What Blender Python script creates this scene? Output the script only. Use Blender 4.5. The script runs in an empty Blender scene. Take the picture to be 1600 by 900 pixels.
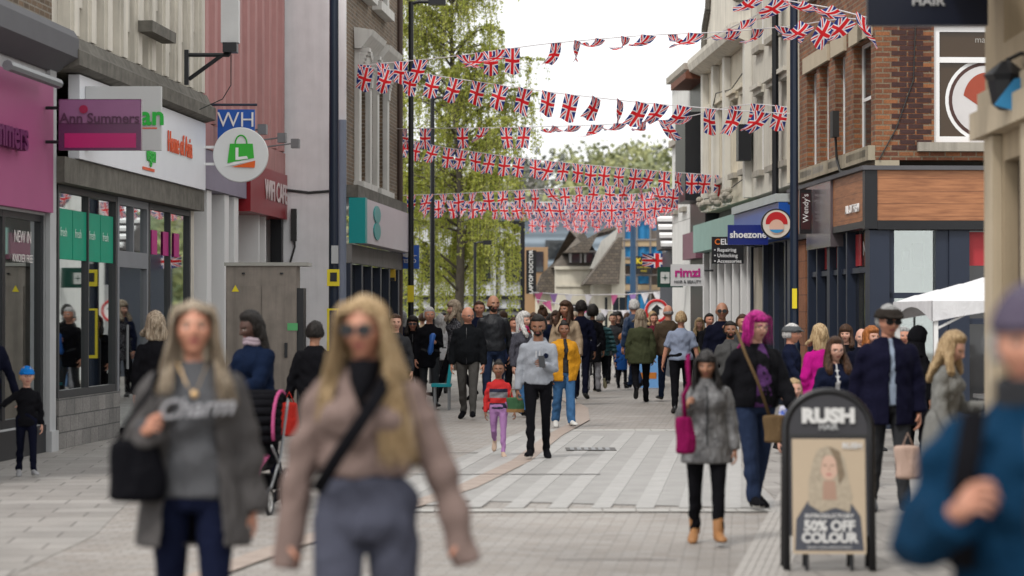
import bpy, bmesh, math, random
import numpy as np
from mathutils import Vector, Matrix, Euler
R = math.radians
PI = math.pi
random.seed(7); RN = np.random.RandomState(11)
scene = bpy.context.scene
COL = scene.collection
# ------------------------------------------------------------------ camera, sky, sun, exposure
F = 85.0 / 36.0 * 1600.0           # focal length in photo pixels
HY = 490.0                         # horizon row of the photo
CH = 1.65                          # eye height
cam = bpy.data.cameras.new('camera'); cam.lens = 85; cam.sensor_width = 36
cam.clip_start = 0.3; cam.clip_end = 3000
cam.dof.use_dof = True; cam.dof.focus_distance = 36.0; cam.dof.aperture_fstop = 1.85
camo = bpy.data.objects.new('camera', cam); COL.objects.link(camo)
camo.location = (0, 0, CH); camo.rotation_euler = (R(90) + math.atan((HY - 450) / F), 0, 0)
scene.camera = camo
world = bpy.data.worlds.new('World'); scene.world = world; world.use_nodes = True
SUN_EL, SUN_AZ = R(52), R(215)     # high, from behind the right shoulder
def build_world():
    nt = world.node_tree; N = nt.nodes; L = nt.links; N.clear()
    out = N.new('ShaderNodeOutputWorld'); bg = N.new('ShaderNodeBackground')
    sky = N.new('ShaderNodeTexSky'); sky.sky_type = 'NISHITA'; sky.sun_disc = False
    sky.sun_elevation = SUN_EL; sky.sun_rotation = SUN_AZ; sky.air_density = 1.0; sky.dust_density = 4.0
    tc = N.new('ShaderNodeTexCoord'); mp = N.new('ShaderNodeMapping'); mp.inputs['Scale'].default_value = (1.2, 1.2, 3.2)
    nz = N.new('ShaderNodeTexNoise'); nz.inputs['Scale'].default_value = 2.2; nz.inputs['Detail'].default_value = 5
    cr = N.new('ShaderNodeValToRGB')
    cr.color_ramp.elements[0].position = 0.35; cr.color_ramp.elements[0].color = (8.8, 8.9, 8.9, 1)
    cr.color_ramp.elements[1].position = 0.62; cr.color_ramp.elements[1].color = (13.0, 12.9, 12.6, 1)
    mx = N.new('ShaderNodeMix'); mx.data_type = 'RGBA'; mx.inputs[0].default_value = 0.93
    L.new(tc.outputs['Generated'], mp.inputs['Vector']); L.new(mp.outputs[0], nz.inputs['Vector'])
    L.new(nz.outputs['Fac'], cr.inputs['Fac']); L.new(sky.outputs[0], mx.inputs[6]); L.new(cr.outputs[0], mx.inputs[7])
    L.new(mx.outputs[2], bg.inputs['Color']); bg.inputs['Strength'].default_value = 0.095
    L.new(bg.outputs[0], out.inputs['Surface'])
build_world()
sl = bpy.data.lights.new('sun', 'SUN'); sl.energy = 1.5; sl.angle = R(10); sl.color = (1.0, 0.96, 0.9)
so = bpy.data.objects.new('sun', sl); COL.objects.link(so)
so.rotation_euler = (PI / 2 - SUN_EL, 0, R(180) - SUN_AZ); so.location = (0, 0, 60)
scene.view_settings.view_transform = 'Standard'; scene.view_settings.look = 'None'
scene.view_settings.exposure = 0.50; scene.view_settings.gamma = 1.0
scene.view_settings.use_curve_mapping = False
scene.render.engine = 'CYCLES'
scene.cycles.use_denoising = True
scene.cycles.max_bounces = 6; scene.cycles.diffuse_bounces = 3; scene.cycles.glossy_bounces = 3
scene.cycles.transparent_max_bounces = 12; scene.cycles.transmission_bounces = 3
scene.cycles.caustics_reflective = False; scene.cycles.caustics_refractive = False

def at(px, py, Y):                 # a photo pixel at distance Y -> world point
    return Vector(((px - 800) / F * Y, Y, CH + (HY - py) / F * Y))
def K(Y): return F / Y             # photo pixels per metre at distance Y

# ------------------------------------------------------------------ materials
MATS = {}
def _mix(nt, fac, a, b, blend='MIX'):
    m = nt.nodes.new('ShaderNodeMix'); m.data_type = 'RGBA'; m.blend_type = blend
    for k, v in ((0, fac), (6, a), (7, b)):
        if hasattr(v, 'is_linked') or isinstance(v, bpy.types.NodeSocket): nt.links.new(v, m.inputs[k])
        elif k == 0: m.inputs[0].default_value = v
        else: m.inputs[k].default_value = (*v[:3], 1)
    return m.outputs[2]
def _math(nt, op, a, b=None, c=None):
    m = nt.nodes.new('ShaderNodeMath'); m.operation = op
    for i, v in enumerate((a, b, c)):
        if v is None: continue
        if isinstance(v, bpy.types.NodeSocket): nt.links.new(v, m.inputs[i])
        else: m.inputs[i].default_value = v
    return m.outputs[0]
def newmat(name):
    m = bpy.data.materials.new(name); m.use_nodes = True
    return m, m.node_tree, m.node_tree.nodes['Principled BSDF']
def coord(nt, kind='Object', scale=(1, 1, 1), rot=(0, 0, 0)):
    tc = nt.nodes.new('ShaderNodeTexCoord'); mp = nt.nodes.new('ShaderNodeMapping')
    mp.inputs['Scale'].default_value = scale; mp.inputs['Rotation'].default_value = rot
    nt.links.new(tc.outputs[kind], mp.inputs['Vector']); return mp.outputs[0]
def noise(nt, vec, scale, detail=4, rough=0.55, dist=0.0):
    n = nt.nodes.new('ShaderNodeTexNoise'); n.inputs['Scale'].default_value = scale
    n.inputs['Detail'].default_value = detail; n.inputs['Roughness'].default_value = rough
    n.inputs['Distortion'].default_value = dist
    nt.links.new(vec, n.inputs['Vector']); return n.outputs['Fac']
def ramp(nt, fac, stops):
    r = nt.nodes.new('ShaderNodeValToRGB'); e = r.color_ramp.elements
    while len(e) < len(stops): e.new(0.5)
    for i, (p, c) in enumerate(stops):
        e[i].position = p; e[i].color = (*c[:3], 1) if hasattr(c, '__len__') else (c, c, c, 1)
    nt.links.new(fac, r.inputs['Fac']); return r.outputs[0]
def bump(nt, b, h, strength=0.3, dist=0.02):
    n = nt.nodes.new('ShaderNodeBump'); n.inputs['Strength'].default_value = strength
    n.inputs['Distance'].default_value = dist
    nt.links.new(h, n.inputs['Height']); nt.links.new(n.outputs[0], b.inputs['Normal'])
def c3(c, f): return tuple(max(0, min(1, x * f)) for x in c[:3])
def plain(name, col, rough=0.6, metal=0.0, var=0.12, scale=3.0, bumps=0.15, dirt=0.0, spec=0.4, fine=60):
    """painted / stone / metal surface: base colour with blotches, fine grain and optional grime streaks"""
    if name in MATS: return MATS[name]
    m, nt, b = newmat(name)
    v = coord(nt, 'Object'); n1 = noise(nt, v, scale, 5); n2 = noise(nt, v, fine, 2)
    c = _mix(nt, n1, c3(col, 1 - var * 1.4), c3(col, 1 + var))
    c = _mix(nt, _math(nt, 'MULTIPLY', n2, 0.16), c, c3(col, 0.6))
    if dirt > 0:
        vs = coord(nt, 'Object', (5, 5, 0.35)); d = noise(nt, vs, 1.3, 6, 0.65)
        d = ramp(nt, d, [(0.46, 0.0), (0.72, 1.0)])
        c = _mix(nt, _math(nt, 'MULTIPLY', d, dirt), c, c3(col, 0.32))
    nt.links.new(c, b.inputs['Base Color'])
    b.inputs['Roughness'].default_value = rough; b.inputs['Metallic'].default_value = metal
    b.inputs['Specular IOR Level'].default_value = spec
    if bumps: bump(nt, b, n2, bumps, 0.01)
    MATS[name] = m; return m
def fabric(name, col, rough=0.9, col2=None, side=None, weave=260, fold=0.5, bands=None, quilt=0, sheen=0.0, metal=0.0, blot=None):
    """cloth: weave grain, soft fold bump; bands = [(z, colour)] upwards in metres; quilt = horizontal quilting per metre"""
    if name in MATS: return MATS[name]
    m, nt, b = newmat(name)
    v = coord(nt, 'Object'); n1 = noise(nt, v, 7, 3); n2 = noise(nt, v, weave, 1)
    vf = coord(nt, 'Object', (1, 1, 0.45)); nf = noise(nt, vf, 11, 3, 0.5, 1.2)
    base = _mix(nt, n1, c3(col, 0.82), c3(col, 1.15))
    if bands:
        sep = nt.nodes.new('ShaderNodeSeparateXYZ'); nt.links.new(v, sep.inputs[0])
        for z, cc in bands:
            base = _mix(nt, _math(nt, 'GREATER_THAN', sep.outputs['Z'], z), base, cc)
    if side:
        sx_ = nt.nodes.new('ShaderNodeSeparateXYZ'); nt.links.new(v, sx_.inputs[0])
        base = _mix(nt, _math(nt, 'GREATER_THAN', _math(nt, 'ABSOLUTE', sx_.outputs['X']), side[0]), base, side[1])
    if col2: base = _mix(nt, ramp(nt, noise(nt, v, blot or 30, 2), [(0.5, 0.0), (0.56, 1.0)]), base, col2)
    base = _mix(nt, _math(nt, 'MULTIPLY', n2, 0.35), base, c3(col, 0.45))
    nt.links.new(base, b.inputs['Base Color'])
    b.inputs['Roughness'].default_value = rough; b.inputs['Specular IOR Level'].default_value = 0.05 if rough > .6 else 0.3
    b.inputs['Metallic'].default_value = metal
    b.inputs['Sheen Weight'].default_value = sheen; b.inputs['Sheen Roughness'].default_value = 0.6
    h = _math(nt, 'ADD', _math(nt, 'MULTIPLY', nf, 1.0), _math(nt, 'MULTIPLY', n2, 0.06))
    if quilt:
        sep2 = nt.nodes.new('ShaderNodeSeparateXYZ'); nt.links.new(v, sep2.inputs[0])
        q = _math(nt, 'ABSOLUTE', _math(nt, 'SINE', _math(nt, 'MULTIPLY', sep2.outputs['Z'], quilt * PI)))
        h = _math(nt, 'ADD', _math(nt, 'MULTIPLY', h, 0.35), q)
    bump(nt, b, h, fold, 0.045)
    MATS[name] = m; return m
def skinm(name, col):
    if name in MATS: return MATS[name]
    m, nt, b = newmat(name)
    v = coord(nt, 'Object'); n1 = noise(nt, v, 18, 3)
    nt.links.new(_mix(nt, n1, c3(col, 0.82), (min(1, col[0] * 1.18), col[1] * 1.02, col[2] * 0.98)), b.inputs['Base Color'])
    b.inputs['Roughness'].default_value = 0.5; b.inputs['Subsurface Weight'].default_value = 0.0
    b.inputs['Specular IOR Level'].default_value = 0.35
    MATS[name] = m; return m
def hairm(name, col, col2=None, streak=95):
    if name in MATS: return MATS[name]
    m, nt, b = newmat(name)
    v = coord(nt, 'Object', (1, 1, 0.06)); n = noise(nt, v, streak, 3, 0.6, 0.3)
    c2 = col2 or c3(col, 1.8)
    nt.links.new(ramp(nt, n, [(0.36, c3(col, 0.45)), (0.5, col), (0.66, c2)]), b.inputs['Base Color'])
    b.inputs['Roughness'].default_value = 0.55; b.inputs['Specular IOR Level'].default_value = 0.2
    bump(nt, b, n, 0.6, 0.012)
    MATS[name] = m; return m
def brickm(name, c1, c2, mortar, bw=0.225, bh=0.075, ms=0.012, var=0.5):
    if name in MATS: return MATS[name]
    m, nt, b = newmat(name)
    uv = coord(nt, 'UV'); t = nt.nodes.new('ShaderNodeTexBrick'); nt.links.new(uv, t.inputs['Vector'])
    t.inputs['Scale'].default_value = 1.0; t.inputs['Brick Width'].default_value = bw
    t.inputs['Row Height'].default_value = bh; t.inputs['Mortar Size'].default_value = ms
    t.inputs['Mortar Smooth'].default_value = 0.2; t.inputs['Bias'].default_value = 0.0
    t.inputs['Color1'].default_value = (*c1, 1); t.inputs['Color2'].default_value = (*c2, 1)
    t.inputs['Mortar'].default_value = (*mortar, 1)
    o = coord(nt, 'Object'); n = noise(nt, o, 1.3, 6, 0.65); nf = noise(nt, o, 45, 3)
    c = _mix(nt, 1.0, t.outputs['Color'], ramp(nt, n, [(0.3, 1 - var * 0.6), (0.75, 1.25)]), 'MULTIPLY')
    c = _mix(nt, 1.0, c, ramp(nt, nf, [(0.3, 0.75), (0.7, 1.2)]), 'MULTIPLY')
    nt.links.new(c, b.inputs['Base Color']); b.inputs['Roughness'].default_value = 0.88
    h = _math(nt, 'SUBTRACT', _math(nt, 'MULTIPLY', nf, 0.4), t.outputs['Fac'])
    bump(nt, b, h, 0.6, 0.01)
    MATS[name] = m; return m
def glassm(name, tint=(0.02, 0.025, 0.03), alpha=0.0, rough=0.03, spec=0.6):
    """window glass: mirror-like coat over a dim interior, or (alpha>0) partly see-through"""
    if name in MATS: return MATS[name]
    m, nt, b = newmat(name)
    b.inputs['Base Color'].default_value = (*tint, 1); b.inputs['Roughness'].default_value = rough
    b.inputs['Specular IOR Level'].default_value = spec; b.inputs['IOR'].default_value = 1.55
    v = coord(nt, 'Object'); n = noise(nt, v, 1.1, 2)
    bump(nt, b, n, 0.05, 0.05)
    if alpha > 0:
        gl = nt.nodes.new('ShaderNodeBsdfGlossy'); gl.inputs['Roughness'].default_value = 0.02
        gl.inputs['Color'].default_value = (0.85, 0.9, 0.9, 1)
        tr = nt.nodes.new('ShaderNodeBsdfTransparent'); tr.inputs['Color'].default_value = (0.86, 0.9, 0.88, 1)
        fr = nt.nodes.new('ShaderNodeFresnel'); fr.inputs['IOR'].default_value = 1.9
        mx = nt.nodes.new('ShaderNodeMixShader')
        nt.links.new(_math(nt, 'ADD', fr.outputs[0], 1 - alpha - 0.1), mx.inputs[0])
        nt.links.new(tr.outputs[0], mx.inputs[1]); nt.links.new(gl.outputs[0], mx.inputs[2])
        nt.links.new(mx.outputs[0], nt.nodes['Material Output'].inputs['Surface'])
    MATS[name] = m; return m

# ------------------------------------------------------------------ mesh builder
class MB:
    """collects boxes, bars, tubes, lofts, prisms; build() links them as ONE mesh object. UVs are in metres."""
    def __init__(s): s.v = []; s.f = []; s.m = []; s.st = []
    def add(s, vs, fs, mi=0):
        o = len(s.v); s.st.append((o, len(s.f))); s.v.extend([tuple(v) for v in vs])
        for f in fs: s.f.append(tuple(o + i for i in f)); s.m.append(mi)
        return s
    def box(s, x0, x1, y0, y1, z0, z1, mi=0):
        x0, x1 = min(x0, x1), max(x0, x1); y0, y1 = min(y0, y1), max(y0, y1); z0, z1 = min(z0, z1), max(z0, z1)
        v = [(x0, y0, z0), (x1, y0, z0), (x1, y1, z0), (x0, y1, z0), (x0, y0, z1), (x1, y0, z1), (x1, y1, z1), (x0, y1, z1)]
        return s.add(v, [(0, 3, 2, 1), (4, 5, 6, 7), (0, 1, 5, 4), (1, 2, 6, 5), (2, 3, 7, 6), (3, 0, 4, 7)], mi)
    def prism(s, poly, axis, a, b, mi=0):
        """poly in the two other axes extruded along axis from a to b. poly must be simple (tessellated as ngon)"""
        def P(p, t): return {'x': (t, p[0], p[1]), 'y': (p[0], t, p[1]), 'z': (p[0], p[1], t)}[axis]
        n = len(poly); v = [P(p, a) for p in poly] + [P(p, b) for p in poly]
        fs = [tuple(range(n))[::-1], tuple(range(n, 2 * n))] + [(i, (i + 1) % n, n + (i + 1) % n, n + i) for i in range(n)]
        return s.add(v, fs, mi)
    def tube(s, pts, r, n=8, mi=0, cap=True):
        pts = [Vector(p) for p in pts]; rs = r if hasattr(r, '__len__') else [r] * len(pts)
        v = []; ref = None
        for i, p in enumerate(pts):
            t = (pts[min(i + 1, len(pts) - 1)] - pts[max(i - 1, 0)]).normalized()
            if ref is None: ref = Vector((0, 0, 1)) if abs(t.z) < 0.9 else Vector((1, 0, 0))
            u = (ref - t * ref.dot(t)).normalized(); w = t.cross(u); ref = u
            for k in range(n):
                a = 2 * PI * k / n; v.append(p + (u * math.cos(a) + w * math.sin(a)) * rs[i])
        fs = [(i * n + k, i * n + (k + 1) % n, (i + 1) * n + (k + 1) % n, (i + 1) * n + k) for i in range(len(pts) - 1) for k in range(n)]
        if cap: fs += [tuple(range(n))[::-1], tuple(range((len(pts) - 1) * n, len(pts) * n))]
        return s.add(v, fs, mi)
    def lathe(s, prof, c=(0, 0, 0), n=20, mi=0):
        v = []
        for r, z in prof:
            for k in range(n):
                a = 2 * PI * k / n; v.append((c[0] + r * math.cos(a), c[1] + r * math.sin(a), c[2] + z))
        m = len(prof)
        fs = [(i * n + k, i * n + (k + 1) % n, (i + 1) * n + (k + 1) % n, (i + 1) * n + k) for i in range(m - 1) for k in range(n)]
        fs += [tuple(range(n))[::-1], tuple(range((m - 1) * n, m * n))]
        return s.add(v, fs, mi)
    def ell(s, c, r, nu=14, nv=9, mi=0):
        v = [(c[0], c[1], c[2] - r[2])]
        for j in range(1, nv):
            t = -PI / 2 + PI * j / nv
            for k in range(nu):
                a = 2 * PI * k / nu; v.append((c[0] + r[0] * math.cos(t) * math.cos(a), c[1] + r[1] * math.cos(t) * math.sin(a), c[2] + r[2] * math.sin(t)))
        v.append((c[0], c[1], c[2] + r[2])); L = len(v) - 1
        fs = [(0, 1 + (k + 1) % nu, 1 + k) for k in range(nu)]
        for j in range(nv - 2):
            for k in range(nu):
                a = 1 + j * nu; fs.append((a + k, a + (k + 1) % nu, a + nu + (k + 1) % nu, a + nu + k))
        a = 1 + (nv - 2) * nu; fs += [(a + k, a + (k + 1) % nu, L) for k in range(nu)]
        return s.add(v, fs, mi)
    def loft(s, rings, n=14, mi=0, cap=True):
        """rings: (centre, u axis, v axis) with axes already scaled to the half-widths"""
        v = []
        for c, u, w in rings:
            c, u, w = Vector(c), Vector(u), Vector(w)
            for k in range(n):
                a = 2 * PI * k / n; v.append(c + u * math.cos(a) + w * math.sin(a))
        m = len(rings)
        fs = [(i * n + k, i * n + (k + 1) % n, (i + 1) * n + (k + 1) % n, (i + 1) * n + k) for i in range(m - 1) for k in range(n)]
        if cap: fs += [tuple(range(n))[::-1], tuple(range((m - 1) * n, m * n))]
        return s.add(v, fs, mi)
    def each(s, name, mats, parent=None, **k):
        """one object per added piece"""
        st = s.st + [(len(s.v), len(s.f))]; out = []
        for (v0, f0), (v1, f1) in zip(st[:-1], st[1:]):
            q = MB(); q.v = s.v[v0:v1]; q.f = [tuple(i - v0 for i in f) for f in s.f[f0:f1]]; q.m = s.m[f0:f1]; out.append(q.build(name, mats, parent, **k))
        return out
    def build(s, name, mats, parent=None, smooth=False, loc=None, rot=None):
        me = bpy.data.meshes.new(name); me.from_pydata(s.v, [], s.f)
        mats = mats if isinstance(mats, (list, tuple)) else [mats]
        for m in mats: me.materials.append(m)
        if len(mats) > 1: me.polygons.foreach_set('material_index', s.m)
        if s.v:
            uvl = me.uv_layers.new(name='UVMap'); co = np.array(s.v)
            me.update()
            nor = np.zeros(len(me.polygons) * 3); me.polygons.foreach_get('normal', nor); nor = np.abs(nor.reshape(-1, 3))
            li = np.zeros(len(me.loops), int); me.loops.foreach_get('vertex_index', li)
            cnt = np.zeros(len(me.polygons), int); me.polygons.foreach_get('loop_total', cnt)
            ax = np.repeat(np.argmax(nor, 1), cnt); c = co[li]
            uv = np.where((ax == 1)[:, None], c[:, [0, 2]], np.where((ax == 0)[:, None], c[:, [1, 2]], c[:, [0, 1]]))
            uvl.data.foreach_set('uv', uv.ravel())
        if smooth: me.polygons.foreach_set('use_smooth', [True] * len(me.polygons))
        me.update()
        o = bpy.data.objects.new(name, me); COL.objects.link(o)
        if parent: o.parent = parent
        if loc is not None: o.location = loc
        if rot is not None: o.rotation_euler = rot
        return o
def thing(name, label, cat, loc=(0, 0, 0), rz=0.0, group=None, rot=None):
    o = bpy.data.objects.new(name, None); COL.objects.link(o); o.empty_display_size = 0.2
    o.location = loc; o.rotation_euler = rot or (0, 0, rz); o['label'] = label; o['category'] = cat
    if group: o['group'] = group
    return o
def tag(o, label=None, cat=None, group=None, kind=None):
    if label: o['label'] = label
    if cat: o['category'] = cat
    if group: o['group'] = group
    if kind: o['kind'] = kind
    return o
def text(s, size, parent, loc, mat, name='lettering', rot=(R(90), 0, 0), align='CENTER', ext=0.006, bold=0.0, sx=1.0, shear=0, space=1.0):
    """raised letters; local x to the right, standing up, facing -y"""
    c = bpy.data.curves.new(name, 'FONT'); c.body = s; c.size = size; c.align_x = align; c.align_y = 'CENTER'
    c.extrude = ext; c.offset = bold; c.resolution_u = 3; c.shear = shear; c.space_character = space
    c.materials.append(mat); o = bpy.data.objects.new(name, c); COL.objects.link(o)
    o.parent = parent; o.location = loc; o.rotation_euler = rot; o.scale = (sx, 1, 1)
    return o
def walls(mb, x0, x1, y0, y1, z0, z1, ops, mi=0):
    """wall slab (thickness y0..y1) with rectangular openings [(xa,xb,za,zb)], cut into butted boxes"""
    xs = sorted({x0, x1} | {min(max(v, x0), x1) for o in ops for v in o[:2]})
    for a, b in zip(xs[:-1], xs[1:]):
        if b - a < 1e-5: continue
        m = (a + b) / 2; gaps = sorted((max(o[2], z0), min(o[3], z1)) for o in ops if o[0] <= m <= o[1])
        z = z0
        for g0, g1 in gaps:
            if g0 > z + 1e-4: mb.box(a, b, y0, y1, z, g0, mi)
            z = max(z, g1)
        if z1 > z + 1e-4: mb.box(a, b, y0, y1, z, z1, mi)
    return mb
# ------------------------------------------------------------------ shared materials
M = dict(
 dark=plain('black_paint', (0.012, 0.013, 0.016), 0.4, bumps=0.05),
 navy=plain('navy_paint', (0.018, 0.026, 0.048), 0.45, bumps=0.05),
 postnavy=plain('post_navy', (0.008, 0.016, 0.035), 0.35, bumps=0.05),
 white=plain('white_render', (0.80, 0.795, 0.81), 0.75, dirt=0.12),
 whitep=plain('white_paint', (0.8, 0.8, 0.8), 0.5, bumps=0.03, var=0.04),
 grey=plain('grey_metal', (0.22, 0.23, 0.24), 0.45, 0.3),
 lgrey=plain('light_grey_paint', (0.45, 0.46, 0.47), 0.55, dirt=0.25),
 stone=plain('cream_stone', (0.68, 0.64, 0.56), 0.85, dirt=0.5, var=0.15, bumps=0.3),
 cream=plain('cream_render', (0.66, 0.60, 0.48), 0.8, dirt=0.3, var=0.1),
 ledge=plain('weathered_ledge', (0.16, 0.15, 0.13), 0.95, var=0.5, scale=6, bumps=0.6, dirt=0.5),
 sill=plain('stone_sill', (0.38, 0.35, 0.30), 0.9, dirt=0.5, bumps=0.4),
 lead=plain('lead_roof', (0.10, 0.10, 0.11), 0.7, bumps=0.3),
 glass=glassm('upper_window_glass'), shop=glassm('shop_window_glass', alpha=0.42),
 shop2=glassm('shop_window_glass_clear', alpha=0.7),
 inside=plain('dim_interior', (0.2, 0.19, 0.17), 0.9),
 insidel=plain('pale_interior', (0.34, 0.34, 0.32), 0.9),
 brick=brickm('red_brick', (0.30, 0.115, 0.045), (0.13, 0.045, 0.025), (0.20, 0.15, 0.10)),
 brickd=brickm('brown_brick', (0.20, 0.13, 0.08), (0.10, 0.07, 0.045), (0.24, 0.21, 0.17)),
 slate=plain('slate', (0.11, 0.10, 0.10), 0.8, var=0.4, scale=8, bumps=0.5),
 red=plain('red_sign', (0.5, 0.015, 0.02), 0.4, bumps=0.02, var=0.04),
 teal=plain('teal_sign', (0.0, 0.30, 0.30), 0.4, bumps=0.02, var=0.04),
 blue=plain('blue_sign', (0.01, 0.09, 0.42), 0.35, bumps=0.02, var=0.04),
 yellow=plain('yellow_sticker', (0.75, 0.6, 0.02), 0.5, bumps=0.02, var=0.04),
 cable=plain('cable', (0.03, 0.03, 0.03), 0.6, bumps=0.0),
)
# ------------------------------------------------------------------ ground
def ground():
    m, nt, b = newmat('street_paving')
    v = coord(nt, 'Object', rot=(0, 0, R(5.5))); t = nt.nodes.new('ShaderNodeTexBrick'); nt.links.new(v, t.inputs['Vector'])
    t.inputs['Scale'].default_value = 1; t.inputs['Brick Width'].default_value = 0.21; t.inputs['Row Height'].default_value = 0.105
    t.inputs['Mortar Size'].default_value = 0.006; t.inputs['Mortar Smooth'].default_value = 0.4
    t.inputs['Color1'].default_value = (0.295, 0.278, 0.262, 1); t.inputs['Color2'].default_value = (0.235, 0.208, 0.185, 1)
    t.inputs['Mortar'].default_value = (0.12, 0.11, 0.10, 1)
    n = noise(nt, v, 0.35, 7, 0.6); nf = noise(nt, v, 38, 3); n2 = noise(nt, v, 4.5, 5, 0.7)
    c = _mix(nt, 1.0, t.outputs['Color'], ramp(nt, n, [(0.3, 0.78), (0.7, 1.2)]), 'MULTIPLY')
    c = _mix(nt, 1.0, c, ramp(nt, nf, [(0.3, 0.85), (0.7, 1.12)]), 'MULTIPLY')
    sp = ramp(nt, n2, [(0.58, 0.0), (0.74, 1.0)]); c = _mix(nt, _math(nt, 'MULTIPLY', sp, 0.5), c, (0.10, 0.09, 0.08))
    vo = nt.nodes.new('ShaderNodeTexVoronoi'); vo.inputs['Scale'].default_value = 2.6; nt.links.new(v, vo.inputs['Vector'])
    c = _mix(nt, _math(nt, 'MULTIPLY', _math(nt, 'LESS_THAN', vo.outputs['Distance'], 0.055), 0.55), c, (0.07, 0.065, 0.06))
    nt.links.new(c, b.inputs['Base Color']); b.inputs['Roughness'].default_value = 0.62
    bump(nt, b, _math(nt, 'SUBTRACT', _math(nt, 'MULTIPLY', nf, 0.3), t.outputs['Fac']), 0.35, 0.01)
    g = MB().box(-900, 900, -30, 1600, -0.5, 0.0).build('ground', m); tag(g, kind='structure')
    # flagged pavement either side
    ms, nt, b = newmat('pavement_slabs')
    v = coord(nt, 'Object', rot=(0, 0, R(-4.0))); t = nt.nodes.new('ShaderNodeTexBrick'); nt.links.new(v, t.inputs['Vector'])
    t.inputs['Scale'].default_value = 1; t.inputs['Brick Width'].default_value = 0.6; t.inputs['Row Height'].default_value = 0.45
    t.inputs['Mortar Size'].default_value = 0.009; t.inputs['Mortar Smooth'].default_value = 0.3
    t.inputs['Color1'].default_value = (0.30, 0.285, 0.268, 1); t.inputs['Color2'].default_value = (0.23, 0.215, 0.20, 1)
    t.inputs['Mortar'].default_value = (0.10, 0.09, 0.085, 1)
    n = noise(nt, v, 0.8, 7, 0.65); nf = noise(nt, v, 60, 3)
    c = _mix(nt, 1.0, t.outputs['Color'], ramp(nt, n, [(0.3, 0.72), (0.7, 1.15)]), 'MULTIPLY')
    c = _mix(nt, 1.0, c, ramp(nt, nf, [(0.3, 0.88), (0.7, 1.1)]), 'MULTIPLY')
    nt.links.new(c, b.inputs['Base Color']); b.inputs['Roughness'].default_value = 0.6
    bump(nt, b, _math(nt, 'SUBTRACT', _math(nt, 'MULTIPLY', nf, 0.3), t.outputs['Fac']), 0.35, 0.01)
    def sheet(name, poly, mt, z):
        o = MB().prism(poly, 'z', z - 0.003, z).build(name, mt); tag(o, kind='structure'); return o
    sheet('pavement', [(-14, 2), (-3.4, 2), (-3.1, 18), (-3.75, 26), (-1.6, 44), (-0.6, 70), (-14, 70)], ms, 0.004)
    sheet('pavement', [(1.15, 13.0), (2.3, 20.2), (2.75, 34), (3.4, 48), (12, 48), (12, 2), (0.6, 2)], ms, 0.004)
    # band of long pale and grey setts across the street
    gs = plain('grey_setts', (0.305, 0.298, 0.288), 0.6, var=0.22, scale=2.0, bumps=0.3, dirt=0.15, fine=35)
    ws = plain('pale_setts', (0.365, 0.358, 0.348), 0.6, var=0.14, scale=2.5, bumps=0.3, dirt=0.2, fine=35)
    pk = plain('pinkish_granite_setts', (0.34, 0.275, 0.235), 0.6, var=0.14, scale=3, bumps=0.3, dirt=0.15)
    SL = 0.0953
    def X(px, py): Y = CH * F / (py - HY); return (px - 800) / F * Y, Y
    y0, y1 = 20.4, 33.6
    sheet('road', [(-1.35, y0 + 1.2), (2.28, y0), (2.72, y1), (-0.1 + 0.35, y1 + 1.0)], gs, 0.008)
    mb = MB(); k = 0
    x = -1.9
    while x < 1.95:
        w = 0.16
        a0 = max(y0 + 0.02, y0 + 0.7 * max(0, -x - 0.3))
        a1 = y1 - (0.9 if k % 2 else 0.0) - random.random() * 0.5
        # break each stripe into setts
        yy = a0
        while yy < a1:
            L_ = 0.58 + random.random() * 0.1
            ye = min(yy + L_, a1)
            xa = x + SL * (yy - y0); xb = x + SL * (ye - y0)
            edge = -1.35 + (yy - y0 - 1.2) * (1.6 / 13.0)
            if xa > edge: mb.prism([(xa, yy), (xa + w, yy), (xb + w, ye - 0.008), (xb, ye - 0.008)], 'z', 0.009, 0.012)
            yy = ye
        x += 0.367; k += 1
    tag(mb.build('paving', ws), kind='structure')
    pts = [(-2.5, 12.5), (-1.75, 16.8), (-0.55, 22.8), (0.0, 27.0), (0.45, 32.5), (0.98, 37.3), (1.1, 42), (0.9, 47)]
    mb = MB()
    for (xa, ya), (xb, yb) in zip(pts[:-1], pts[1:]):
        n = max(1, int((yb - ya) / 0.45))
        for i in range(n):
            t0, t1 = i / n, (i + 1) / n - 0.02 / n * 1.5
            p0 = (xa + (xb - xa) * t0, ya + (yb - ya) * t0); p1 = (xa + (xb - xa) * t1, ya + (yb - ya) * t1)
            mb.prism([p0, (p0[0] + 0.22, p0[1]), (p1[0] + 0.22, p1[1]), p1], 'z', 0.013, 0.016)
    tag(mb.build('paving', pk), kind='structure')
    # cross bands of slabs and drainage lines
    lg = plain('pale_cross_setts', (0.38, 0.37, 0.35), 0.6, var=0.15, scale=3, bumps=0.3)
    mb = MB()
    for i in range(14):
        xa = -1.2 + i * 0.28; mb.box(xa, xa + 0.27, 20.05, 20.35, 0.009, 0.012)
    for i in range(12):
        xa = 0.2 + i * 0.22; mb.box(xa, xa + 0.21, 33.9, 34.4, 0.005, 0.009)
    tag(mb.build('paving', lg), kind='structure')
    dg = plain('drain_iron', (0.07, 0.065, 0.06), 0.5, 0.6)
    mb = MB()
    mb.box(-1.2, 0.9, 24.6, 24.66, 0.0165, 0.0175); mb.box(0.3, 1.1, 16.2, 16.24, 0.0005, 0.0015)
    mb.box(-2.6, -0.4, 28.4, 28.46, 0.0165, 0.0175)
    tag(mb.build('drain_channels', dg, ), 'dark iron drain channels let into the paving stones', 'drain', kind='structure')
    d = thing('inspection_cover', 'square iron inspection cover in the striped paving band', 'manhole cover', (0.95, 29.2, 0.013))
    MB().box(-0.3, 0.3, -0.3, 0.3, 0.0, 0.006).build('rim', dg, d)
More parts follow.
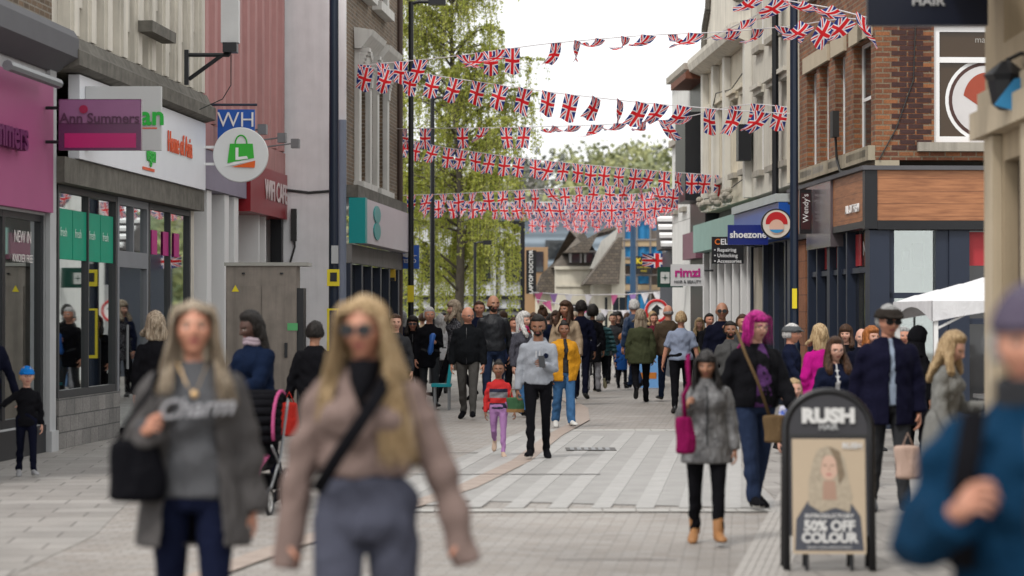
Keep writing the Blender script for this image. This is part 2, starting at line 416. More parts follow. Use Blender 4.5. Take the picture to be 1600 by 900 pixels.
    mb = MB(); [mb.box(-0.25 + i * 0.085, -0.2 + i * 0.085, -0.25, 0.25, 0.0065, 0.010) for i in range(6)]
    mb.build('lid', M['grey'], d)
    # ribbed guidance strip on the right
    tp = plain('tactile_stone', (0.36, 0.34, 0.32), 0.6, var=0.1)
    mb = MB(); a = Vector((1.12, 13.4)); e = Vector((2.5, 22.5)); dv = e - a; n = 20
    for i in range(n):
        p = a + dv * (i / n); q = a + dv * ((i + 0.97) / n)
        mb.prism([(p.x, p.y), (p.x + 0.34, p.y), (q.x + 0.34, q.y), (q.x, q.y)], 'z', 0.005, 0.009)
        for r in range(6):
            o = 0.03 + r * 0.052
            mb.prism([(p.x + o, p.y), (p.x + o + 0.024, p.y), (q.x + o + 0.024, q.y), (q.x + o, q.y)], 'z', 0.009, 0.014)
    tag(mb.build('paving', tp), kind='structure')
ground()

# ------------------------------------------------------------------ facade helper
class Facade:
    """a building front; local x runs along it, y goes into the building, z up"""
    def __init__(s, name, label, p0, p1, cat='building', side='L'):
        # left side: x away from the camera; right side: x towards the camera
        a, b = (Vector(p0), Vector(p1)) if side == 'L' else (Vector(p1), Vector(p0))
        s.a, s.b = a, b; s.d = (b - a).normalized(); s.len = (b - a).length
        ang = math.atan2(s.d.y, s.d.x)
        s.o = thing(name, label, cat, (a.x, a.y, 0), ang)
        s.mi = s.o
    def S(s, px, off=0.0):            # photo column -> distance along the front (off = set back inwards)
        u = (px - 800) / F; d = s.d; a = s.a + Vector((-d.y, d.x)) * off
        return (u * a.y - a.x) / (d.x - u * d.y)
    def Z(s, px, py):                 # photo row -> height on the front
        Y = s.a.y + s.d.y * s.S(px); return CH + (HY - py) / F * Y
def sash(parent, x0, x1, z0, z1, y=0.12, fm=None, gm=None, bars=(1, 1), fw=0.05, name='window', sill=None, pane=True):
    """framed window in an opening; frame is the part, pane and sill sub-parts"""
    fm = fm or M['whitep']; mb = MB()
    mb.box(x0, x0 + fw, y, y + 0.06, z0, z1); mb.box(x1 - fw, x1, y, y + 0.06, z0, z1)
    mb.box(x0 + fw, x1 - fw, y, y + 0.06, z0, z0 + fw); mb.box(x0 + fw, x1 - fw, y, y + 0.06, z1 - fw, z1)
    for i in range(1, bars[0] + 0):
        x = x0 + (x1 - x0) * i / bars[0]; mb.box(x - 0.018, x + 0.018, y + 0.004, y + 0.05, z0 + fw, z1 - fw)
    for i in range(1, bars[1] + 0):
        z = z0 + (z1 - z0) * i / bars[1]; mb.box(x0 + fw, x1 - fw, y + 0.008, y + 0.055, z - 0.025, z + 0.025)
    w = mb.build(name, fm, parent)
    if pane: MB().box(x0 + fw * 0.5, x1 - fw * 0.5, y + 0.02, y + 0.035, z0 + fw * 0.5, z1 - fw * 0.5).build('pane', gm or M['glass'], w)
    if sill: MB().box(x0 - 0.08, x1 + 0.08, -0.1, y + 0.03, z0 - 0.11, z0 - 0.003).build('sill', sill, w)
    return w
# line of the left fronts and of the right fronts
def LX(Y): return -5.51 + 0.0744 * (Y - 29.4)
def RX(Y): return 5.2 - 0.0453 * (Y - 34.6)
def LY(px): return 7.697 / (0.0744 - (px - 800) / F)
def RY(px): return 6.767 / ((px - 800) / F + 0.0453)

# ---- left 1: pink-fascia shop with brick above
def left1():
    Y0, Y1 = 22.0, 29.05
    f = Facade('corner_shop', 'pink fronted shop with brown brick upper storey and dark cornice', (LX(Y0), Y0), (LX(Y1), Y1)); o = f.o; L = f.len
    pink = plain('pink_fascia', (0.34, 0.075, 0.19), 0.5, var=0.05, bumps=0.02); mg = M['lgrey']
    z = lambda y: f.Z(40, y)
    ops = [(L - 3.6, L - 0.28, 0.35, z(332))]
    mb = MB(); walls(mb, 0, L, 0, 0.3, 0, 5.0, ops); mb.build('wall', mg, o)
    mb = MB(); mb.box(0, L, 0, 7, 5.0, 10.2); mb.box(0, L, 4.0, 7, 0, 5.0); mb.build('upper_wall', M['brickd'], o)
    MB().prism([(-0.32, 4.72), (-0.05, 4.55), (0.0, 4.55), (0.0, 5.05), (-0.26, 5.05), (-0.32, 4.95)], 'x', 0, L + 0.05).build('cornice', M['lead'], o)
    MB().box(0, L - 0.25, -0.09, -0.003, z(328), z(122)).build('fascia', pink, o)
    MB().tube([(L - 3, -0.32, z(128)), (L - 0.9, -0.32, z(128))], 0.06).build('awning_roller', M['grey'], o)
    pur = plain('purple_letters', (0.12, 0.02, 0.09), 0.4)
    text('Ann Summers', 0.46, o, (f.S(38, -0.16), -0.16, z(222)), pur, 'sign_lettering', ext=0.05, bold=0.01, align='RIGHT')
    fr = MB()
    x0, x1 = ops[0][:2]; za, zb = ops[0][2:]
    for x in (x0, x0 + 1.6, x1 - 0.12): fr.box(x, x + 0.12, 0.02, 0.14, za, zb)
    fr.box(x0, x1, 0.022, 0.138, za, za + 0.1); fr.box(x0, x1, 0.022, 0.138, zb - 0.08, zb)
    w = fr.build('shop_window', M['dark'], o)
    MB().box(x0, x1, 0.06, 0.075, za, zb).build('pane', M['shop'], w)
    mb = MB(); mb.box(x0, x1, 2.2, 2.3, 0.1, zb + .1); mb.box(x0, x1, 0.3, 2.2, zb + 0.05, zb + 0.15); mb.box(x0, x1, 0.3, 2.2, 0.2, 0.34)
    mb.box(x1 + 0.0, x1 + 0.1, 0.3, 2.2, 0.2, zb)
    mb.build('shop_interior', plain('brown_interior', (0.22, 0.10, 0.06), 0.8), o)
    mb = MB()
    for i in range(4):
        x = x1 - 0.5 - i * 0.65
        mb.lathe([(0.14, 0), (0.02, 0.05), (0.02, 0.7), (0.13, 0.85), (0.11, 1.05), (0.17, 1.3), (0.05, 1.42), (0.03, 1.5)], (x, 0.8, 0.34), 12)
    mb.build('display_mannequins', plain('pale_display', (0.45, 0.33, 0.25), 0.7), o)
    wt = plain('white_vinyl', (0.75, 0.72, 0.7), 0.5)
    text('NEW IN', 0.2, o, (x1 - 0.8, 0.045, f.Z(50, 372)), wt, 'window_lettering', ext=0.001)
    text('KNICKER FREE', 0.13, o, (x1 - 0.8, 0.045, f.Z(50, 405)), wt, 'window_lettering', ext=0.001)
    MB().box(0, ops[0][1], -0.02, -0.003, 0.0, 0.33).build('stall_riser', M['dark'], o)
    mb = MB(); mb.box(L - 0.28, L + 0.0, -0.06, -0.004, 0, z(122) + .3); mb.box(L - 0.3, L + 0.02, -0.09, -0.004, 0, 0.25)
    mb.build('pilaster', M['lgrey'], o)
    # projecting sign
    s = thing('projecting_sign', 'purple projecting sign with a magenta strip beside the pink fascia', 'shop sign', at(156.5, 195, 28.4))
    k = K(28.4); w, h = 129 / k / 2, 80 / k / 2
    MB().box(-w, w, -0.04, 0.04, -h, h).build('panel', plain('plum_panel', (0.10, 0.015, 0.075), 0.2, bumps=0), s)
    MB().box(-w + .01, w - .01, -0.044, -0.041, 0.02, h - 0.01).build('upper_band', plain('mauve_panel', (0.26, 0.10, 0.22), 0.25, bumps=0), s)
    MB().box(-w + 0.07, w - 0.06, -0.046, -0.041, -h + 0.03, -h + 0.2).build('magenta_strip', plain('magenta_panel', (0.42, 0.0, 0.12), 0.3, bumps=0), s)
    text('Ann Summers', 0.165, s, (0, -0.055, 0.07), plain('plum_text', (0.07, 0.01, 0.05), 0.3), ext=0.004, bold=0.003)
    mb = MB(); mb.lathe([(0.001, -0.01), (0.05, -0.01), (0.05, 0.01), (0.001, 0.01)], (0, 0, 0), 16); mb.v = [(x - 0.19, zz - 0.05, y + 0.18) for x, y, zz in mb.v]
    mb.build('emblem', plain('crimson_dot', (0.3, 0.0, 0.05), 0.4), s)
    mb = MB(); mb.tube([(-w, 0, 0.2), (-w - 0.16, 0, 0.2)], 0.02); mb.tube([(-w, 0, -0.2), (-w - 0.16, 0, -0.2)], 0.02); mb.build('bracket', M['dark'], s)
left1()

# ---- left 2: pale ribbed stone building with the grocery
def left2():
    Y0, Y1 = 29.05, LY(303)
    f = Facade('grocery_building', 'soiled cream stone building with tall ribs above a glazed grocery', (LX(Y0), Y0), (LX(Y1), Y1)); o = f.o; L = f.len
    # heights
    zf0, zf1 = 3.55, 4.62
    mb = MB(); mb.box(0, L, 0.0, 6, zf1, 10.5); mb.box(0, L, 5.0, 6, 0, zf1)
    mb.box(0, 0.22, 0, 5, 0, zf1); mb.box(L - 0.22, L, 0, 5, 0, zf1)
    mb.build('wall', M['stone'], o)
    # ribs and narrow windows
    n = 10; px = [101, 128, 160, 181, 203, 222, 240, 256, 272, 290]
    rib = MB(); win = []
    for i in range(n):
        x = 0.25 + (L - 0.7) * i / (n - 1)
        rib.box(x, x + 0.34, -0.16, -0.003, zf1 + 0.42, 10.4)
        rib.box(x + 0.05, x + 0.29, -0.2, -0.16, zf1 + 0.42, 10.4)
    rib.each('stone_rib', M['stone'], o)
    for i in range(n - 1):
        x = 0.25 + (L - 0.7) * i / (n - 1) + 0.36; x1 = 0.25 + (L - 0.7) * (i + 1) / (n - 1) - 0.02
        w = MB().box(x, x1 - 0.2, -0.06, -0.003, 5.35, 9.6).build('window', M['dark'], o)
        MB().box(x + 0.04, x1 - 0.24, -0.072, -0.062, 5.4, 9.55).build('pane', M['glass'], w)
        MB().box(x1 - 0.2, x1, -0.1, -0.003, 5.45 + (i % 3) * 0.25, 9.8).build('mullion_block', M['stone'], o)
    mb = MB()
    mb.prism([(-0.34, zf1 + 0.02), (-0.2, zf1 - 0.02), (0, zf1 - 0.02), (0, zf1 + 0.40), (-0.2, zf1 + 0.40), (-0.27, zf1 + 0.25), (-0.34, zf1 + 0.2)], 'x', 0.0, L)
    mb.box(L * 0.44, L * 0.62, -0.4, -0.2, zf1 + 0.85, zf1 + 1.0)
    mb.build('ledge', M['ledge'], o)
    fas = MB().box(0.55, L - 0.1, -0.2, -0.06, zf0, zf1 - 0.04).build('fascia', plain('white_fascia', (0.78, 0.8, 0.85), 0.35, var=0.05, bumps=0), o)
    bd = MB(); bd.box(0.0, L, -0.16, 0.3, zf0 - 0.32, zf0 - 0.01); bd.build('transom_band', M['ledge'], o)
    gr = plain('green_letters', (0.02, 0.45, 0.05), 0.4); orr = plain('orange_letters', (0.75, 0.10, 0.03), 0.4)
    text('Vegan', 0.32, fas, (f.S(235, -.21), -0.215, zf0 + 0.3), gr, 'lettering', bold=0.004, shear=0.25, sx=0.75)
    text('Home of Asia', 0.42, fas, (f.S(281, -.21), -0.215, (zf0 + zf1) / 2 + 0.02), orr, 'lettering', bold=0.006, sx=0.72)
    MB().box(f.S(222, -.2), f.S(240, -.2), -0.212, -0.203, zf0 + 0.07, zf0 + 0.11).build('underline', orr, fas)
    # shopfront: window, door, window
    ff = plain('charcoal_frame', (0.045, 0.047, 0.05), 0.45, bumps=0.03); gf = plain('grey_frame', (0.20, 0.21, 0.23), 0.5, bumps=0.03)
    top = zf0 - 0.33; W1 = (0.3, f.S(183)); D = (f.S(184), f.S(232)); W2 = (f.S(233), L - 0.25)
    for (a, b), tile in ((W1, 1), (W2, 1)):
        sr = 0.62; fr = MB()
        fr.box(a, a + 0.08, 0, 0.12, sr, top); fr.box(b - 0.08, b, 0, 0.12, sr, top); fr.box(a, b, 0.002, 0.118, sr, sr + 0.09); fr.box(a, b, 0.002, 0.118, top - 0.08, top)
        fr.box((a + b) / 2 - 0.02, (a + b) / 2 + 0.02, 0.004, 0.1, sr, top)
        w = fr.build('shop_window', ff, o); MB().box(a, b, 0.05, 0.062, sr, top).build('pane', M['shop'], w)
        MB().box(a - 0.05, b + 0.05, -0.03, 0.25, 0, sr - 0.004).build('stall_riser', brickm('grey_tiles', (0.22, 0.21, 0.20), (0.16, 0.155, 0.15), (0.08, 0.08, 0.08), 0.4, 0.2, 0.008), o)
    a, b = D; mb = MB()
    mb.box(a, a + 0.1, 0.0, 0.14, 0, top); mb.box(b - 0.1, b, 0, 0.14, 0, top); mb.box(a + .1, b - .1, 0.0, 0.14, 2.28, 2.5); mb.box(a + 0.1, b - 0.1, 0.0, 0.12, top - 0.1, top)
    mb.box((a + b) / 2 - 0.03, (a + b) / 2 + 0.03, 0.0, 0.12, 2.5, top - .1)
    d = mb.build('door', gf, o); MB().box(a + 0.1, b - 0.1, 0.05, 0.06, 0.1, top).build('pane', M['shop'], d)
    MB().tube([(a + 0.35, -0.05, 0.9), (a + 0.35, -0.05, 1.5)], 0.02).build('handle', M['grey'], d)
    mb = MB(); mb.box(0.3, L - 0.2, 3.4, 3.5, 0, top + .3); mb.box(0.3, L - 0.2, 0.3, 3.4, top + 0.1, top + 0.2); mb.box(0.22, 0.3, 0.3, 3.4, 0, top); mb.box(L - 0.3, L - 0.22, 0.3, 3.4, 0, top)
    mb.build('shop_interior', M['insidel'], o)
    # green lettered panels painting in a reflected shopfront, shelves of goods
    gp = plain('green_reflection', (0.0, 0.30, 0.18), 0.5, bumps=0); mb = MB()
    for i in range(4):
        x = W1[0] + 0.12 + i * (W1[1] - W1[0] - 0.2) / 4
        p = MB().box(x, x + (W1[1] - W1[0] - 0.2) / 4 - 0.03, 0.03, 0.04, 2.32, 2.32 + 0.62).build('green_reflection', gp, o)
        text('fresh', 0.16, p, (x + 0.25, 0.025, 2.65), plain('reflected_white', (0.6, 0.8, 0.7), 0.5), ext=0.001)
    sh = MB(); gc = [plain('goods_%s' % n_, c) for n_, c in (('ochre', (0.5, 0.32, 0.05)), ('red', (0.4, 0.05, 0.03)), ('cream', (0.6, 0.55, 0.42)), ('teal', (0.05, 0.25, 0.25)))]
    for i in range(60):
        x = 0.5 + random.random() * (L - 1.0); zz = random.choice((0.7, 1.1, 1.5, 1.9)); ww = 0.08 + random.random() * 0.12
        sh.box(x, x + ww, 0.7 + random.random() * 0.2, 1.1, zz, zz + 0.12 + random.random() * 0.2, random.randrange(4))
    for zz in (0.66, 1.06, 1.46, 1.86): sh.box(0.45, L - 0.45, 0.65, 1.15, zz, zz + 0.03, 2)
    sh.build('shelf_goods', gc, o)
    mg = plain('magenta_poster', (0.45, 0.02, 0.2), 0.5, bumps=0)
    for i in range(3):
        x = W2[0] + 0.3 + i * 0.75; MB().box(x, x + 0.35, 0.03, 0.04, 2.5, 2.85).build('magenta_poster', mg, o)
    # white upright projecting board
    s = thing('projecting_sign', 'white square projecting board with green letters behind the purple sign', 'shop sign', at(193, 185, 29.9)); k = K(29.9)
    w, h = 59 / k, 50 / k
    MB().box(-w, w, -0.05, 0.05, -h, h).build('panel', plain('white_board', (0.55, 0.56, 0.56), 0.5, bumps=0, var=0.03), s)
    text('vegan', 0.33, s, (0.14, -0.06, 0.02), gr, bold=0.008); MB().box(0.2, 0.42, -0.056, -0.051, -0.13, -0.115).build('underline', orr, s)
    MB().tube([(-w, 0, 0.2), (-w - 0.35, 0, 0.2)], 0.02).build('bracket', M['grey'], s)
    # round sign with shopping bag
    Yc = 37.2; k = K(Yc); r = 43 / k
    s = thing('round_sign', 'round white projecting sign with a green shopping bag', 'shop sign', at(376, 242, Yc))
    mb = MB().lathe([(r - 0.01, -0.05), (r, -0.04), (r, 0.04), (r - 0.01, 0.05)], (0, 0, 0), 48); mb.v = [(x, zz, y) for x, y, zz in mb.v]
    mb.f = [f_[::-1] for f_ in mb.f]; mb.build('disc', plain('white_disc', (0.7, 0.71, 0.71), 0.4, bumps=0, var=0.03), s)
    gm = plain('bag_green', (0.03, 0.42, 0.03), 0.4, bumps=0, var=0.03)
    MB().prism([(-0.2, -0.13), (0.21, -0.05), (0.19, 0.17), (-0.16, 0.17)], 'y', -0.062, -0.052).build('bag_emblem', gm, s)
    mb = MB().tube([(0.09 * math.cos(t) + 0.01, -0.058, 0.17 + 0.13 * math.sin(t)) for t in np.linspace(0, PI, 12)], 0.011); mb.build('bag_handle', gm, s)
    mb = MB(); mb.box(-0.075, -0.03, -0.068, -0.063, -0.08, 0.11); mb.prism([(-0.03, -0.08), (0.12, -0.06), (0.10, -0.02), (-0.03, -0.035)], 'y', -0.068, -0.063); mb.prism([(-0.25, -0.18), (-0.1, -0.11), (0.22, -0.09), (-0.06, -0.15)], 'y', -0.068, -0.063)
    mb.build('letter_emblem', M['whitep'], s)
    MB().prism([(-0.14, -0.19), (0.22, -0.2), (0.23, -0.09)], 'y', -0.072, -0.069).build('orange_emblem', plain('emblem_orange', (0.75, 0.12, 0.01), 0.4), s)
    mb = MB(); mb.box(-r - 0.35, -r + 0.02, -0.02, 0.02, 0.1, 0.14); mb.box(-r - 0.35, -r + 0.02, -0.02, 0.02, -0.16, -0.12); mb.build('bracket', M['whitep'], s)
    # bracketed camera box
    Yb = 34.6; s = thing('security_camera', 'white boxed security camera on a black angled wall bracket', 'security camera', at(360, 45, Yb)); k = K(Yb)
    mb = MB(); mb.box(-0.13, 0.12, -0.1, 0.12, -0.2, 0.42); mb.build('housing', plain('housing_white', (0.6, 0.6, 0.6), 0.5), s)
    MB().box(-0.1, 0.1, -0.14, 0.1, -0.34, -0.203).build('lens_hood', M['dark'], s)
    mb = MB(); mb.tube([(-0.02, 0, -0.34), (-0.02, 0, -0.37), (-0.62, 0.0, -0.37)], 0.03); mb.tube([(-0.12, 0, -0.37), (-0.6, 0.0, -0.72)], 0.03); mb.box(-0.66, -0.6, -0.05, 0.05, -0.8, -0.3)
    mb.build('bracket', M['dark'], s)
    MB().tube([(0, 0.03, -0.36), (0.0, 0.03, -0.8), (-0.12, 0.03, -1.0), (-0.45, 0.03, -1.15)], 0.008, 5).build('cable', M['cable'], s)
left2()

# ---- left 3: pink ribbed building, recessed entrance
def left3():
    Y0, Y1 = LY(303), LY(441)
    f = Facade('pink_building', 'dusky pink ribbed building with white piers and a red fascia below', (LX(Y0), Y0), (LX(Y1), Y1)); o = f.o; L = f.len
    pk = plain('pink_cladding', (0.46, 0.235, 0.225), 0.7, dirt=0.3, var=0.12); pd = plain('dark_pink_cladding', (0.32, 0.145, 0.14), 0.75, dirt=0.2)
    z0 = 4.35
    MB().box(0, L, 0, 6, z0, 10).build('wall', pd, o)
    mb = MB(); n = 11
    for i in range(n):
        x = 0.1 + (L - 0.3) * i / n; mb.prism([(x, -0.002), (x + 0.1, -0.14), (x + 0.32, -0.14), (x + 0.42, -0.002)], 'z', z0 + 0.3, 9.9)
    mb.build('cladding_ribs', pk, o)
    MB().box(0, L, -0.12, -0.003, z0 - 0.12, z0 + 0.28).build('band', pk, o)
    bt = brickm('beige_tiles', (0.30, 0.26, 0.22), (0.27, 0.235, 0.20), (0.12, 0.1, 0.09), 0.9, 0.55, 0.01)
    mb = MB(); mb.box(0, L, 1.1, 1.3, 0, z0 - .12); mb.box(0, 0.02, 0.5, 1.1, 0, z0 - .12); mb.build('recess_wall', bt, o)
    mb = MB()
    for px in (318, 346, 361): s_ = f.S(px); mb.box(s_, s_ + 0.38, -0.05, 0.5, 0, z0 - 0.75)
    for px in (404, 414): s_ = f.S(px); mb.box(s_, s_ + 0.1, 0.0, 0.4, 0, z0 - 0.75)
    mb.each('pier', M['whitep'], o)
    MB().box(0.0, f.S(376), -0.1, 0.9, z0 - 0.74, z0 - 0.125).build('fascia', plain('mauve_fascia', (0.25, 0.22, 0.30), 0.5), o)
    r = MB().box(f.S(377), L - 0.02, -0.16, 0.9, z0 - 0.95, z0 - 0.125).build('red_fascia', plain('deep_red_fascia', (0.28, 0.012, 0.02), 0.35), o)
    text('WIFI CAFE', 0.5, r, (f.S(417), -0.175, z0 - 0.52), plain('pale_letters', (0.7, 0.6, 0.6), 0.5), bold=0.006)
    mb = MB()
    for px in (338, 372, 395): s_ = f.S(px); mb = MB(); mb.tube([(s_, -0.03, z0 + 0.2), (s_, -0.7, z0 + 0.28)], 0.014, 6); mb.box(s_ - 0.06, s_ + 0.1, -0.82, -0.68, z0 + 0.2, z0 + 0.36); mb.build('spotlight', M['grey'], o)
    # blue WH board
    k = K(38.2); s = thing('projecting_sign', 'blue projecting board reading WH above the round white sign', 'shop sign', at(369, 201, 38.2))
    MB().box(-29 / k, 29 / k, -0.03, 0.03, -31 / k, 30 / k).build('panel', M['blue'], s)
    text('WH', 0.34, s, (0, -0.04, 0.13), M['whitep'], bold=-0.002, sx=1.0)
    MB().tube([(-0.55, 0, 0.38), (0.33, 0, 0.38)], 0.02).build('bracket', M['navy'], s)
left3()

# ---- kiosk / cabinet in front
def cabinet():
    Y = 33.0; k = K(Y); x = (415 - 800) / k
    o = thing('utility_cabinet', 'tall grimy grey brown metal cabinet standing by the pink building', 'cabinet', (x, Y, 0))
    w = 62 / k; top = CH + (HY - 410) / k
    cm = plain('cabinet_metal', (0.25, 0.215, 0.185), 0.5, 0.2, var=0.3, scale=5, dirt=0.5)
    MB().box(-w, w - 0.12, 0, 0.55, 0.08, top - 0.05).build('housing', cm, o)
    MB().box(-w - 0.02, w + 0.04, -0.04, 0.62, top - 0.047, top + 0.0).build('cap', plain('cabinet_cap', (0.35, 0.34, 0.31), 0.6), o)
    for xa, xb in ((-w + 0.02, -0.06), (-0.05, w - 0.14)):
        d = MB().box(xa, xb, -0.02, -0.002, 0.15, top - 0.32).build('door', cm, o)
    MB().box(w - 0.12, w - 0.03, 0.05, 0.5, 0.08, top - 0.35).build('side_vent', M['dark'], o)
    MB().box(w - 0.28, w - 0.24, -0.05, -0.02, 1.05, 1.25).build('handle', M['dark'], o)
    st = MB().prism([(-0.46, 1.95), (-0.36, 1.95), (-0.41, 2.04)], 'y', -0.026, -0.0225).build('warning_sticker', M['yellow'], o)
    MB().box(0.30, 0.44, -0.026, -0.0225, 1.42, 1.52).build('green_sticker', plain('sticker_green', (0.1, 0.4, 0.15), 0.5), o)
    mb = MB()
    for xx in (-0.3, 0.22): mb.lathe([(0.0, 0), (0.022, 0.0), (0.022, 0.02), (0, 0.02)], (xx, -0.02, top - 0.16), 10)
    mb.build('bolts', M['dark'], o)
    MB().box(-w + 0.03, w - 0.15, 0.02, 0.5, 0, 0.079).build('plinth', M['dark'], o)
cabinet()

# ---- left 4: white flank, brick front with ornate windows
def left4():
    Ya = 45.0; xa, xb = (447 - 800) / K(Ya), (541 - 800) / K(Ya)
    Y1 = 52.8; f = Facade('flank_building', 'white rendered flank wall building with brick front and carved window hoods', (xb, Ya), (xb + 0.0744 * (Y1 - Ya), Y1)); o = f.o; L = f.len
    mb = MB(); mb.box(0, L, 0.32, 8, 0, 9.6)
    o_fl = None
    W = [(1.35, 2.6), (4.0, 5.3)]
    wz = (f.Z(585, 288), f.Z(585, 120)); 
    ops = [(a, b, wz[0], wz[1]) for a, b in W] + [(a, b, wz[1] + 1.6, 9.0) for a, b in W]
    mb = MB(); walls(mb, 0, L, 0, 0.3, 4.0, 9.8, ops); mb.build('front_wall', M['brickd'], o)
    mb = MB(); mb.box(0, L, 0.31, 8, 4.0, 9.7); mb.box(-0.05, 0.0, -0.0, 8, 0, 9.8); mb.box(0, L, 2.0, 8, 0, 4.0)
    mb.build('flank_wall', M['white'], o)
    for a, b in W:
        for z0, z1 in ((wz[0], wz[1]), (wz[1] + 1.6, 9.0)):
            sash(o, a, b, z0, z1, 0.1, bars=(2, 2))
            mb = MB(); mb.box(a - 0.3, a - 0.003, -0.1, -0.003, z0 - 0.1, z1 + 0.25); mb.box(b + 0.003, b + 0.3, -0.1, -0.003, z0 - 0.1, z1 + 0.25)
            mb.box(a - 0.003, b + 0.003, -0.1, -0.003, z1 + 0.003, z1 + 0.25)
            mb.box(a - 0.4, b + 0.4, -0.2, -0.003, z0 - 0.28, z0 - 0.1)
            mb.prism([(-0.02, z1 + 0.253), (-0.14, z1 + 0.253), (-0.34, z1 + 0.5), (-0.38, z1 + 0.6), (-0.003, z1 + 0.66)], 'x', a - 0.4, b + 0.4)
            for xx in (a - 0.28, b + 0.02):
                for t in np.linspace(0, 1, 9):
                    mb.box(xx, xx + 0.24, -0.13 - 0.16 * t * t, -0.1, z1 - 0.35 + 0.55 * t, z1 - 0.35 + 0.55 * t + 0.075)
                for r_ in (0.05, 0.09):
                    mb.tube([(xx + 0.12 + r_ * math.cos(q), -0.3 - 0.02, z1 + 0.1 + r_ * math.sin(q)) for q in np.linspace(0, 2 * PI, 14)], 0.014, 5)
            mb.build('window_surround', plain('white_stone_trim', (0.62, 0.61, 0.58), 0.7, dirt=0.3), o)
    MB().box(0, L, -0.22, -0.003, 3.82, 4.05).build('ledge', M['ledge'], o)
    # teal shop: fascia, pilasters
    fa = MB().box(0, L, -0.34, -0.05, 2.97, 3.8).build('fascia', plain('pale_lilac_fascia', (0.55, 0.50, 0.55), 0.4, var=0.1, bumps=0, scale=1.2), o)
    MB().box(-0.02, -0.003, -0.345, -0.05, 2.96, 3.81).build('teal_return', M['teal'], fa); MB().box(-0.02, 0.25, -0.36, -0.345, 2.96, 3.81).build('teal_panel', M['teal'], fa)
    e8 = f.S(590, -.36); mb = MB(); mb.prism([(e8 + 0.5 * math.cos(t) * 1.0, 3.56 + 0.17 * math.sin(t)) for t in np.linspace(0, 2 * PI, 16)[:-1]], 'y', -0.36, -0.342)
    mb.prism([(e8 + 0.5 * math.cos(t) * 1.0, 3.24 + 0.17 * math.sin(t)) for t in np.linspace(0, 2 * PI, 16)[:-1]], 'y', -0.36, -0.342)
    mb.build('figure_eight_emblem', M['teal'], fa)
    # front: navy posts over stone dentils
    MB().box(0, L, -0.1, -0.003, 2.6, 2.95).build('architrave', plain('weathered_frieze', (0.22, 0.21, 0.2), 0.8, dirt=0.4), o)
    mb = MB()
    for x in (0.0, 1.5, 2.9, 4.3, 5.7, 7.3): mb.box(x, x + 0.22, -0.08, 0.15, 0, 2.59)
    mb.each('shopfront_post', M['navy'], o)
    MB().box(0, L, 0.05, 0.07, 0.55, 2.59).build('shop_window', M['glass'], o)
    MB().box(0.22, L - .3, -0.02, 0.2, 0, 0.54).build('stall_riser', M['navy'], o)
    # flank details
    y = 0.6
    mb = MB(); mb.box(-0.28, -0.08, xa * 0 + (xb - xa) + 0.05, (xb - xa) + 0.26, 0, 9.7)
    mb.build('downpipe', M['dark'], o)
    MB().tube([(-0.12, 0.08, 0.0), (-0.12, 0.08, 3.2), (-0.12, 0.08, CH + (HY - 188) / K(Ya))], 0.1, 10).build('vent_pipe', plain('pipe_grey', (0.2, 0.23, 0.3), 0.5), o)
    mb = MB(); mb.tube([(-0.07, 1.1, 3.95), (-0.07, 0.7, 3.9), (-0.07, 0.0, 3.95)], 0.025, 6); mb.tube([(-0.08, 1.0, 3.3), (-0.1, 0.95, 2.9), (-0.08, 1.1, 2.4)], 0.02, 6)
    mb.box(-0.14, -0.06, 0.92, 1.02, 3.0, 3.6); mb.build('cables', M['cable'], o)
    MB().tube([(L + 0.02, -0.05, 0), (L + 0.02, -0.05, 9.5)], 0.07, 8).build('corner_pipe', plain('rust_pipe', (0.09, 0.06, 0.05), 0.6), o)
    # wall between pink building and flank, set back
left4()
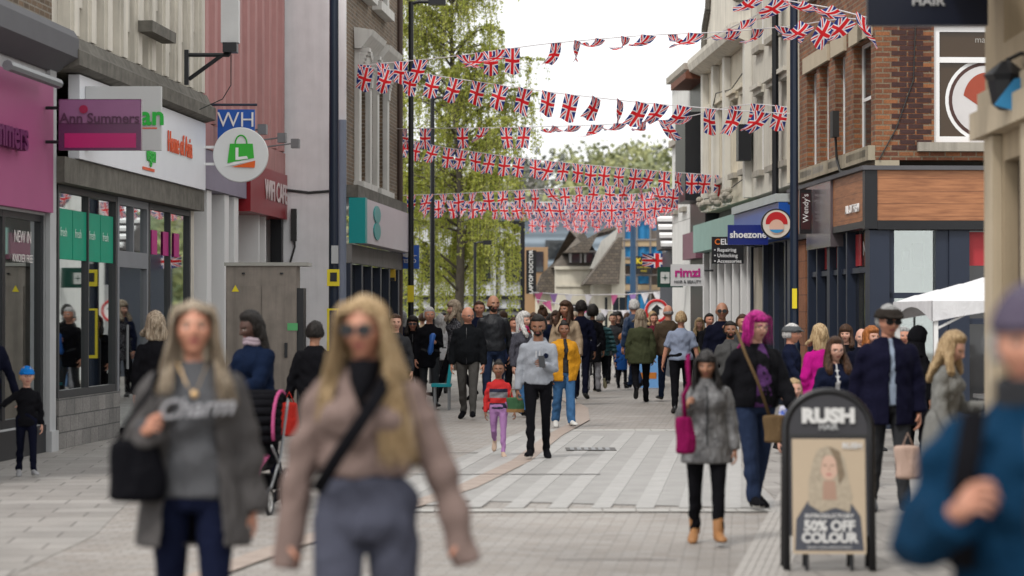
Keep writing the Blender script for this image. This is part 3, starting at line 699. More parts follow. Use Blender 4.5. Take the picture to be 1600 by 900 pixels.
# ------------------------------------------------------------------ right side
def curvy(mb, x0, x1, y0, y1, z0, z1): mb.box(x0, x1, y0, y1, z0, z1)
def right1():
    Ya, Yb = 18.2, 9.0
    xa = (1540 - 800) / K(Ya)
    f = Facade('stone_shop_building', 'near buff stone building with dark tall shop openings at the frame edge', (xa - 0.0265 * (Ya - Yb), Yb), (xa, Ya), side='R'); o = f.o; L = f.len
    buff = plain('buff_stone', (0.38, 0.30, 0.20), 0.85, dirt=0.3, bumps=0.3)
    ops = [(0.80 + i * 1.45, 1.63 + i * 1.45, 0.4, 2.75) for i in range(6)] + [(0.80 + i * 1.45, 1.63 + i * 1.45, 3.6, 5.4) for i in range(6)]
    mb = MB(); walls(mb, 0, L, 0, 0.3, 0, 6.5, ops); mb.build('wall', buff, o)
    MB().box(0.0, L, 2.5, 6, 0, 6.5).build('back_wall', M['inside'], o)
    mb = MB()
    for i in range(6):
        x = 0.80 + i * 1.45
        mb.box(x, x + 0.07, 0.1, 0.2, 0.4, 2.75); mb.box(x + 0.76, x + 0.83, 0.1, 0.2, 0.4, 2.75); mb.box(x + 0.38, x + 0.44, 0.1, 0.2, 0.4, 2.75); mb.box(x, x + .83, 0.102, 0.198, 2.3, 2.36)
    w = mb.build('shop_window', plain('brown_frames', (0.04, 0.025, 0.02), 0.5), o)
    MB().box(0.3, L, 0.14, 0.15, 0.4, 2.75).build('pane', M['glass'], w)
    mb = MB(); mb.box(0, L, -0.12, -0.003, 2.95, 3.15); mb.box(0, L, -0.06, -0.003, 3.16, 3.3)
    for i in range(7): mb.box(i * 1.45 + 0.36, min(L, i * 1.45 + 0.72), -0.07, -0.003, 0, 2.94)
    mb.each('pilaster', plain('pale_buff_stone', (0.48, 0.40, 0.29), 0.8, dirt=0.3), o)
    MB().box(0.35, L, -0.5, -0.13, 4.0, 4.5).build('awning_box', plain('awning_white', (0.6, 0.6, 0.62), 0.6), o)
    s = thing('wall_lantern', 'small dark lantern with a blue pennant on the near stone wall', 'lantern', at(1573, 140, 16.6)); 
    MB().loft([((0, 0, z), (r, 0, 0), (0, r, 0)) for z, r in ((-0.14, 0.05), (-0.1, 0.1), (0.06, 0.13), (0.1, 0.16), (0.2, 0.03))], 8).build('lantern', M['dark'], s)
    MB().prism([(-0.12, -0.12), (0.02, -0.16), (0.16, 0.08), (0.02, 0.06)], 'y', -0.18, -0.17).build('pennant', plain('pennant_blue', (0.03, 0.22, 0.45), 0.5), s)
    MB().tube([(0, 0, 0.2), (0.1, 0, 0.25), (0.3, 0, 0.24)], 0.015).build('bracket', M['dark'], s)
    Y = 17.0; k = K(Y); s = thing('projecting_sign', 'large navy projecting hair salon board high at the top edge', 'shop sign', at(1449, -30, Y)); w = 94 / k; h = 70 / k
    MB().box(-w, w, -0.04, 0.04, -h, h).build('panel', plain('deep_navy_panel', (0.005, 0.008, 0.02), 0.3, bumps=0), s)
    lt = plain('sign_grey_text', (0.42, 0.42, 0.42), 0.5)
    text('HAIR', 20 / k, s, (0, -0.05, -33 / k), lt, bold=0.0015, sx=1.15); text('RUSH', 0.22, s, (0, -0.05, 0.05), lt, bold=0.004)
    MB().tube([(w, 0, 0.1), (w + 0.3, 0, 0.1)], 0.025).build('bracket', M['dark'], s)
right1()

def right2():
    Y0, Y1 = 34.6, 41.2
    f = Facade('brick_corner_building', 'red brick corner building with wood panelled fascia and navy shopfront', (RX(Y0), Y0), (RX(Y1), Y1), side='R'); o = f.o; L = f.len
    wood = plain('wood_panel', (0.33, 0.125, 0.05), 0.5, var=0.18, bumps=0.1)
    wm, nt, b = newmat('wood_cladding'); v = coord(nt, 'Object', (1.2, 1.2, 14)); n = noise(nt, v, 2.2, 5, 0.6)
    sep = nt.nodes.new('ShaderNodeSeparateXYZ'); nt.links.new(coord(nt, 'Object'), sep.inputs[0])
    ln = _math(nt, 'LESS_THAN', _math(nt, 'FRACT', _math(nt, 'MULTIPLY', sep.outputs['Z'], 5.6)), 0.05)
    c = ramp(nt, n, [(0.25, (0.21, 0.08, 0.035)), (0.6, (0.40, 0.17, 0.075)), (0.85, (0.46, 0.21, 0.10))])
    nt.links.new(_mix(nt, _math(nt, 'MULTIPLY', ln, 0.6), c, (0.09, 0.03, 0.015)), b.inputs['Base Color']); b.inputs['Roughness'].default_value = 0.5
    zt, zb = 3.70, 2.98
    wins = []
    for px0, px1 in ((1261, 1276), (1281, 1295), (1305, 1321), (1334, 1350)):
        wins.append((f.S(px0), f.S(px1)))
    wins.append((L - 0.95, L - 0.3))
    ops = [(a, b_, 4.02, 5.66) for a, b_ in wins] + [(a, b_, 6.9, 8.4) for a, b_ in wins]
    mb = MB(); walls(mb, 0, L, 0, 0.35, zt + 0.15, 9.6, ops)
    # camera facing front: thickness along x, opening for the big window
    wy0, wy1 = (1461 - 1368) / 109.0, (1461 - 1368) / 109.0 + 1.35
    wz0, wz1 = CH + (HY - 222) / 109.2, CH + (HY - 38) / 109.2
    for (a, b_, z0, z1) in ((0.35, wy0, zt + .15, 9.6), (wy1, 8, zt + .15, 9.6), (wy0, wy1, zt + .15, wz0), (wy0, wy1, wz1, 9.6)):
        mb.box(L - 0.35, L, a, b_, z0, z1)
    mb.build('wall', M['brick'], o)
    # darker alternating headers beside the window
    db = plain('dark_brick', (0.055, 0.024, 0.022), 0.8, var=0.5, scale=14); db.node_tree
    mb = MB(); r0 = zt + 0.3; i = 0
    zz = r0
    while zz < 9.4:
        if i % 2 == 0:
            for y_ in (0.24, 0.48): mb.box(L + 0.0015, L + 0.005, y_ + 0.0, y_ + 0.215, zz, zz + 0.063)
        else:
            for y_ in (0.36, 0.60): mb.box(L + 0.0015, L + 0.005, y_, y_ + 0.215, zz, zz + 0.063)
        zz += 0.075; i += 1
    mb.build('dark_quoin_bricks', db, o)
    for (a, b_) in wins:
        for z0, z1 in ((4.02, 5.66), (6.9, 8.4)):
            sash(o, a, b_, z0, z1, 0.13, bars=(1, 2), sill=M['sill'])
        MB().box(a - 0.14, b_ + 0.14, -0.05, -0.003, 5.66, 5.92).build('lintel', plain('lintel_stone', (0.5, 0.43, 0.32), 0.8), o)
    # big window on the end
    mb = MB(); fw = 0.09; X0 = L - 0.12
    for (a, b_, z0, z1) in ((wy0, wy0 + fw, wz0, wz1), (wy1 - fw, wy1, wz0, wz1), (wy0 + fw, wy1 - fw, wz0, wz0 + fw), (wy0 + fw, wy1 - fw, wz1 - fw, wz1)):
        mb.box(X0, X0 + 0.07, a, b_, z0, z1)
    w = mb.build('window', M['whitep'], o)
    trz = CH + (HY - 92) / 109.2
    MB().box(X0 - 0.002, X0 + 0.075, wy0 + fw, wy1 - fw, trz - 0.04, trz + 0.04).build('transom', M['whitep'], w)
    MB().box(X0 + 0.02, X0 + 0.03, wy0, wy1, wz0, wz1).build('pane', glassm('brown_glass', (0.05, 0.028, 0.012), spec=0.35), w)
    MB().box(L - 0.1, L + 0.1, wy0 - 0.25, wy1 + 0.2, wz0 - 0.13, wz0 - 0.003).build('sill', M['sill'], w)
    # round decal cropped by the frame: rings and a russet field, no figure
    cy, cz = wy0 + 0.78, CH + (HY - 155) / 109.2
    def disc(r, x, mat, nm, a0=0, a1=2 * PI, sx=1.0):
        pts = [(cy + r * sx * math.cos(t), cz + r * math.sin(t)) for t in np.linspace(a0, a1, 40)]
        pts = [(max(wy0 + fw, min(wy1 - fw, p[0])), p[1]) for p in pts]
        MB().prism(pts[:-1] if a1 - a0 > 6 else pts, 'x', x, x + 0.003).build(nm, mat, w)
    disc(0.60, X0 + 0.032, M['whitep'], 'decal_disc'); disc(0.55, X0 + 0.036, plain('decal_brown', (0.07, 0.03, 0.025), 0.5), 'decal_ring', sx=1)
    disc(0.50, X0 + 0.040, plain('decal_pale', (0.62, 0.6, 0.6), 0.5), 'decal_field')
    disc(0.40, X0 + 0.044, plain('decal_russet', (0.34, 0.06, 0.03), 0.5), 'decal_patch', R(-50), R(170), 0.85)
    text('many', 0.13, w, (X0 + 0.034, wy0 + 0.75, wz1 - 0.2), plain('faint_white', (0.35, 0.33, 0.3), 0.5), rot=(R(90), 0, R(90)), ext=0.001)
    # string course + lead flashing + fascia both ways
    mb = MB(); mb.box(0, L, -0.1, -0.003, zt + 0.15, zt + 0.36); mb.box(0, L, 0.0, 0.35, zt, zt + 0.147)
    mb.build('string_course', plain('buff_render', (0.40, 0.35, 0.26), 0.85, dirt=0.5), o)
    mb = MB(); mb.box(-0.0, L + 0.2, -0.22, -0.14, zt, zt + 0.06); mb.box(L + 0.13, L + 0.2, -0.14, 8, zt, zt + 0.06); mb.box(0, L + 0.13, -0.14, -0.003, zt + 0.03, zt + 0.06); mb.box(L + 0.003, L + 0.13, -0.003, 8, zt + 0.03, zt + 0.06)
    mb.build('flashing', M['lead'], o)
    fa = MB(); fa.box(0, f.S(1279), -0.16, -0.003, zb, zt - 0.004); fa.box(f.S(1318), L - 0.02, -0.16, -0.003, zb, zt - 0.004); fa.box(L + 0.003, L + 0.14, 0.0, 8, zb, zt - 0.004)
    fas = fa.each('fascia', wm, o)[1]
    MB().box(f.S(1279) + 0.004, f.S(1318) - 0.004, -0.2, -0.003, zb - 0.3, zt + 0.06).build('dark_sign_panel', plain('smoky_panel', (0.12, 0.10, 0.11), 0.2), o)
    mb = MB(); a, b_ = f.S(1287), f.S(1301)
    mb.box(a, a + 0.1, -0.4, -0.21, zb - 0.05, zt - 0.06); sgn = mb.build('box_sign', plain('black_box', (0.012, 0.01, 0.012), 0.3), o)
    MB().box(a + 0.1, a + 0.106, -0.38, -0.23, zb + 0.02, zt - 0.12).build('sign_face', plain('sign_face_dark', (0.05, 0.012, 0.014), 0.3, bumps=0), sgn)
    text("Wendy's", 0.13, sgn, (a + 0.11, -0.305, (zb + zt) / 2), M['whitep'], rot=(R(90), R(-90), R(90)), ext=0.002)
    text('ALL CUT FRESH', 0.17, fas, (f.S(1350), -0.175, zb + 0.2), M['whitep'], bold=0.002, sx=0.9)
    mb = MB(); mb.box(L - 0.02, L + 0.16, -0.18, -0.0, zb - 0.12, zt); mb.box(0, L - 0.02, -0.17, -0.002, zb - 0.1, zb - 0.003); mb.box(L + 0.0, L + 0.16, 0.002, 8, zb - 0.13, zb - 0.004)
    mb.build('fascia_frame', M['dark'], o)
    # ground floor columns
    mb = MB(); mb.box(0, f.S(1268), -0.1, 0.35, 0, zb - 0.11); mb.build('wood_tiled_pier', brickm('orange_tiles', (0.28, 0.115, 0.055), (0.24, 0.10, 0.05), (0.16, 0.07, 0.04), 0.4, 0.28, 0.01), o)
    mb = MB()
    for px in (1269, 1283, 1300, 1316, 1330, 1361): s_ = f.S(px); mb.box(s_, s_ + (0.24 if px in (1300, 1361) else 0.1), -0.08, 0.2, 0, zb - 0.11)
    mb.box(f.S(1269), L - 0.1, -0.03, 0.1, 2.25, 2.33); mb.box(f.S(1269), L - 0.1, -0.05, 0.15, 0.0, 0.4)
    g = lambda px: (px - 1368) / 109.0
    mb.box(L - 0.25, L + 0.1, -0.1, g(1388), 0, zb - 0.14); mb.box(L - 0.2, L + 0.06, g(1462), g(1482), 0, zb - .14); mb.box(L - 0.2, L + 0.09, g(1482) + 0.002, g(1514), 0, zb - .14)
    mb.box(L - 0.1, L + 0.03, g(1388) + .002, g(1462) - .002, 1.87 + 0.0, 1.95); mb.box(L - 0.1, L + 0.03, g(1388) + .002, g(1462) - .002, 0, 0.3)
    mb.box(L - 0.1, L + 0.03, g(1514) + .002, 8, 1.5, 1.58)
    mb.box(L - 0.1, L + 0.03, g(1388) + .002, g(1397), 0.3, zb - .14)
    mb.each('shopfront_post', M['navy'], o)
    w1 = MB().box(f.S(1269), L - 0.25, 0.05, 0.062, 0.4, zb - 0.1).build('shop_window', glassm('dark_shop_glass', (0.012, 0.013, 0.016)), o)
    w2 = MB().box(L - 0.05, L - 0.04, g(1388), g(1462), 0.3, zb - 0.14).build('shop_window', M['shop2'], o)
    MB().box(L - 0.05, L - 0.04, g(1514), 8, 0.3, zb - 0.14).build('shop_window', glassm('dark_shop_glass'), o)
    mb = MB(); mb.box(L - 1.6, L - 1.5, 0.1, 3, 0, zb); mb.box(L - 1.5, L - 0.06, g(1478), g(1480), 0, zb); mb.box(L - 1.5, L - .06, 0.05, 0.1, 0, zb)
    mb.build('shop_interior', plain('grey_green_interior', (0.27, 0.28, 0.25), 0.9), o)
    mb = MB(); mb.box(L - 1.49, L - 1.45, 0.85, 1.1, 2.35, 2.7); mb.box(L - 1.49, L - 1.45, 0.7, 0.8, 2.3, 2.6); mb.box(L - 1.49, L - 1.45, 0.6, 1.0, 1.1, 1.5)
    mb.build('wall_pictures', M['dark'], o)
    MB().box(L - 0.9, L - 0.88, g(1438), g(1456), 0.95, 1.25).build('poster', plain('poster_pale', (0.35, 0.4, 0.45), 0.6), o)
    mb = MB()
    for px0, px1 in ((1286, 1292), (1304, 1312), (1334, 1342), (1348, 1358)): mb.box(f.S(px0), f.S(px1), 0.03, 0.045, 2.36, zb - 0.15)
    mb.box(L - 0.035, L - 0.025, g(1514), g(1560), CH + (490 - 415) / 109, zb - 0.16)
    rp = mb.each('red_poster', plain('poster_red', (0.42, 0.03, 0.04), 0.5), o)[3]
    text('NEW', 0.3, rp, ((f.S(1348) + f.S(1358)) / 2, 0.025, 2.6), M['whitep'], ext=0.001)
    # cables and junction box
    mb = MB(); a = f.S(1320); mb.box(a - 0.14, a + 0.1, -0.2, -0.1, 4.35, 4.75); mb.tube([(a, -0.14, 4.35), (a, -0.12, 4.0), (a + 0.3, -0.12, 3.8), (a + 1.2, -0.13, 3.75)], 0.02, 6)
    mb.tube([(L + 0.02, 0.6, 6.2), (L + 0.02, 0.55, 5.0), (L + 0.02, 0.3, 4.3), (L + 0.02, 0.05, 3.85)], 0.009, 5)
    mb.build('cables', M['cable'], o)
    # back and roof mass
    MB().box(0, L - 0.36, 0.36, 8, zt + .3, 9.7).build('core', M['inside'], o)
    # round projecting sign
    Y = 40.9; k = K(Y); r = 23 / k
    s = thing('round_sign', 'round cream and red projecting sign with dark rim by the tall post', 'shop sign', at(1213, 350, Y))
    def dd(r_, y, mat, nm, a0=0, a1=2 * PI, sx=1, dz=0):
        pts = [(r_ * sx * math.cos(t), dz + r_ * math.sin(t)) for t in np.linspace(a0, a1, 40)]
        MB().prism(pts[:-1] if a1 - a0 > 6 else pts, 'y', y - 0.004, y).build(nm, mat, s)
    MB().prism([(r * 1.04 * math.cos(t), r * 1.04 * math.sin(t)) for t in np.linspace(0, 2 * PI, 40)[:-1]], 'y', -0.05, 0.05).build('disc', M['dark'], s)
    dd(r * 0.94, -0.051, plain('sign_cream', (0.72, 0.68, 0.6), 0.4), 'face'); dd(r * 0.74, -0.056, M['red'], 'red_field', R(-8), R(188), 1.0, 0.02)
    dd(r * 0.5, -0.061, plain('sign_pinkish', (0.72, 0.48, 0.38), 0.4), 'centre', dz=-0.05)
    dd(r * 0.62, -0.066, plain('sign_sky', (0.05, 0.3, 0.6), 0.4), 'blue_base', R(218), R(322))
    MB().tube([(0.2, 0, 0.35), (0.45, 0, 0.35)], 0.02).build('bracket', M['dark'], s)
right2()

def upper_front(f, bays, z0, z1, wallm, top, base=3.9, depth=8, sillm=None, wz=((4.3, 5.9),), bars=(1, 2), hood=True):
    o = f.o; L = f.len; ops = [(a, b, c, d) for a, b in bays for c, d in wz]
    mb = MB(); walls(mb, 0, L, 0, 0.3, base, top, ops); mb.build('wall', wallm, o)
    MB().box(0, L, 0.31, depth, 0.0, top - 0.1).build('core', M['inside'], o)
    for a, b in bays:
        for c, d in wz:
            sash(o, a, b, c, d, 0.1, bars=bars, sill=sillm or M['sill'])
            if hood: 
                mb = MB(); mb.box(a - 0.12, b + 0.12, -0.06, -0.003, d, d + 0.16); mb.box(a - 0.16, b + 0.16, -0.13, -0.062, d + 0.1, d + 0.18); mb.build('hood', wallm, o)
def right3():
    Y0, Y1 = 41.25, 46.8
    f = Facade('white_shop_building', 'white rendered building with black downpipe beside the brick corner', (RX(Y0), Y0), (RX(Y1), Y1), side='R'); o = f.o; L = f.len
    upper_front(f, [(0.7, 1.5), (2.3, 3.1), (3.7, 4.5)], 0, 0, plain('offwhite_render', (0.58, 0.55, 0.48), 0.8, dirt=0.4), 9.2, wz=((4.35, 5.8), (6.7, 8.1)))
    mb = MB(); mb.box(L - 0.55, L - 0.05, -0.12, -0.003, 3.9, 9.2); mb.build('cream_pilaster', M['cream'], o)
    a = f.S(1224); mb = MB(); mb.tube([(a, -0.14, 9.0), (a, -0.14, 3.75), (a - 0.2, -0.14, 3.5), (a - 1.6, -0.14, 3.35), (a - 1.7, -0.14, 3.2)], 0.06, 8)
    mb.build('downpipe', M['dark'], o)
    mb = MB(); mb.box(0, L, -0.35, -0.05, 2.95, 3.55); mb.build('fascia', M['blue'], o)
    MB().box(0.0, L, -0.4, -0.0, 3.56, 3.7).build('fascia_cap', plain('pale_cap', (0.45, 0.5, 0.5), 0.6), o)
    mb = MB(); 
    for x in (0, 0.5, 1.6, 2.9, 4.2, L - 0.3): mb.box(x, x + 0.14, -0.04, 0.2, 0, 2.94)
    mb.box(L - 0.9, L, -0.06, 0.2, 0, 2.93)
    mb.each('shopfront_post', M['navy'], o)
    MB().box(0.14, L - 0.9, 0.05, 0.06, 0, 2.94).build('shop_window', M['glass'], o)
    MB().box(0.7, 1.3, -0.07, 0.1, 0, 2.9).build('cream_pier', plain('pier_cream', (0.5, 0.46, 0.38), 0.8), o)
    k = K(42.0); s = thing('projecting_sign', 'navy blue projecting board reading shoezone in white', 'shop sign', at(1168.5, 367, 42.0))
    MB().box(-31.5 / k, 31.5 / k, -0.04, 0.04, -15.5 / k, 15.5 / k).build('panel', plain('shoe_navy', (0.008, 0.02, 0.18), 0.35, bumps=0), s)
    text('shoezone', 0.165, s, (0, -0.05, 0.0), M['whitep'], bold=0.004)
    MB().tube([(31 / k, 0, 0.1), (31 / k + 0.25, 0, 0.1)], 0.02).build('bracket', M['dark'], s)
right3()
def right4():
    Y0, Y1 = 46.85, 54.0
    f = Facade('cream_gabled_building', 'tall cream building with stepped cornice and carved brackets', (RX(Y0), Y0), (RX(Y1), Y1), side='R'); o = f.o; L = f.len
    upper_front(f, [(0.8, 1.6), (2.6, 3.4), (4.5, 5.2), (5.9, 6.5)], 0, 0, M['cream'], 7.0, wz=((4.5, 6.0),))
    mb = MB(); mb.prism([(-0.4, 7.2), (-0.36, 7.05), (-0.12, 6.95), (-0.003, 6.95), (-0.003, 7.3), (-0.4, 7.3)], 'x', 0, L); mb.build('cornice', M['stone'], o)
    mb = MB(); pts = [(0.1, 7.3), (0.3, 8.0), (0.9, 8.35), (1.2, 9.2), (2.2, 9.9), (3.2, 9.95), (4.2, 9.2), (4.6, 8.4), (5.4, 8.0), (L - 0.1, 7.9), (L - 0.1, 7.3)]
    mb.prism(pts, 'y', 0.0, 0.35); mb.build('shaped_gable', M['stone'], o)
    mb = MB()
    for (xa, za), (xb, zb) in zip(pts[:-2], pts[1:-1]): mb.tube([(xa, -0.04, za), (xb, -0.04, zb)], 0.09, 6)
    mb.build('gable_coping', M['ledge'], o)
    mb = MB()
    for x in (0.3, 2.1, 3.9, 6.9): mb.box(x, x + 0.32, -0.14, -0.003, 3.9, 6.94)
    mb.each('pilaster', plain('pale_pilaster', (0.66, 0.64, 0.58), 0.8, dirt=0.3), o)
    mb = MB()
    for x in (1.1, 3.0, 5.0):
        mb = MB()
        for q in range(14): mb.ell((x + (random.random() - .5) * 0.7, -0.15 - random.random() * 0.1, 3.95 + random.random() * 0.2), (0.09, 0.08, 0.07), 8, 5)
        mb.build('carved_bracket', M['sill'], o)
    MB().box(0.2, L - 0.2, -0.3, -0.01, 3.0, 3.6).build('fascia', plain('green_white_fascia', (0.25, 0.42, 0.38), 0.5), o)
    MB().box(0.0, L, 0.05, 0.06, 0, 2.99).build('shop_window', M['glass'], o)
    mb = MB()
    for x in (0, 1.2, 2.5, 3.6, 4.8, 6.0, L - 0.25): mb.box(x, x + 0.2, -0.06, 0.2, 0, 2.99)
    mb.each('shopfront_post', M['whitep'], o)
    mb = MB(); a = f.S(1176); mb.box(a - 0.13, a + 0.2, -0.3, -0.05, 4.6, 5.3); mb.build('speaker_box', M['dark'], o)
    mb = MB(); mb.tube([(1, -0.1, 5.6), (3, -0.15, 6.3), (5, -0.1, 6.2), (7, -.1, 6.4)], 0.012, 5); mb.tube([(0.2, -0.1, 4.2), (3, -0.1, 4.1), (7, -0.1, 4.3)], 0.012, 5); mb.build('cables', M['cable'], o)
    Yk = 45.4; k = K(Yk); s = thing('projecting_sign', 'black projecting board listing Repairing, Unlocking and Accessories', 'shop sign', at(1137, 391, Yk))
    w, h = 25 / k, 21 / k
    MB().box(-w, w, -0.04, 0.04, -h, h).build('panel', plain('sign_black', (0.008, 0.008, 0.01), 0.4, bumps=0), s)
    text('C', 0.15, s, (-w + 0.05, -0.05, h - 0.1), plain('letter_orange', (0.75, 0.18, 0.02), 0.4), align='LEFT', bold=0.003)
    text('ELL', 0.15, s, (-w + 0.16, -0.05, h - 0.1), M['whitep'], align='LEFT', bold=0.003)
    for i, t in enumerate(('• Repairing', '• Unlocking', '• Accessories')): text(t, 0.095, s, (-w + 0.04, -0.05, h - 0.25 - i * 0.105), M['whitep'], align='LEFT', bold=0.001)
    MB().tube([(w, 0, 0.1), (w + 0.2, 0, 0.1)], 0.02).build('bracket', M['dark'], s)
    k = K(51.2); s = thing('projecting_sign', 'white projecting board reading rimzi in magenta above HAIR & BEAUTY', 'shop sign', at(1074, 430, 51.2)); w, h = 26 / k, 17 / k
    MB().box(-w, w, -0.04, 0.04, -h, h).build('panel', plain('board_white', (0.62, 0.62, 0.63), 0.5, bumps=0, var=0.02), s)
    text('rimzi', 0.26, s, (0, -0.05, 0.05), plain('letter_magenta', (0.5, 0.01, 0.22), 0.4), bold=0.008, sx=1.05)
    text('HAIR & BEAUTY', 0.085, s, (0, -0.05, -0.14), plain('letter_grey', (0.1, 0.1, 0.11), 0.5), sx=0.95, bold=0.0005)
    MB().tube([(w, 0, 0.1), (w + 0.2, 0, 0.1)], 0.02).build('bracket', M['dark'], s)
    k = K(57.5); s = thing('projecting_sign', 'dark green projecting board with a pale square and star', 'shop sign', at(1047, 432, 57.5))
    MB().box(-20 / k, 20 / k, -0.04, 0.04, -17 / k, 15 / k).build('panel', plain('bottle_green', (0.005, 0.05, 0.035), 0.4), s)
    MB().box(-15 / k, -1 / k, -0.05, -0.042, -11 / k, 7 / k).build('pale_square', plain('pale_sq', (0.6, 0.62, 0.6), 0.5), s)
    MB().prism([(-8 / k + (0.09 if i % 2 == 0 else 0.02) * math.cos(i * PI / 4), -2 / k + (0.09 if i % 2 == 0 else 0.02) * math.sin(i * PI / 4)) for i in range(8)], 'y', -0.056, -0.051).build('star_emblem', plain('star_green', (0.005, 0.05, 0.035), 0.4), s)
right4()
def right5():
    f = Facade('black_timber_building', 'narrow black fronted building with red brown tiled roof', (RX(54.05), 54.05), (RX(56.8), 56.8), side='R'); o = f.o; L = f.len
    MB().box(0, L, 0, 7, 0, 7.0).build('wall', M['dark'], o)
    MB().prism([(-0.45, 6.9), (-0.45, 7.05), (2.2, 8.9), (2.2, 6.9)], 'x', -0.1, L + 0.1).build('roof', plain('red_tiles', (0.16, 0.06, 0.035), 0.8, var=0.3, scale=9), o)
    MB().box(0.4, L - 0.4, -0.4, -0.003, 4.2, 6.2).build('bay_window', M['dark'], o)
    MB().box(0.1, L - .1, -0.2, -0.003, 2.9, 3.5).build('fascia', plain('maroon_fascia', (0.2, 0.08, 0.12), 0.5), o)
    f = Facade('white_parapet_building', 'tall white building closing the right row, with moulded string course', (RX(56.85), 56.85), (RX(60.6), 60.6), side='R'); o = f.o; L = f.len
    w2 = plain('clean_white_render', (0.68, 0.68, 0.66), 0.75, dirt=0.25)
    upper_front(f, [(0.5, 1.2), (2.3, 3.0)], 0, 0, w2, 7.4, wz=((4.2, 5.4),), hood=False)
    mb = MB(); mb.box(-0.05, L + 0.05, -0.15, 0.3, 7.4, 7.55); mb.box(0, L, -0.1, -0.003, 5.8, 5.95); mb.build('string_course', M['sill'], o)
    MB().box(0, L, 0.0, 0.3, 0, 3.89).build('shop_wall', w2, o)
    MB().box(-0.05, 0, 0, 7, 0, 7.4).build('end_wall', w2, o)
    # far low shops after the bend
    o = thing('low_shop_building', 'low navy fronted shop with a striped lean-to roof below the white building', 'building', (4.4, 62, 0))
    MB().box(-0.3, 5, 0, 5, 0, 3.3).build('wall', M['navy'], o)
    MB().prism([(-0.6, 3.3), (1.6, 4.3), (1.6, 3.3)], 'x', -0.6, 5).build('roof', M['slate'], o)
    mb = MB(); [mb.prism([(-0.63 + i * 0.5, 3.36 + i * 0.23), (-0.5 + i * 0.5, 3.42 + i * 0.23), (-0.5 + i * 0.5, 3.5 + i * 0.23), (-0.63 + i * 0.5, 3.44 + i * 0.23)], 'x', -0.62, 5) for i in range(4)]
    mb.build('roof_battens', M['whitep'], o)
    MB().box(-0.28, 0.1, -0.1, -0.003, 0, 2.4).build('grey_post', M['lgrey'], o)
    MB().box(0.3, 1.2, -0.02, -0.003, 0, 2.1).build('door', M['dark'], o)
right5()

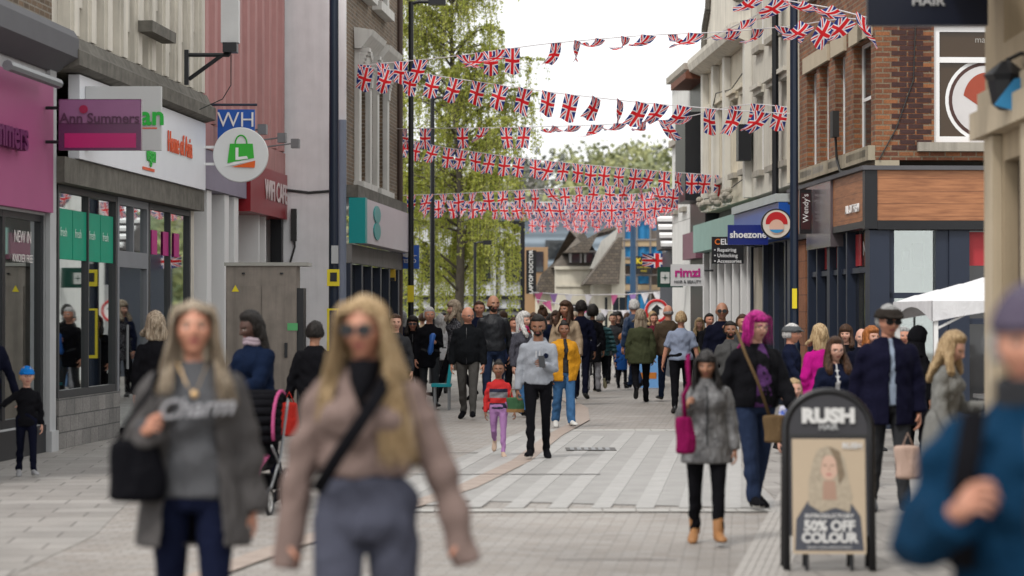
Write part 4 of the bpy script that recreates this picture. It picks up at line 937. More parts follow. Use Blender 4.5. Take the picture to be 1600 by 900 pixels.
# ------------------------------------------------------------------ far end of the street
def cottage_roof(name, o, x0, x1, y0, y1, z0, z1, m, hip=0.0):
    mb = MB(); ym = (y0 + y1) / 2
    v = [(x0, y0, z0), (x1, y0, z0), (x1, y1, z0), (x0, y1, z0), (x0 + hip, ym, z1), (x1 - hip, ym, z1)]
    mb.add(v, [(0, 1, 5, 4), (2, 3, 4, 5), (3, 0, 4), (1, 2, 5), (0, 3, 2, 1)]); return mb.build(name, m, o)
def far_end():
    tiles = brickm('old_roof_tiles', (0.17, 0.14, 0.11), (0.11, 0.095, 0.08), (0.06, 0.05, 0.045), 0.16, 0.10, 0.008)
    ivory = plain('ivory_render', (0.68, 0.64, 0.54), 0.8, dirt=0.25)
    # white cottage: walls px 868-930
    Y = 86.0; k = K(Y); X = lambda px: (px - 800) / k; Z = lambda py: CH + (HY - py) / k
    o = thing('white_cottage', 'ivory cottage with dormer windows and steep brown tiled roof', 'building', (0, Y, 0))
    ops = [(X(a), X(a) + 0.32, 0.9, 2.0) for a in (880, 893, 906, 920)]
    mb = MB(); walls(mb, X(868), X(944), 0, 0.3, 0, Z(418), ops); mb.box(X(868), X(944), 0.31, 6, 0, Z(418)); mb.build('wall', ivory, o)
    for i, (a, b, c, d) in enumerate(ops): sash(o, a, b, c, d, 0.1, bars=(1, 2), fw=0.03)
    mb = MB(); mb.box(X(866), X(946), -0.12, -0.003, Z(421), Z(416)); mb.box(X(868), X(944), -0.06, -0.003, Z(448), Z(445)); mb.build('string_course', ivory, o)
    cottage_roof('roof', o, X(862), X(946), -0.1, 6.5, Z(418) + 0.01, Z(355), tiles, 1.2)
    for px in (890, 913):
        d = MB().box(X(px), X(px) + 0.45, 0.3, 2.5, Z(415) , Z(391)).build('dormer', M['whitep'], o)
        MB().box(X(px) + 0.08, X(px) + 0.37, 0.28, 0.297, Z(410), Z(394)).build('pane', M['glass'], d)
    # gabled neighbour with a sweeping roof, px 905-985
    Y = 82.0; k = K(Y)
    o = thing('gabled_cottage', 'old cottage with one long sweeping brown roof and white gable', 'building', (0, Y, 0))
    mb = MB(); mb.box(X(928), X(965), 0.0, 7, 0, Z(444)); mb.box(X(955), X(976), -0.3, 7, 0, Z(390)); mb.build('wall', ivory, o)
    mb = MB(); mb.prism([(X(912), Z(444)), (X(965), Z(372)), (X(972), Z(372)), (X(966), Z(444))], 'y', -0.6, 7); mb.build('lower_roof', tiles, o)
    mb = MB(); mb.prism([(X(882), Z(391)), (X(962), Z(345)), (X(970), Z(352)), (X(940), Z(360)), (X(924), Z(391))], 'y', 3.2, 9); mb.build('upper_roof', tiles, o)
    mb = MB(); mb.prism([(X(926), Z(417)), (X(945), Z(372)), (X(972), Z(352)), (X(952), Z(417))], 'y', 2.6, 3.1); mb.build('gable_wall', plain('grey_gable', (0.5, 0.49, 0.46), 0.85, dirt=0.4), o)
    mb = MB(); [mb.box(X(px), X(px) + 0.2, -0.31, -0.303, 0.3, 2.2) for px in (957, 967)]; mb.box(X(945), X(949), -0.02, -0.003, 0.5, 2.2); mb.build('window', M['glass'], o)
    # dark low block below the eaves
    o = thing('dark_shopfront_row', 'dark beamed low shopfront under the sweeping roof', 'building', at(908, 490, 84) * 1.0); o.location.z = 0
    MB().box(0.6, 1.25, 0, 1, 0, 2.3).build('wall', M['dark'], o)
    # scaffolded building wrapped in blue sheets
    Y = 96.0; k = K(Y)
    o = thing('scaffolded_building', 'tall building under scaffolding wrapped in bright blue sheeting', 'building', (0, Y, 0))
    MB().box(X(975), X(1090), 1.2, 9, 0, Z(330)).build('wall', plain('brown_grey_wall', (0.22, 0.19, 0.17), 0.85, dirt=0.4), o)
    bl = plain('blue_sheeting', (0.02, 0.20, 0.44), 0.5, var=0.35, scale=1.6, bumps=0.3)
    mb = MB()
    for (a, b, c, d) in ((976, 1016, 373, 329), (1019, 1040, 360, 331), (976, 1016, 415, 385), (978, 1014, 443, 430), (980, 1012, 489, 455), (1017, 1048, 398, 380)):
        n = 8
        for i in range(n):
            xa, xb = X(a + (b - a) * i / n), X(a + (b - a) * (i + 1) / n); y_ = 0.05 * math.sin(i * 1.9)
            mb.add([(xa, y_, Z(c)), (xb, 0.05 * math.sin((i + 1) * 1.9), Z(c)), (xb, 0.05 * math.sin((i + 1) * 1.9), Z(d)), (xa, y_, Z(d)), (xa, y_ + .02, Z(c)), (xb, 0.05 * math.sin((i + 1) * 1.9) + .02, Z(c)), (xb, 0.05 * math.sin((i + 1) * 1.9) + .02, Z(d)), (xa, y_ + .02, Z(d))], [(0, 1, 2, 3), (7, 6, 5, 4), (0, 3, 7, 4), (1, 5, 6, 2)])
    mb.build('blue_sheeting', bl, o)
    mb = MB()
    for px in (975, 995, 1016, 1036, 1056):
        mb.tube([(X(px), -0.1, 0), (X(px), -0.1, Z(325))], 0.04, 6); mb.tube([(X(px), 1.0, 0), (X(px), 1.0, Z(325))], 0.04, 6)
    for py in (345, 375, 403, 430, 455): mb.tube([(X(972), -0.12, Z(py)), (X(1060), -0.12, Z(py))], 0.04, 6)
    mb.tube([(X(1028), -0.15, Z(425)), (X(1048), -0.15, Z(365))], 0.05, 6)
    mb.build('scaffold_poles', plain('scaffold_steel', (0.25, 0.23, 0.22), 0.5, 0.5), o)
    mb = MB(); [mb.box(X(972), X(1060), -0.1, 1.1, Z(py) - 0.1, Z(py) + 0.1) for py in (381, 408, 449)]; mb.build('scaffold_boards', plain('scaffold_boards', (0.42, 0.32, 0.2), 0.8), o)
    s = thing('hanging_sign', 'black board with yellow letters hung on the blue scaffolding', 'shop sign', (X(1005), Y - 0.5, Z(415))); 
    MB().box(-15 / k, 13 / k, -0.03, 0.03, -14 / k, 14 / k).build('panel', M['dark'], s)
    yt = plain('yellow_text', (0.7, 0.55, 0.03), 0.4)
    text('KAD', 0.3, s, (0, -0.04, 0.16), yt, bold=0.008); text('SCAFFOLDING', 0.08, s, (0, -0.04, -0.08), yt); text('01622', 0.1, s, (0, -0.04, -0.22), yt)
    # black and white jettied building under the tree px 740-832
    Y = 78.0; k = K(Y)
    o = thing('white_panel_building', 'white building with black beams behind the weeping tree', 'building', (0, Y, 0))
    MB().box(X(640), X(818), 0, 6, 0, Z(350)).build('wall', plain('bluish_white_render', (0.62, 0.64, 0.66), 0.8, dirt=0.2), o)
    mb = MB(); [mb.box(X(640), X(820), -0.1, -0.003, Z(a), Z(b)) for a, b in ((468, 462), (487, 482), (352, 345))]; mb.box(X(813), X(820), -0.13, -0.101, 0, Z(345)); mb.box(X(775), X(778), -0.13, -0.101, 0, Z(345)); mb.build('black_beams', M['dark'], o)
    MB().box(X(700), X(812), -0.06, -0.003, 0.1, 1.6).build('shop_window', M['glass'], o)
    for i, px in enumerate((660, 700, 745, 790)): sash(o, X(px), X(px) + 0.45, Z(440), Z(385), -0.07, bars=(2, 2), fw=0.03, fm=M['dark'])
    s = thing('vertical_sign', 'tall black vertical banner reading LAPTOP DOCTOR', 'shop sign', at(830, 425, 77.0)); kk = K(77)
    MB().box(-8 / kk, 8 / kk, -0.04, 0.04, -34 / kk, 34 / kk).build('panel', M['dark'], s)
    text('LAPTOP DOCTOR', 0.17, s, (0, -0.05, 0), M['whitep'], rot=(0, R(-90), R(0)), bold=0.003).rotation_euler = Euler((R(90), R(-90), 0), 'XYZ')
    # buff block and tiled roof px 825-870
    Y = 92.0; k = K(Y)
    o = thing('buff_block', 'buff brick block with dark window between the banner and cottages', 'building', (0, Y, 0))
    MB().box(X(820), X(856), 0, 5, 0, Z(386)).build('wall', plain('buff_brick', (0.36, 0.23, 0.13), 0.85), o)
    MB().box(X(836), X(849), -0.03, -0.003, Z(425), Z(393)).build('window', M['glass'], o)
    o = thing('low_tiled_house', 'low house with brown tiled roof beside the ivory cottage', 'building', (0, 88, 0)); k = K(88)
    MB().box(X(838), X(872), 0, 5, 0, Z(460)).build('wall', ivory, o)
    mb = MB(); mb.prism([(X(834), Z(460)), (X(846), Z(428)), (X(872), Z(404)), (X(872), Z(460))], 'y', -0.3, 5); mb.build('roof', tiles, o)
    MB().box(X(850), X(862), -0.02, -0.003, 0.4, 1.6).build('window', M['glass'], o)
    # large grey shed
    Y = 165.0; k = K(Y)
    o = thing('metal_clad_hall', 'very large blue grey metal clad hall rising behind the cottages', 'building', (0, Y, 0))
    gm, nt, b = newmat('ribbed_steel'); v = coord(nt, 'Object'); sep = nt.nodes.new('ShaderNodeSeparateXYZ'); nt.links.new(v, sep.inputs[0])
    st = _math(nt, 'SINE', _math(nt, 'MULTIPLY', sep.outputs['Z'], 9.0)); n = noise(nt, v, 0.4, 4)
    nt.links.new(_mix(nt, n, (0.17, 0.22, 0.27), (0.25, 0.31, 0.37)), b.inputs['Base Color']); bump(nt, b, st, 0.5, 0.1)
    MB().box(X(760), X(1010), 0, 30, 0, Z(336)).build('wall', gm, o)
    mb = MB(); mb.prism([(-0.8, Z(336)), (14, Z(300)), (31, Z(300)), (31, Z(336))], 'x', X(770), X(1000)); mb.build('roof', plain('grey_sheet_roof', (0.30, 0.30, 0.30), 0.6), o)
    mb = MB(); mb.box(X(852), X(905), -0.1, -0.003, Z(405), Z(375)); mb.build('window_band', M['glass'], o)
far_end()

def hill():
    # terrain
    nx, ny = 60, 24; mb = MB(); vs = []; fs = []
    def hz(x, y):
        t = max(0, min(1, (y - 210) / 260)); t = t * t * (3 - 2 * t)
        return -0.3 + t * (21 + 4.5 * math.sin(x / 60 + 0.5) + 2 * math.sin(x / 23))
    for j in range(ny):
        for i in range(nx):
            x = -260 + 560 * i / (nx - 1); y = 200 + 420 * j / (ny - 1); vs.append((x, y, hz(x, y)))
    for j in range(ny - 1):
        for i in range(nx - 1): a = j * nx + i; fs.append((a, a + 1, a + nx + 1, a + nx))
    mb.add(vs, fs); gmat = plain('hill_grass', (0.10, 0.13, 0.05), 0.95, var=0.3, scale=0.05)
    h = mb.build('hill', gmat, smooth=True); tag(h, kind='structure')
    # woods: many small leaf clumps, yellow green and grey green
    mats = [plain('hazed_leaf_%d' % i, c, 0.9, var=0.3, scale=0.4, bumps=0) for i, c in enumerate(((0.32, 0.33, 0.15), (0.25, 0.27, 0.15), (0.25, 0.24, 0.22), (0.17, 0.18, 0.16)))]  # haze put into the leaf colours: paled and greyed
    rn = np.random.RandomState(3); V = []; Fc = []; Mi = []
    for q in range(520):
        x = rn.uniform(-75, 105) ; y = rn.uniform(255, 480); z = hz(x, y); s = rn.uniform(2.4, 4.8)
        kind = rn.choice(4, p=(0.4, 0.28, 0.2, 0.12)) if x > 5 or rn.rand() < 0.6 else 2
        n = 150; d = rn.normal(size=(n, 3)); d /= np.linalg.norm(d, axis=1)[:, None]; rr = s * rn.uniform(0.45, 1.0, n) ** 0.5
        c = d * rr[:, None] * np.array([1, 1, 1.1]) + np.array([x, y, z + s * 1.0])
        sz = rn.uniform(0.16, 0.42, n); u = rn.normal(size=(n, 3)); u /= np.linalg.norm(u, axis=1)[:, None]
        w = np.cross(u, rn.normal(size=(n, 3))); w /= np.linalg.norm(w, axis=1)[:, None]
        for i in range(n):
            o_ = len(V)
            for a, b_ in ((-1, -1), (1, -1), (1, 1), (-1, 1)): V.append(c[i] + (u[i] * a + w[i] * b_) * sz[i])
            Fc.append((o_, o_ + 1, o_ + 2, o_ + 3)); Mi.append(kind)
    me = bpy.data.meshes.new('woods'); me.from_pydata([tuple(v) for v in V], [], Fc)
    for m in mats: me.materials.append(m)
    me.polygons.foreach_set('material_index', Mi); o = bpy.data.objects.new('woods', me); COL.objects.link(o)
    tag(o, 'spring green and grey woods covering the far hillside', 'woods', kind='stuff')
    # houses on the slope
    lab = ['grey roofed house low on the wooded hill, left end', 'pale gabled house on the wooded hill with a slate roof', 'broad grey roofed block half way up the hill', 'small brown roofed house below the hilltop trees', 'white walled house near the right end of the hill']
    for i, (px, Y, w, c) in enumerate(((838, 235, 9, M['slate']), (885, 250, 8, M['slate']), (925, 240, 12, M['lead']), (985, 262, 7, M['slate']), (1030, 250, 8, M['slate']))):
        x = (px - 800) / K(Y); z = hz(x, Y)
        o = thing('hillside_house', lab[i], 'house', (x, Y, z - 0.3), R(random.uniform(-20, 20)), group='houses on the far hill')
        MB().box(-w / 2, w / 2, 0, 6, 0, 5 + z * 0.4).build('wall', M['cream'] if i % 2 else M['lgrey'], o)
        cottage_roof('roof', o, -w / 2 - 0.3, w / 2 + 0.3, -0.3, 6.3, 5.01 + z * 0.4, 8.2 + z * 0.4, c, 0.5)
        MB().box(-w / 4, -w / 4 + 1, -0.05, -0.003, 2.5, 3.8).build('window', M['glass'], o)
        MB().box(w / 6, w / 6 + 1, -0.05, -0.003, 2.5, 3.8).build('window', M['glass'], o)
hill()

# ------------------------------------------------------------------ weeping birch
def birch():
    base = at(716, 490, 70.0); base.z = 0
    o = thing('weeping_birch', 'tall weeping tree with fresh spring leaves behind the dark posts', 'tree', base)
    rn = random.Random(5); bark = plain('birch_bark', (0.10, 0.085, 0.07), 0.9, var=0.4, scale=6, bumps=0.5)
    mb = MB(); H = 12.5
    tp = [Vector((0.25 * math.sin(z * 0.5) * z / 12, 0.2 * math.cos(z * 0.4), z)) for z in np.linspace(0, H, 14)]
    mb.tube(tp, [0.13 * (1 - i / 14) + 0.02 for i in range(14)], 8)
    mb.build('trunk', bark, o, smooth=True)
    tw = MB(); lv = []; limbs = MB()
    def wid(z):   # crown half width by height, as the photo's silhouette
        return np.interp(z, [0.8, 2, 4, 6, 8, 10, 12, 13.2], [1.8, 2.3, 2.7, 2.75, 2.5, 2.1, 1.6, 0.9])
    for i in range(92):
        z0 = 2.2 + (H - 2.3) * (i / 92) ** 0.85; a = rn.uniform(0, 2 * PI); j = min(12, int(z0 / H * 13)); p = Vector(tp[j]); p.z = z0
        rr = wid(z0) * rn.uniform(0.55, 1.1); rise = rn.uniform(0.4, 1.3)
        if math.cos(a) < -0.2: rr *= 1.25
        pts = [p + Vector((math.cos(a) * rr * t, math.sin(a) * rr * t, rise * math.sin(t * 2.2) * 0.9)) + Vector((rn.uniform(-.08, .08), rn.uniform(-.08, .08), 0)) for t in (0, 0.25, 0.5, 0.75, 1)]
        limbs.tube(pts, [0.04, 0.03, 0.022, 0.015, 0.008], 5)
        for q in range(21):
            t = rn.uniform(0.2, 1.0); k = min(3, int(t * 4)); b = pts[k].lerp(pts[k + 1], t * 4 - k)
            ln = rn.uniform(0.7, 2.6) * (0.6 + 0.5 * (1 - z0 / H)); dx, dy = rn.uniform(-.3, .3), rn.uniform(-.3, .3)
            tp2 = [b + Vector((dx * s, dy * s, 0.15 * math.sin(s * 3) - ln * s * s * 1.0)) for s in (0, 0.33, 0.66, 1)]
            if tp2[-1].z < 0.9: continue
            tw.tube(tp2, [0.009, 0.007, 0.005, 0.003], 3, cap=False)
            for w in range(int(ln * 54 * (1.1 - 0.65 * z0 / H))):
                s = rn.uniform(0.05, 1.03); kk = min(2, int(s * 3)); c = tp2[kk].lerp(tp2[kk + 1], min(1, s * 3 - kk))
                lv.append(c + Vector((rn.uniform(-.07, .07), rn.uniform(-.07, .07), rn.uniform(-.05, .05))))
    # extra fine branches
    limbs.build('limbs', bark, o, smooth=True); tw.build('twigs', bark, o)
    rs = np.random.RandomState(2); C = np.array([tuple(v) for v in lv]); n = len(C)
    u = rs.normal(size=(n, 3)); u /= np.linalg.norm(u, axis=1)[:, None]; w = np.cross(u, rs.normal(size=(n, 3))); w /= np.linalg.norm(w, axis=1)[:, None]
    s = rs.uniform(0.02, 0.042, n)[:, None]
    P4 = np.stack([C - u * s * 1.3, C + w * s * 0.8, C + u * s * 1.3, C - w * s * 0.8], 1).reshape(-1, 3)
    me = bpy.data.meshes.new('crown'); me.from_pydata(P4.tolist(), [], [(4 * i, 4 * i + 1, 4 * i + 2, 4 * i + 3) for i in range(n)])
    cols = ((0.34, 0.36, 0.07), (0.26, 0.30, 0.06), (0.42, 0.42, 0.11))
    for i, c in enumerate(cols):
        m, nt, b = newmat('spring_leaf_%d' % i); v = coord(nt, 'Object'); nn = noise(nt, v, 1.2, 3)
        nt.links.new(_mix(nt, nn, c3(c, 0.75), c3(c, 1.3)), b.inputs['Base Color']); b.inputs['Roughness'].default_value = 0.6
        tr = nt.nodes.new('ShaderNodeBsdfTranslucent'); tr.inputs[0].default_value = (*c3(c, 1.6), 1); mx = nt.nodes.new('ShaderNodeMixShader'); mx.inputs[0].default_value = 0.45
        nt.links.new(b.outputs[0], mx.inputs[1]); nt.links.new(tr.outputs[0], mx.inputs[2]); nt.links.new(mx.outputs[0], nt.nodes['Material Output'].inputs['Surface'])
        me.materials.append(m)
    me.polygons.foreach_set('material_index', rs.choice(3, n, p=(0.45, 0.35, 0.2)).tolist())
    c = bpy.data.objects.new('crown', me); COL.objects.link(c); c.parent = o
birch()

# ------------------------------------------------------------------ posts
def post(label, px, Y, top, r, m, arm=None, base=True, name='lamp_post'):
    p = at(px, 490, Y); p.z = 0; o = thing(name, label, 'lamp post', p)
    MB().tube([(0, 0, 0.0), (0, 0, 1.2), (0, 0, 1.25), (0, 0, top)], [r * 1.35, r * 1.35, r, r * 0.85], 16).build('pole', m, o, smooth=False)
    if arm:
        MB().tube([(0, 0, top - 0.05), (arm * 0.3, 0, top), (arm, 0, top + 0.0)], r * 0.6, 8).build('arm', m, o)
        h = MB().box(arm * 0.75, arm * 1.5, -0.12, 0.12, top - 0.07, top + 0.05).build('lantern', m, o)
    return o
a = post('thick navy post with yellow stickers in front of the white flank wall', 521.5, 39.0, 8.6, 0.083, M['postnavy'], 0.8)
k = K(39); zz = lambda y: CH + (HY - y) / k
sb = MB().box(-0.1, 0.1, -0.13, -0.09, zz(447), zz(421)).build('yellow_sticker', M['yellow'], a)
MB().box(-0.05, 0.06, -0.137, -0.131, zz(440), zz(426)).build('sticker_mark', M['dark'], sb)
MB().box(-0.03, 0.08, -0.136, -0.085, zz(412), zz(384)).build('small_notice', M['lgrey'], a)
MB().box(-0.1, 0.1, -0.12, -0.086, zz(560), zz(482)).build('hazard_panel', M['yellow'], a); MB().box(-0.06, 0.06, -0.125, -0.121, zz(555), zz(485)).build('hazard_face', M['postnavy'], a)
b = post('tall black lamp post in front of the tree, left one with a blue sign', 642, 52, CH + (HY - 2) / K(52), 0.065, M['dark'], 0.5)
MB().box(-0.07, 0.07, -0.09, -0.066, CH + (HY - 472) / K(52), CH + (HY - 446) / K(52)).build('yellow_sticker', M['yellow'], b)
c = post('shorter black lamp post in front of the tree with a small arm', 675.5, 57, CH + (HY - 152) / K(57), 0.06, M['dark'], 0.35)
d = post('navy post carrying bunting in front of the brick corner building', 1241, 35.5, 7.4, 0.065, M['postnavy'], -0.9)
MB().box(-0.04, 0.03, -0.09, -0.067, CH + (HY - 482) / K(35.5), CH + (HY - 451) / K(35.5)).build('yellow_sticker', M['yellow'], d)
e = post('distant slate blue lamp post before the scaffolding', 989, 78, CH + (HY - 350) / K(78), 0.1, plain('slate_blue', (0.03, 0.08, 0.16), 0.5), None)
g = post('thin dark post under the weeping tree', 742, 66, 3.6, 0.045, M['dark'], 0.3)
# yellow box and blue shop sign by the left posts
k = K(53.0); s = thing('projecting_sign', 'blue projecting sign with white swoosh behind the left black post', 'shop sign', at(637, 401, 53.0)); 
MB().box(-17 / k, 18 / k, -0.04, 0.04, -19 / k, 18 / k).build('panel', M['blue'], s)
MB().prism([(-0.2, 0.04), (0.1, 0.1), (0.02, 0.05), (0.22, 0.02), (-0.02, -0.02)], 'y', -0.05, -0.042).build('swoosh_emblem', M['whitep'], s)
text('TESCO', 0.11, s, (0.02, -0.046, -0.1), M['whitep'], bold=0.002)
MB().tube([(-17 / k, 0, 0.1), (-17 / k - 0.35, 0, 0.1)], 0.02).build('bracket', M['dark'], s)
k = K(51.5); s = thing('yellow_alarm_box', 'small yellow alarm box on the end of the navy shopfront', 'alarm box', at(612, 430, 51.4))
MB().box(-0.1, 0.08, -0.05, 0.05, -0.12, 0.13).build('housing', plain('alarm_yellow', (0.7, 0.45, 0.02), 0.4), s); MB().box(-0.09, 0.07, -0.056, -0.051, -0.12, -0.05).build('label_plate', M['dark'], s)

# ------------------------------------------------------------------ bunting
def flagmat():
    m, nt, b = newmat('union_flag_cloth'); uv = coord(nt, 'UV'); sep = nt.nodes.new('ShaderNodeSeparateXYZ'); nt.links.new(uv, sep.inputs[0])
    X = _math(nt, 'ABSOLUTE', _math(nt, 'MULTIPLY', _math(nt, 'SUBTRACT', sep.outputs['Y'], 0.5), 3.2))
    Y = _math(nt, 'ABSOLUTE', _math(nt, 'MULTIPLY', _math(nt, 'SUBTRACT', sep.outputs['X'], 0.5), 2.0))
    cr = _math(nt, 'MINIMUM', X, Y); dg = _math(nt, 'MULTIPLY', _math(nt, 'ABSOLUTE', _math(nt, 'SUBTRACT', Y, _math(nt, 'DIVIDE', X, 1.6))), 0.85)
    blue, white, red = (0.018, 0.035, 0.20), (0.8, 0.78, 0.8), (0.70, 0.018, 0.025)
    c = _mix(nt, _math(nt, 'LESS_THAN', dg, 0.20), blue, white); c = _mix(nt, _math(nt, 'LESS_THAN', dg, 0.075), c, red)
    c = _mix(nt, _math(nt, 'LESS_THAN', cr, 0.34), c, white); c = _mix(nt, _math(nt, 'LESS_THAN', cr, 0.2), c, red)
    nt.links.new(c, b.inputs['Base Color']); b.inputs['Roughness'].default_value = 0.6; b.inputs['Specular IOR Level'].default_value = 0.3
    tr = nt.nodes.new('ShaderNodeBsdfTranslucent'); nt.links.new(c, tr.inputs[0]); mx = nt.nodes.new('ShaderNodeMixShader'); mx.inputs[0].default_value = 0.45
    nt.links.new(b.outputs[0], mx.inputs[1]); nt.links.new(tr.outputs[0], mx.inputs[2]); nt.links.new(mx.outputs[0], nt.nodes['Material Output'].inputs['Surface'])
    return m
FM = flagmat(); FW, FH = 0.25, 0.44
def flag_mesh(i, tri=False):
    """hang = straight, blown sideways, curled or folded; top edge stays on the cord (local x, z=0)"""
    rn = random.Random(100 + i); nx, ny = 8, 12; V = []; U = []; F_ = []
    kind = i % 10
    sh = (0, 0.05, -0.12, 0.3, 0.55, -0.2, 1.0, 1.5, 0.15, 0.8)[kind] * rn.uniform(0.7, 1.2)      # sideways blow per length
    tw = (0.1, 0.3, 0.2, 0.5, 0.9, 0.4, 1.1, 1.6, 1.8, 2.2)[kind] * rn.choice((-1, 1))             # twist over the length
    lift = (0, 0, 0, 0.05, 0.2, 0, 0.5, 0.85, 0.1, 0.45)[kind]; ph = rn.uniform(0, 6)
    x = z = yb = 0.0; pos = []
    for j in range(ny + 1):
        t = j / ny; a = math.atan(sh * (0.4 + 0.9 * t)) + lift * t * 1.4
        pos.append((x, yb, z)); st = FH / ny; x += math.sin(a) * st; z -= math.cos(a) * st * (0.97); yb += 0.25 * st * math.sin(t * 4 + ph)
    for j in range(ny + 1):
        t = j / ny; cx, cy, cz = pos[j]; ang = tw * t * t
        for i_ in range(nx + 1):
            s = i_ / nx - 0.5
            w = FW * (1 - 0.12 * t * (kind in (2, 4, 5)))
            if tri: w *= (1 - t)
            rip = 0.018 * math.sin(s * 9 + ph + t * 3) * t
            V.append((cx + s * w * math.cos(ang) + rip * math.sin(ang), cy + s * w * math.sin(ang) + rip, cz + 0.02 * t * math.sin(s * 5 + ph) - s * w * 0.25 * math.sin(lift * t) * (1)))
            U.append((i_ / nx, 1 - t))
    for j in range(ny):
        for i_ in range(nx): a = j * (nx + 1) + i_; F_.append((a, a + 1, a + nx + 2, a + nx + 1))
    me = bpy.data.meshes.new('flag'); me.from_pydata(V, [], F_); uvl = me.uv_layers.new(name='UVMap')
    for lp in me.loops: uvl.data[lp.index].uv = U[lp.vertex_index]
    me.polygons.foreach_set('use_smooth', [True] * len(F_)); me.materials.append(FM); return me
FLAGS = [flag_mesh(i) for i in range(40)]
cordm = plain('white_cord', (0.62, 0.6, 0.62), 0.7, bumps=0)
def bunting(label, pts, spans, style, gap=0.40, seed=0, name='bunting_string', scale=1.0, group='strings of Union flag bunting'):
    """pts = (px, py, Y) along the cord; spans = px ranges that carry flags; style = weights calm/blown"""
    rn = random.Random(seed); P = [at(*p) for p in pts]; D = []
    def samp(px):
        for (a, p), (b, q) in zip(zip(pts[:-1], P[:-1]), zip(pts[1:], P[1:])):
            if a[0] <= px <= b[0]: return p.lerp(q, (px - a[0]) / (b[0] - a[0]))
        return P[-1]
    # smooth the cord
    xs = np.linspace(pts[0][0], pts[-1][0], 40)
    line = [samp(x) for x in xs]
    for _ in range(3): line = [line[0]] + [(line[i - 1] + line[i] * 2 + line[i + 1]) / 4 for i in range(1, len(line) - 1)] + [line[-1]]
    o = thing(name, label, 'bunting', line[0], group=group)
    org = line[0]
    MB().tube([p - org for p in line], 0.008, 5).build('cord', cordm, o)
    cum = [0]
    for a, b in zip(line[:-1], line[1:]): cum.append(cum[-1] + (b - a).length)
    def byx(px):
        t = (px - pts[0][0]) / (pts[-1][0] - pts[0][0]) * 39; i = max(0, min(38, int(t))); return line[i].lerp(line[i + 1], t - i), (line[i + 1] - line[i]).normalized()
    for s in spans:
        a, b = s[0], s[1]; st = s[2] if len(s) > 2 else style
        px = a
        while px <= b:
            p, d = byx(px)
            pool = {'calm': (0, 0, 1, 1, 2, 3), 'mix': (0, 1, 2, 3, 4, 5, 8), 'blown': (4, 6, 7, 7, 8, 9, 6), 'lean': (4, 3, 4, 0, 1)}[st]
            i = rn.choice(pool) + 10 * rn.randrange(4)
            f = bpy.data.objects.new('flag', FLAGS[i]); COL.objects.link(f); f.parent = o; f.location = p - org
            sx = -1 if rn.random() < (0.75 if st != 'lean' else 0.95) else 1
            if st == 'calm' : sx = rn.choice((-1, 1))
            f.scale = (sx * scale, scale, scale * rn.uniform(0.93, 1.04))
            f.rotation_euler = (rn.uniform(-.15, .15), math.atan2(-d.z, abs(d.x)) * 1.0, rn.uniform(-1.2, 1.2) if rn.random() < (.55 if st != 'calm' else .25) else rn.uniform(-.3, .3))
            px += gap * K(p.y) * rn.uniform(0.92, 1.1) * scale
bunting('highest long bunting string, its flags blown flat against the white sky', [(562, 102, 45.5), (700, 89, 43), (850, 68, 41), (1000, 55, 39), (1125, 50, 37.5), (1241, 40, 35.6)], [(570, 665, 'mix'), (725, 800, 'blown'), (768, 825, 'calm'), (870, 1110, 'blown'), (1150, 1235, 'blown')], 'blown', 0.37, 1)
bunting('second bunting string from the brick wall, calm flags hanging in a clean row', [(562, 104, 45.4), (640, 112, 44), (715, 123, 43), (860, 144, 41), (1000, 160, 39), (1130, 171, 37.5), (1241, 178, 35.6)], [(574, 1010, 'calm'), (1035, 1230, 'lean')], 'calm', 0.39, 2)
bunting('fluttering bunting string just above the tree top gap, third from the top', [(620, 201, 52.6), (800, 199, 50), (940, 195, 47), (1060, 186, 45), (1170, 160, 43), (1236, 168, 42)], [(634, 690, 'mix'), (725, 850, 'mix'), (870, 1100, 'blown'), (1150, 1230, 'mix')], 'mix', 0.42, 3)
bunting('bunting string sloping down from the left post to the cream building', [(620, 214, 54), (680, 228, 53.5), (780, 243, 53), (900, 256, 52.5), (1050, 269, 52), (1135, 275, 51.5)], [(634, 1130, 'calm')], 'calm', 0.31, 4)
bunting('bunting string rising slightly to the right below the sloping one', [(608, 306, 53), (700, 303, 55), (800, 298, 57), (940, 290, 57), (1010, 292, 56), (1070, 296, 55.5), (1105, 308, 54.5)], [(618, 1070, 'mix')], 'mix', 0.36, 5)
bunting('level bunting string with closely packed flags over the far shops', [(655, 312, 57), (790, 317, 61), (950, 316, 62), (1060, 312, 60), (1100, 308, 58)], [(665, 1090, 'mix')], 'mix', 0.27, 6)
bunting('level bunting string partly hidden behind the packed one, set further off', [(700, 318, 70), (800, 322, 72), (950, 324, 72), (1062, 318, 70)], [(800, 1055, 'mix')], 'mix', 0.28, 7)
bunting('dense strand of small flags just under the level strings', [(690, 330, 76), (830, 333, 78), (960, 334, 78), (1060, 328, 75)], [(840, 1050, 'mix')], 'mix', 0.29, 21)
bunting('slack strand of flags crossing behind the sloping string at right', [(800, 300, 66), (900, 306, 67), (1000, 303, 66), (1075, 290, 62)], [(900, 1068, 'mix')], 'mix', 0.30, 22)
bunting('lowest bunting string of small distant flags in front of the blue grey hall', [(762, 338, 84), (860, 345, 86), (960, 346, 86), (1060, 330, 82)], [(775, 1050, 'mix')], 'mix', 0.40, 8)
bunting('bunting at top right sweeping over the post to the brick building', [(1095, -30, 36), (1160, -12, 35), (1241, 2, 34), (1300, 12, 33), (1360, 28, 32)], [(1108, 1352, 'blown')], 'blown', 0.36, 9)
bunting('short bunting string from the navy post to the dark hair sign', [(1241, 40, 35.5), (1290, 32, 34), (1325, 28, 33), (1365, 32, 32)], [(1262, 1358, 'mix')], 'mix', 0.3, 10)
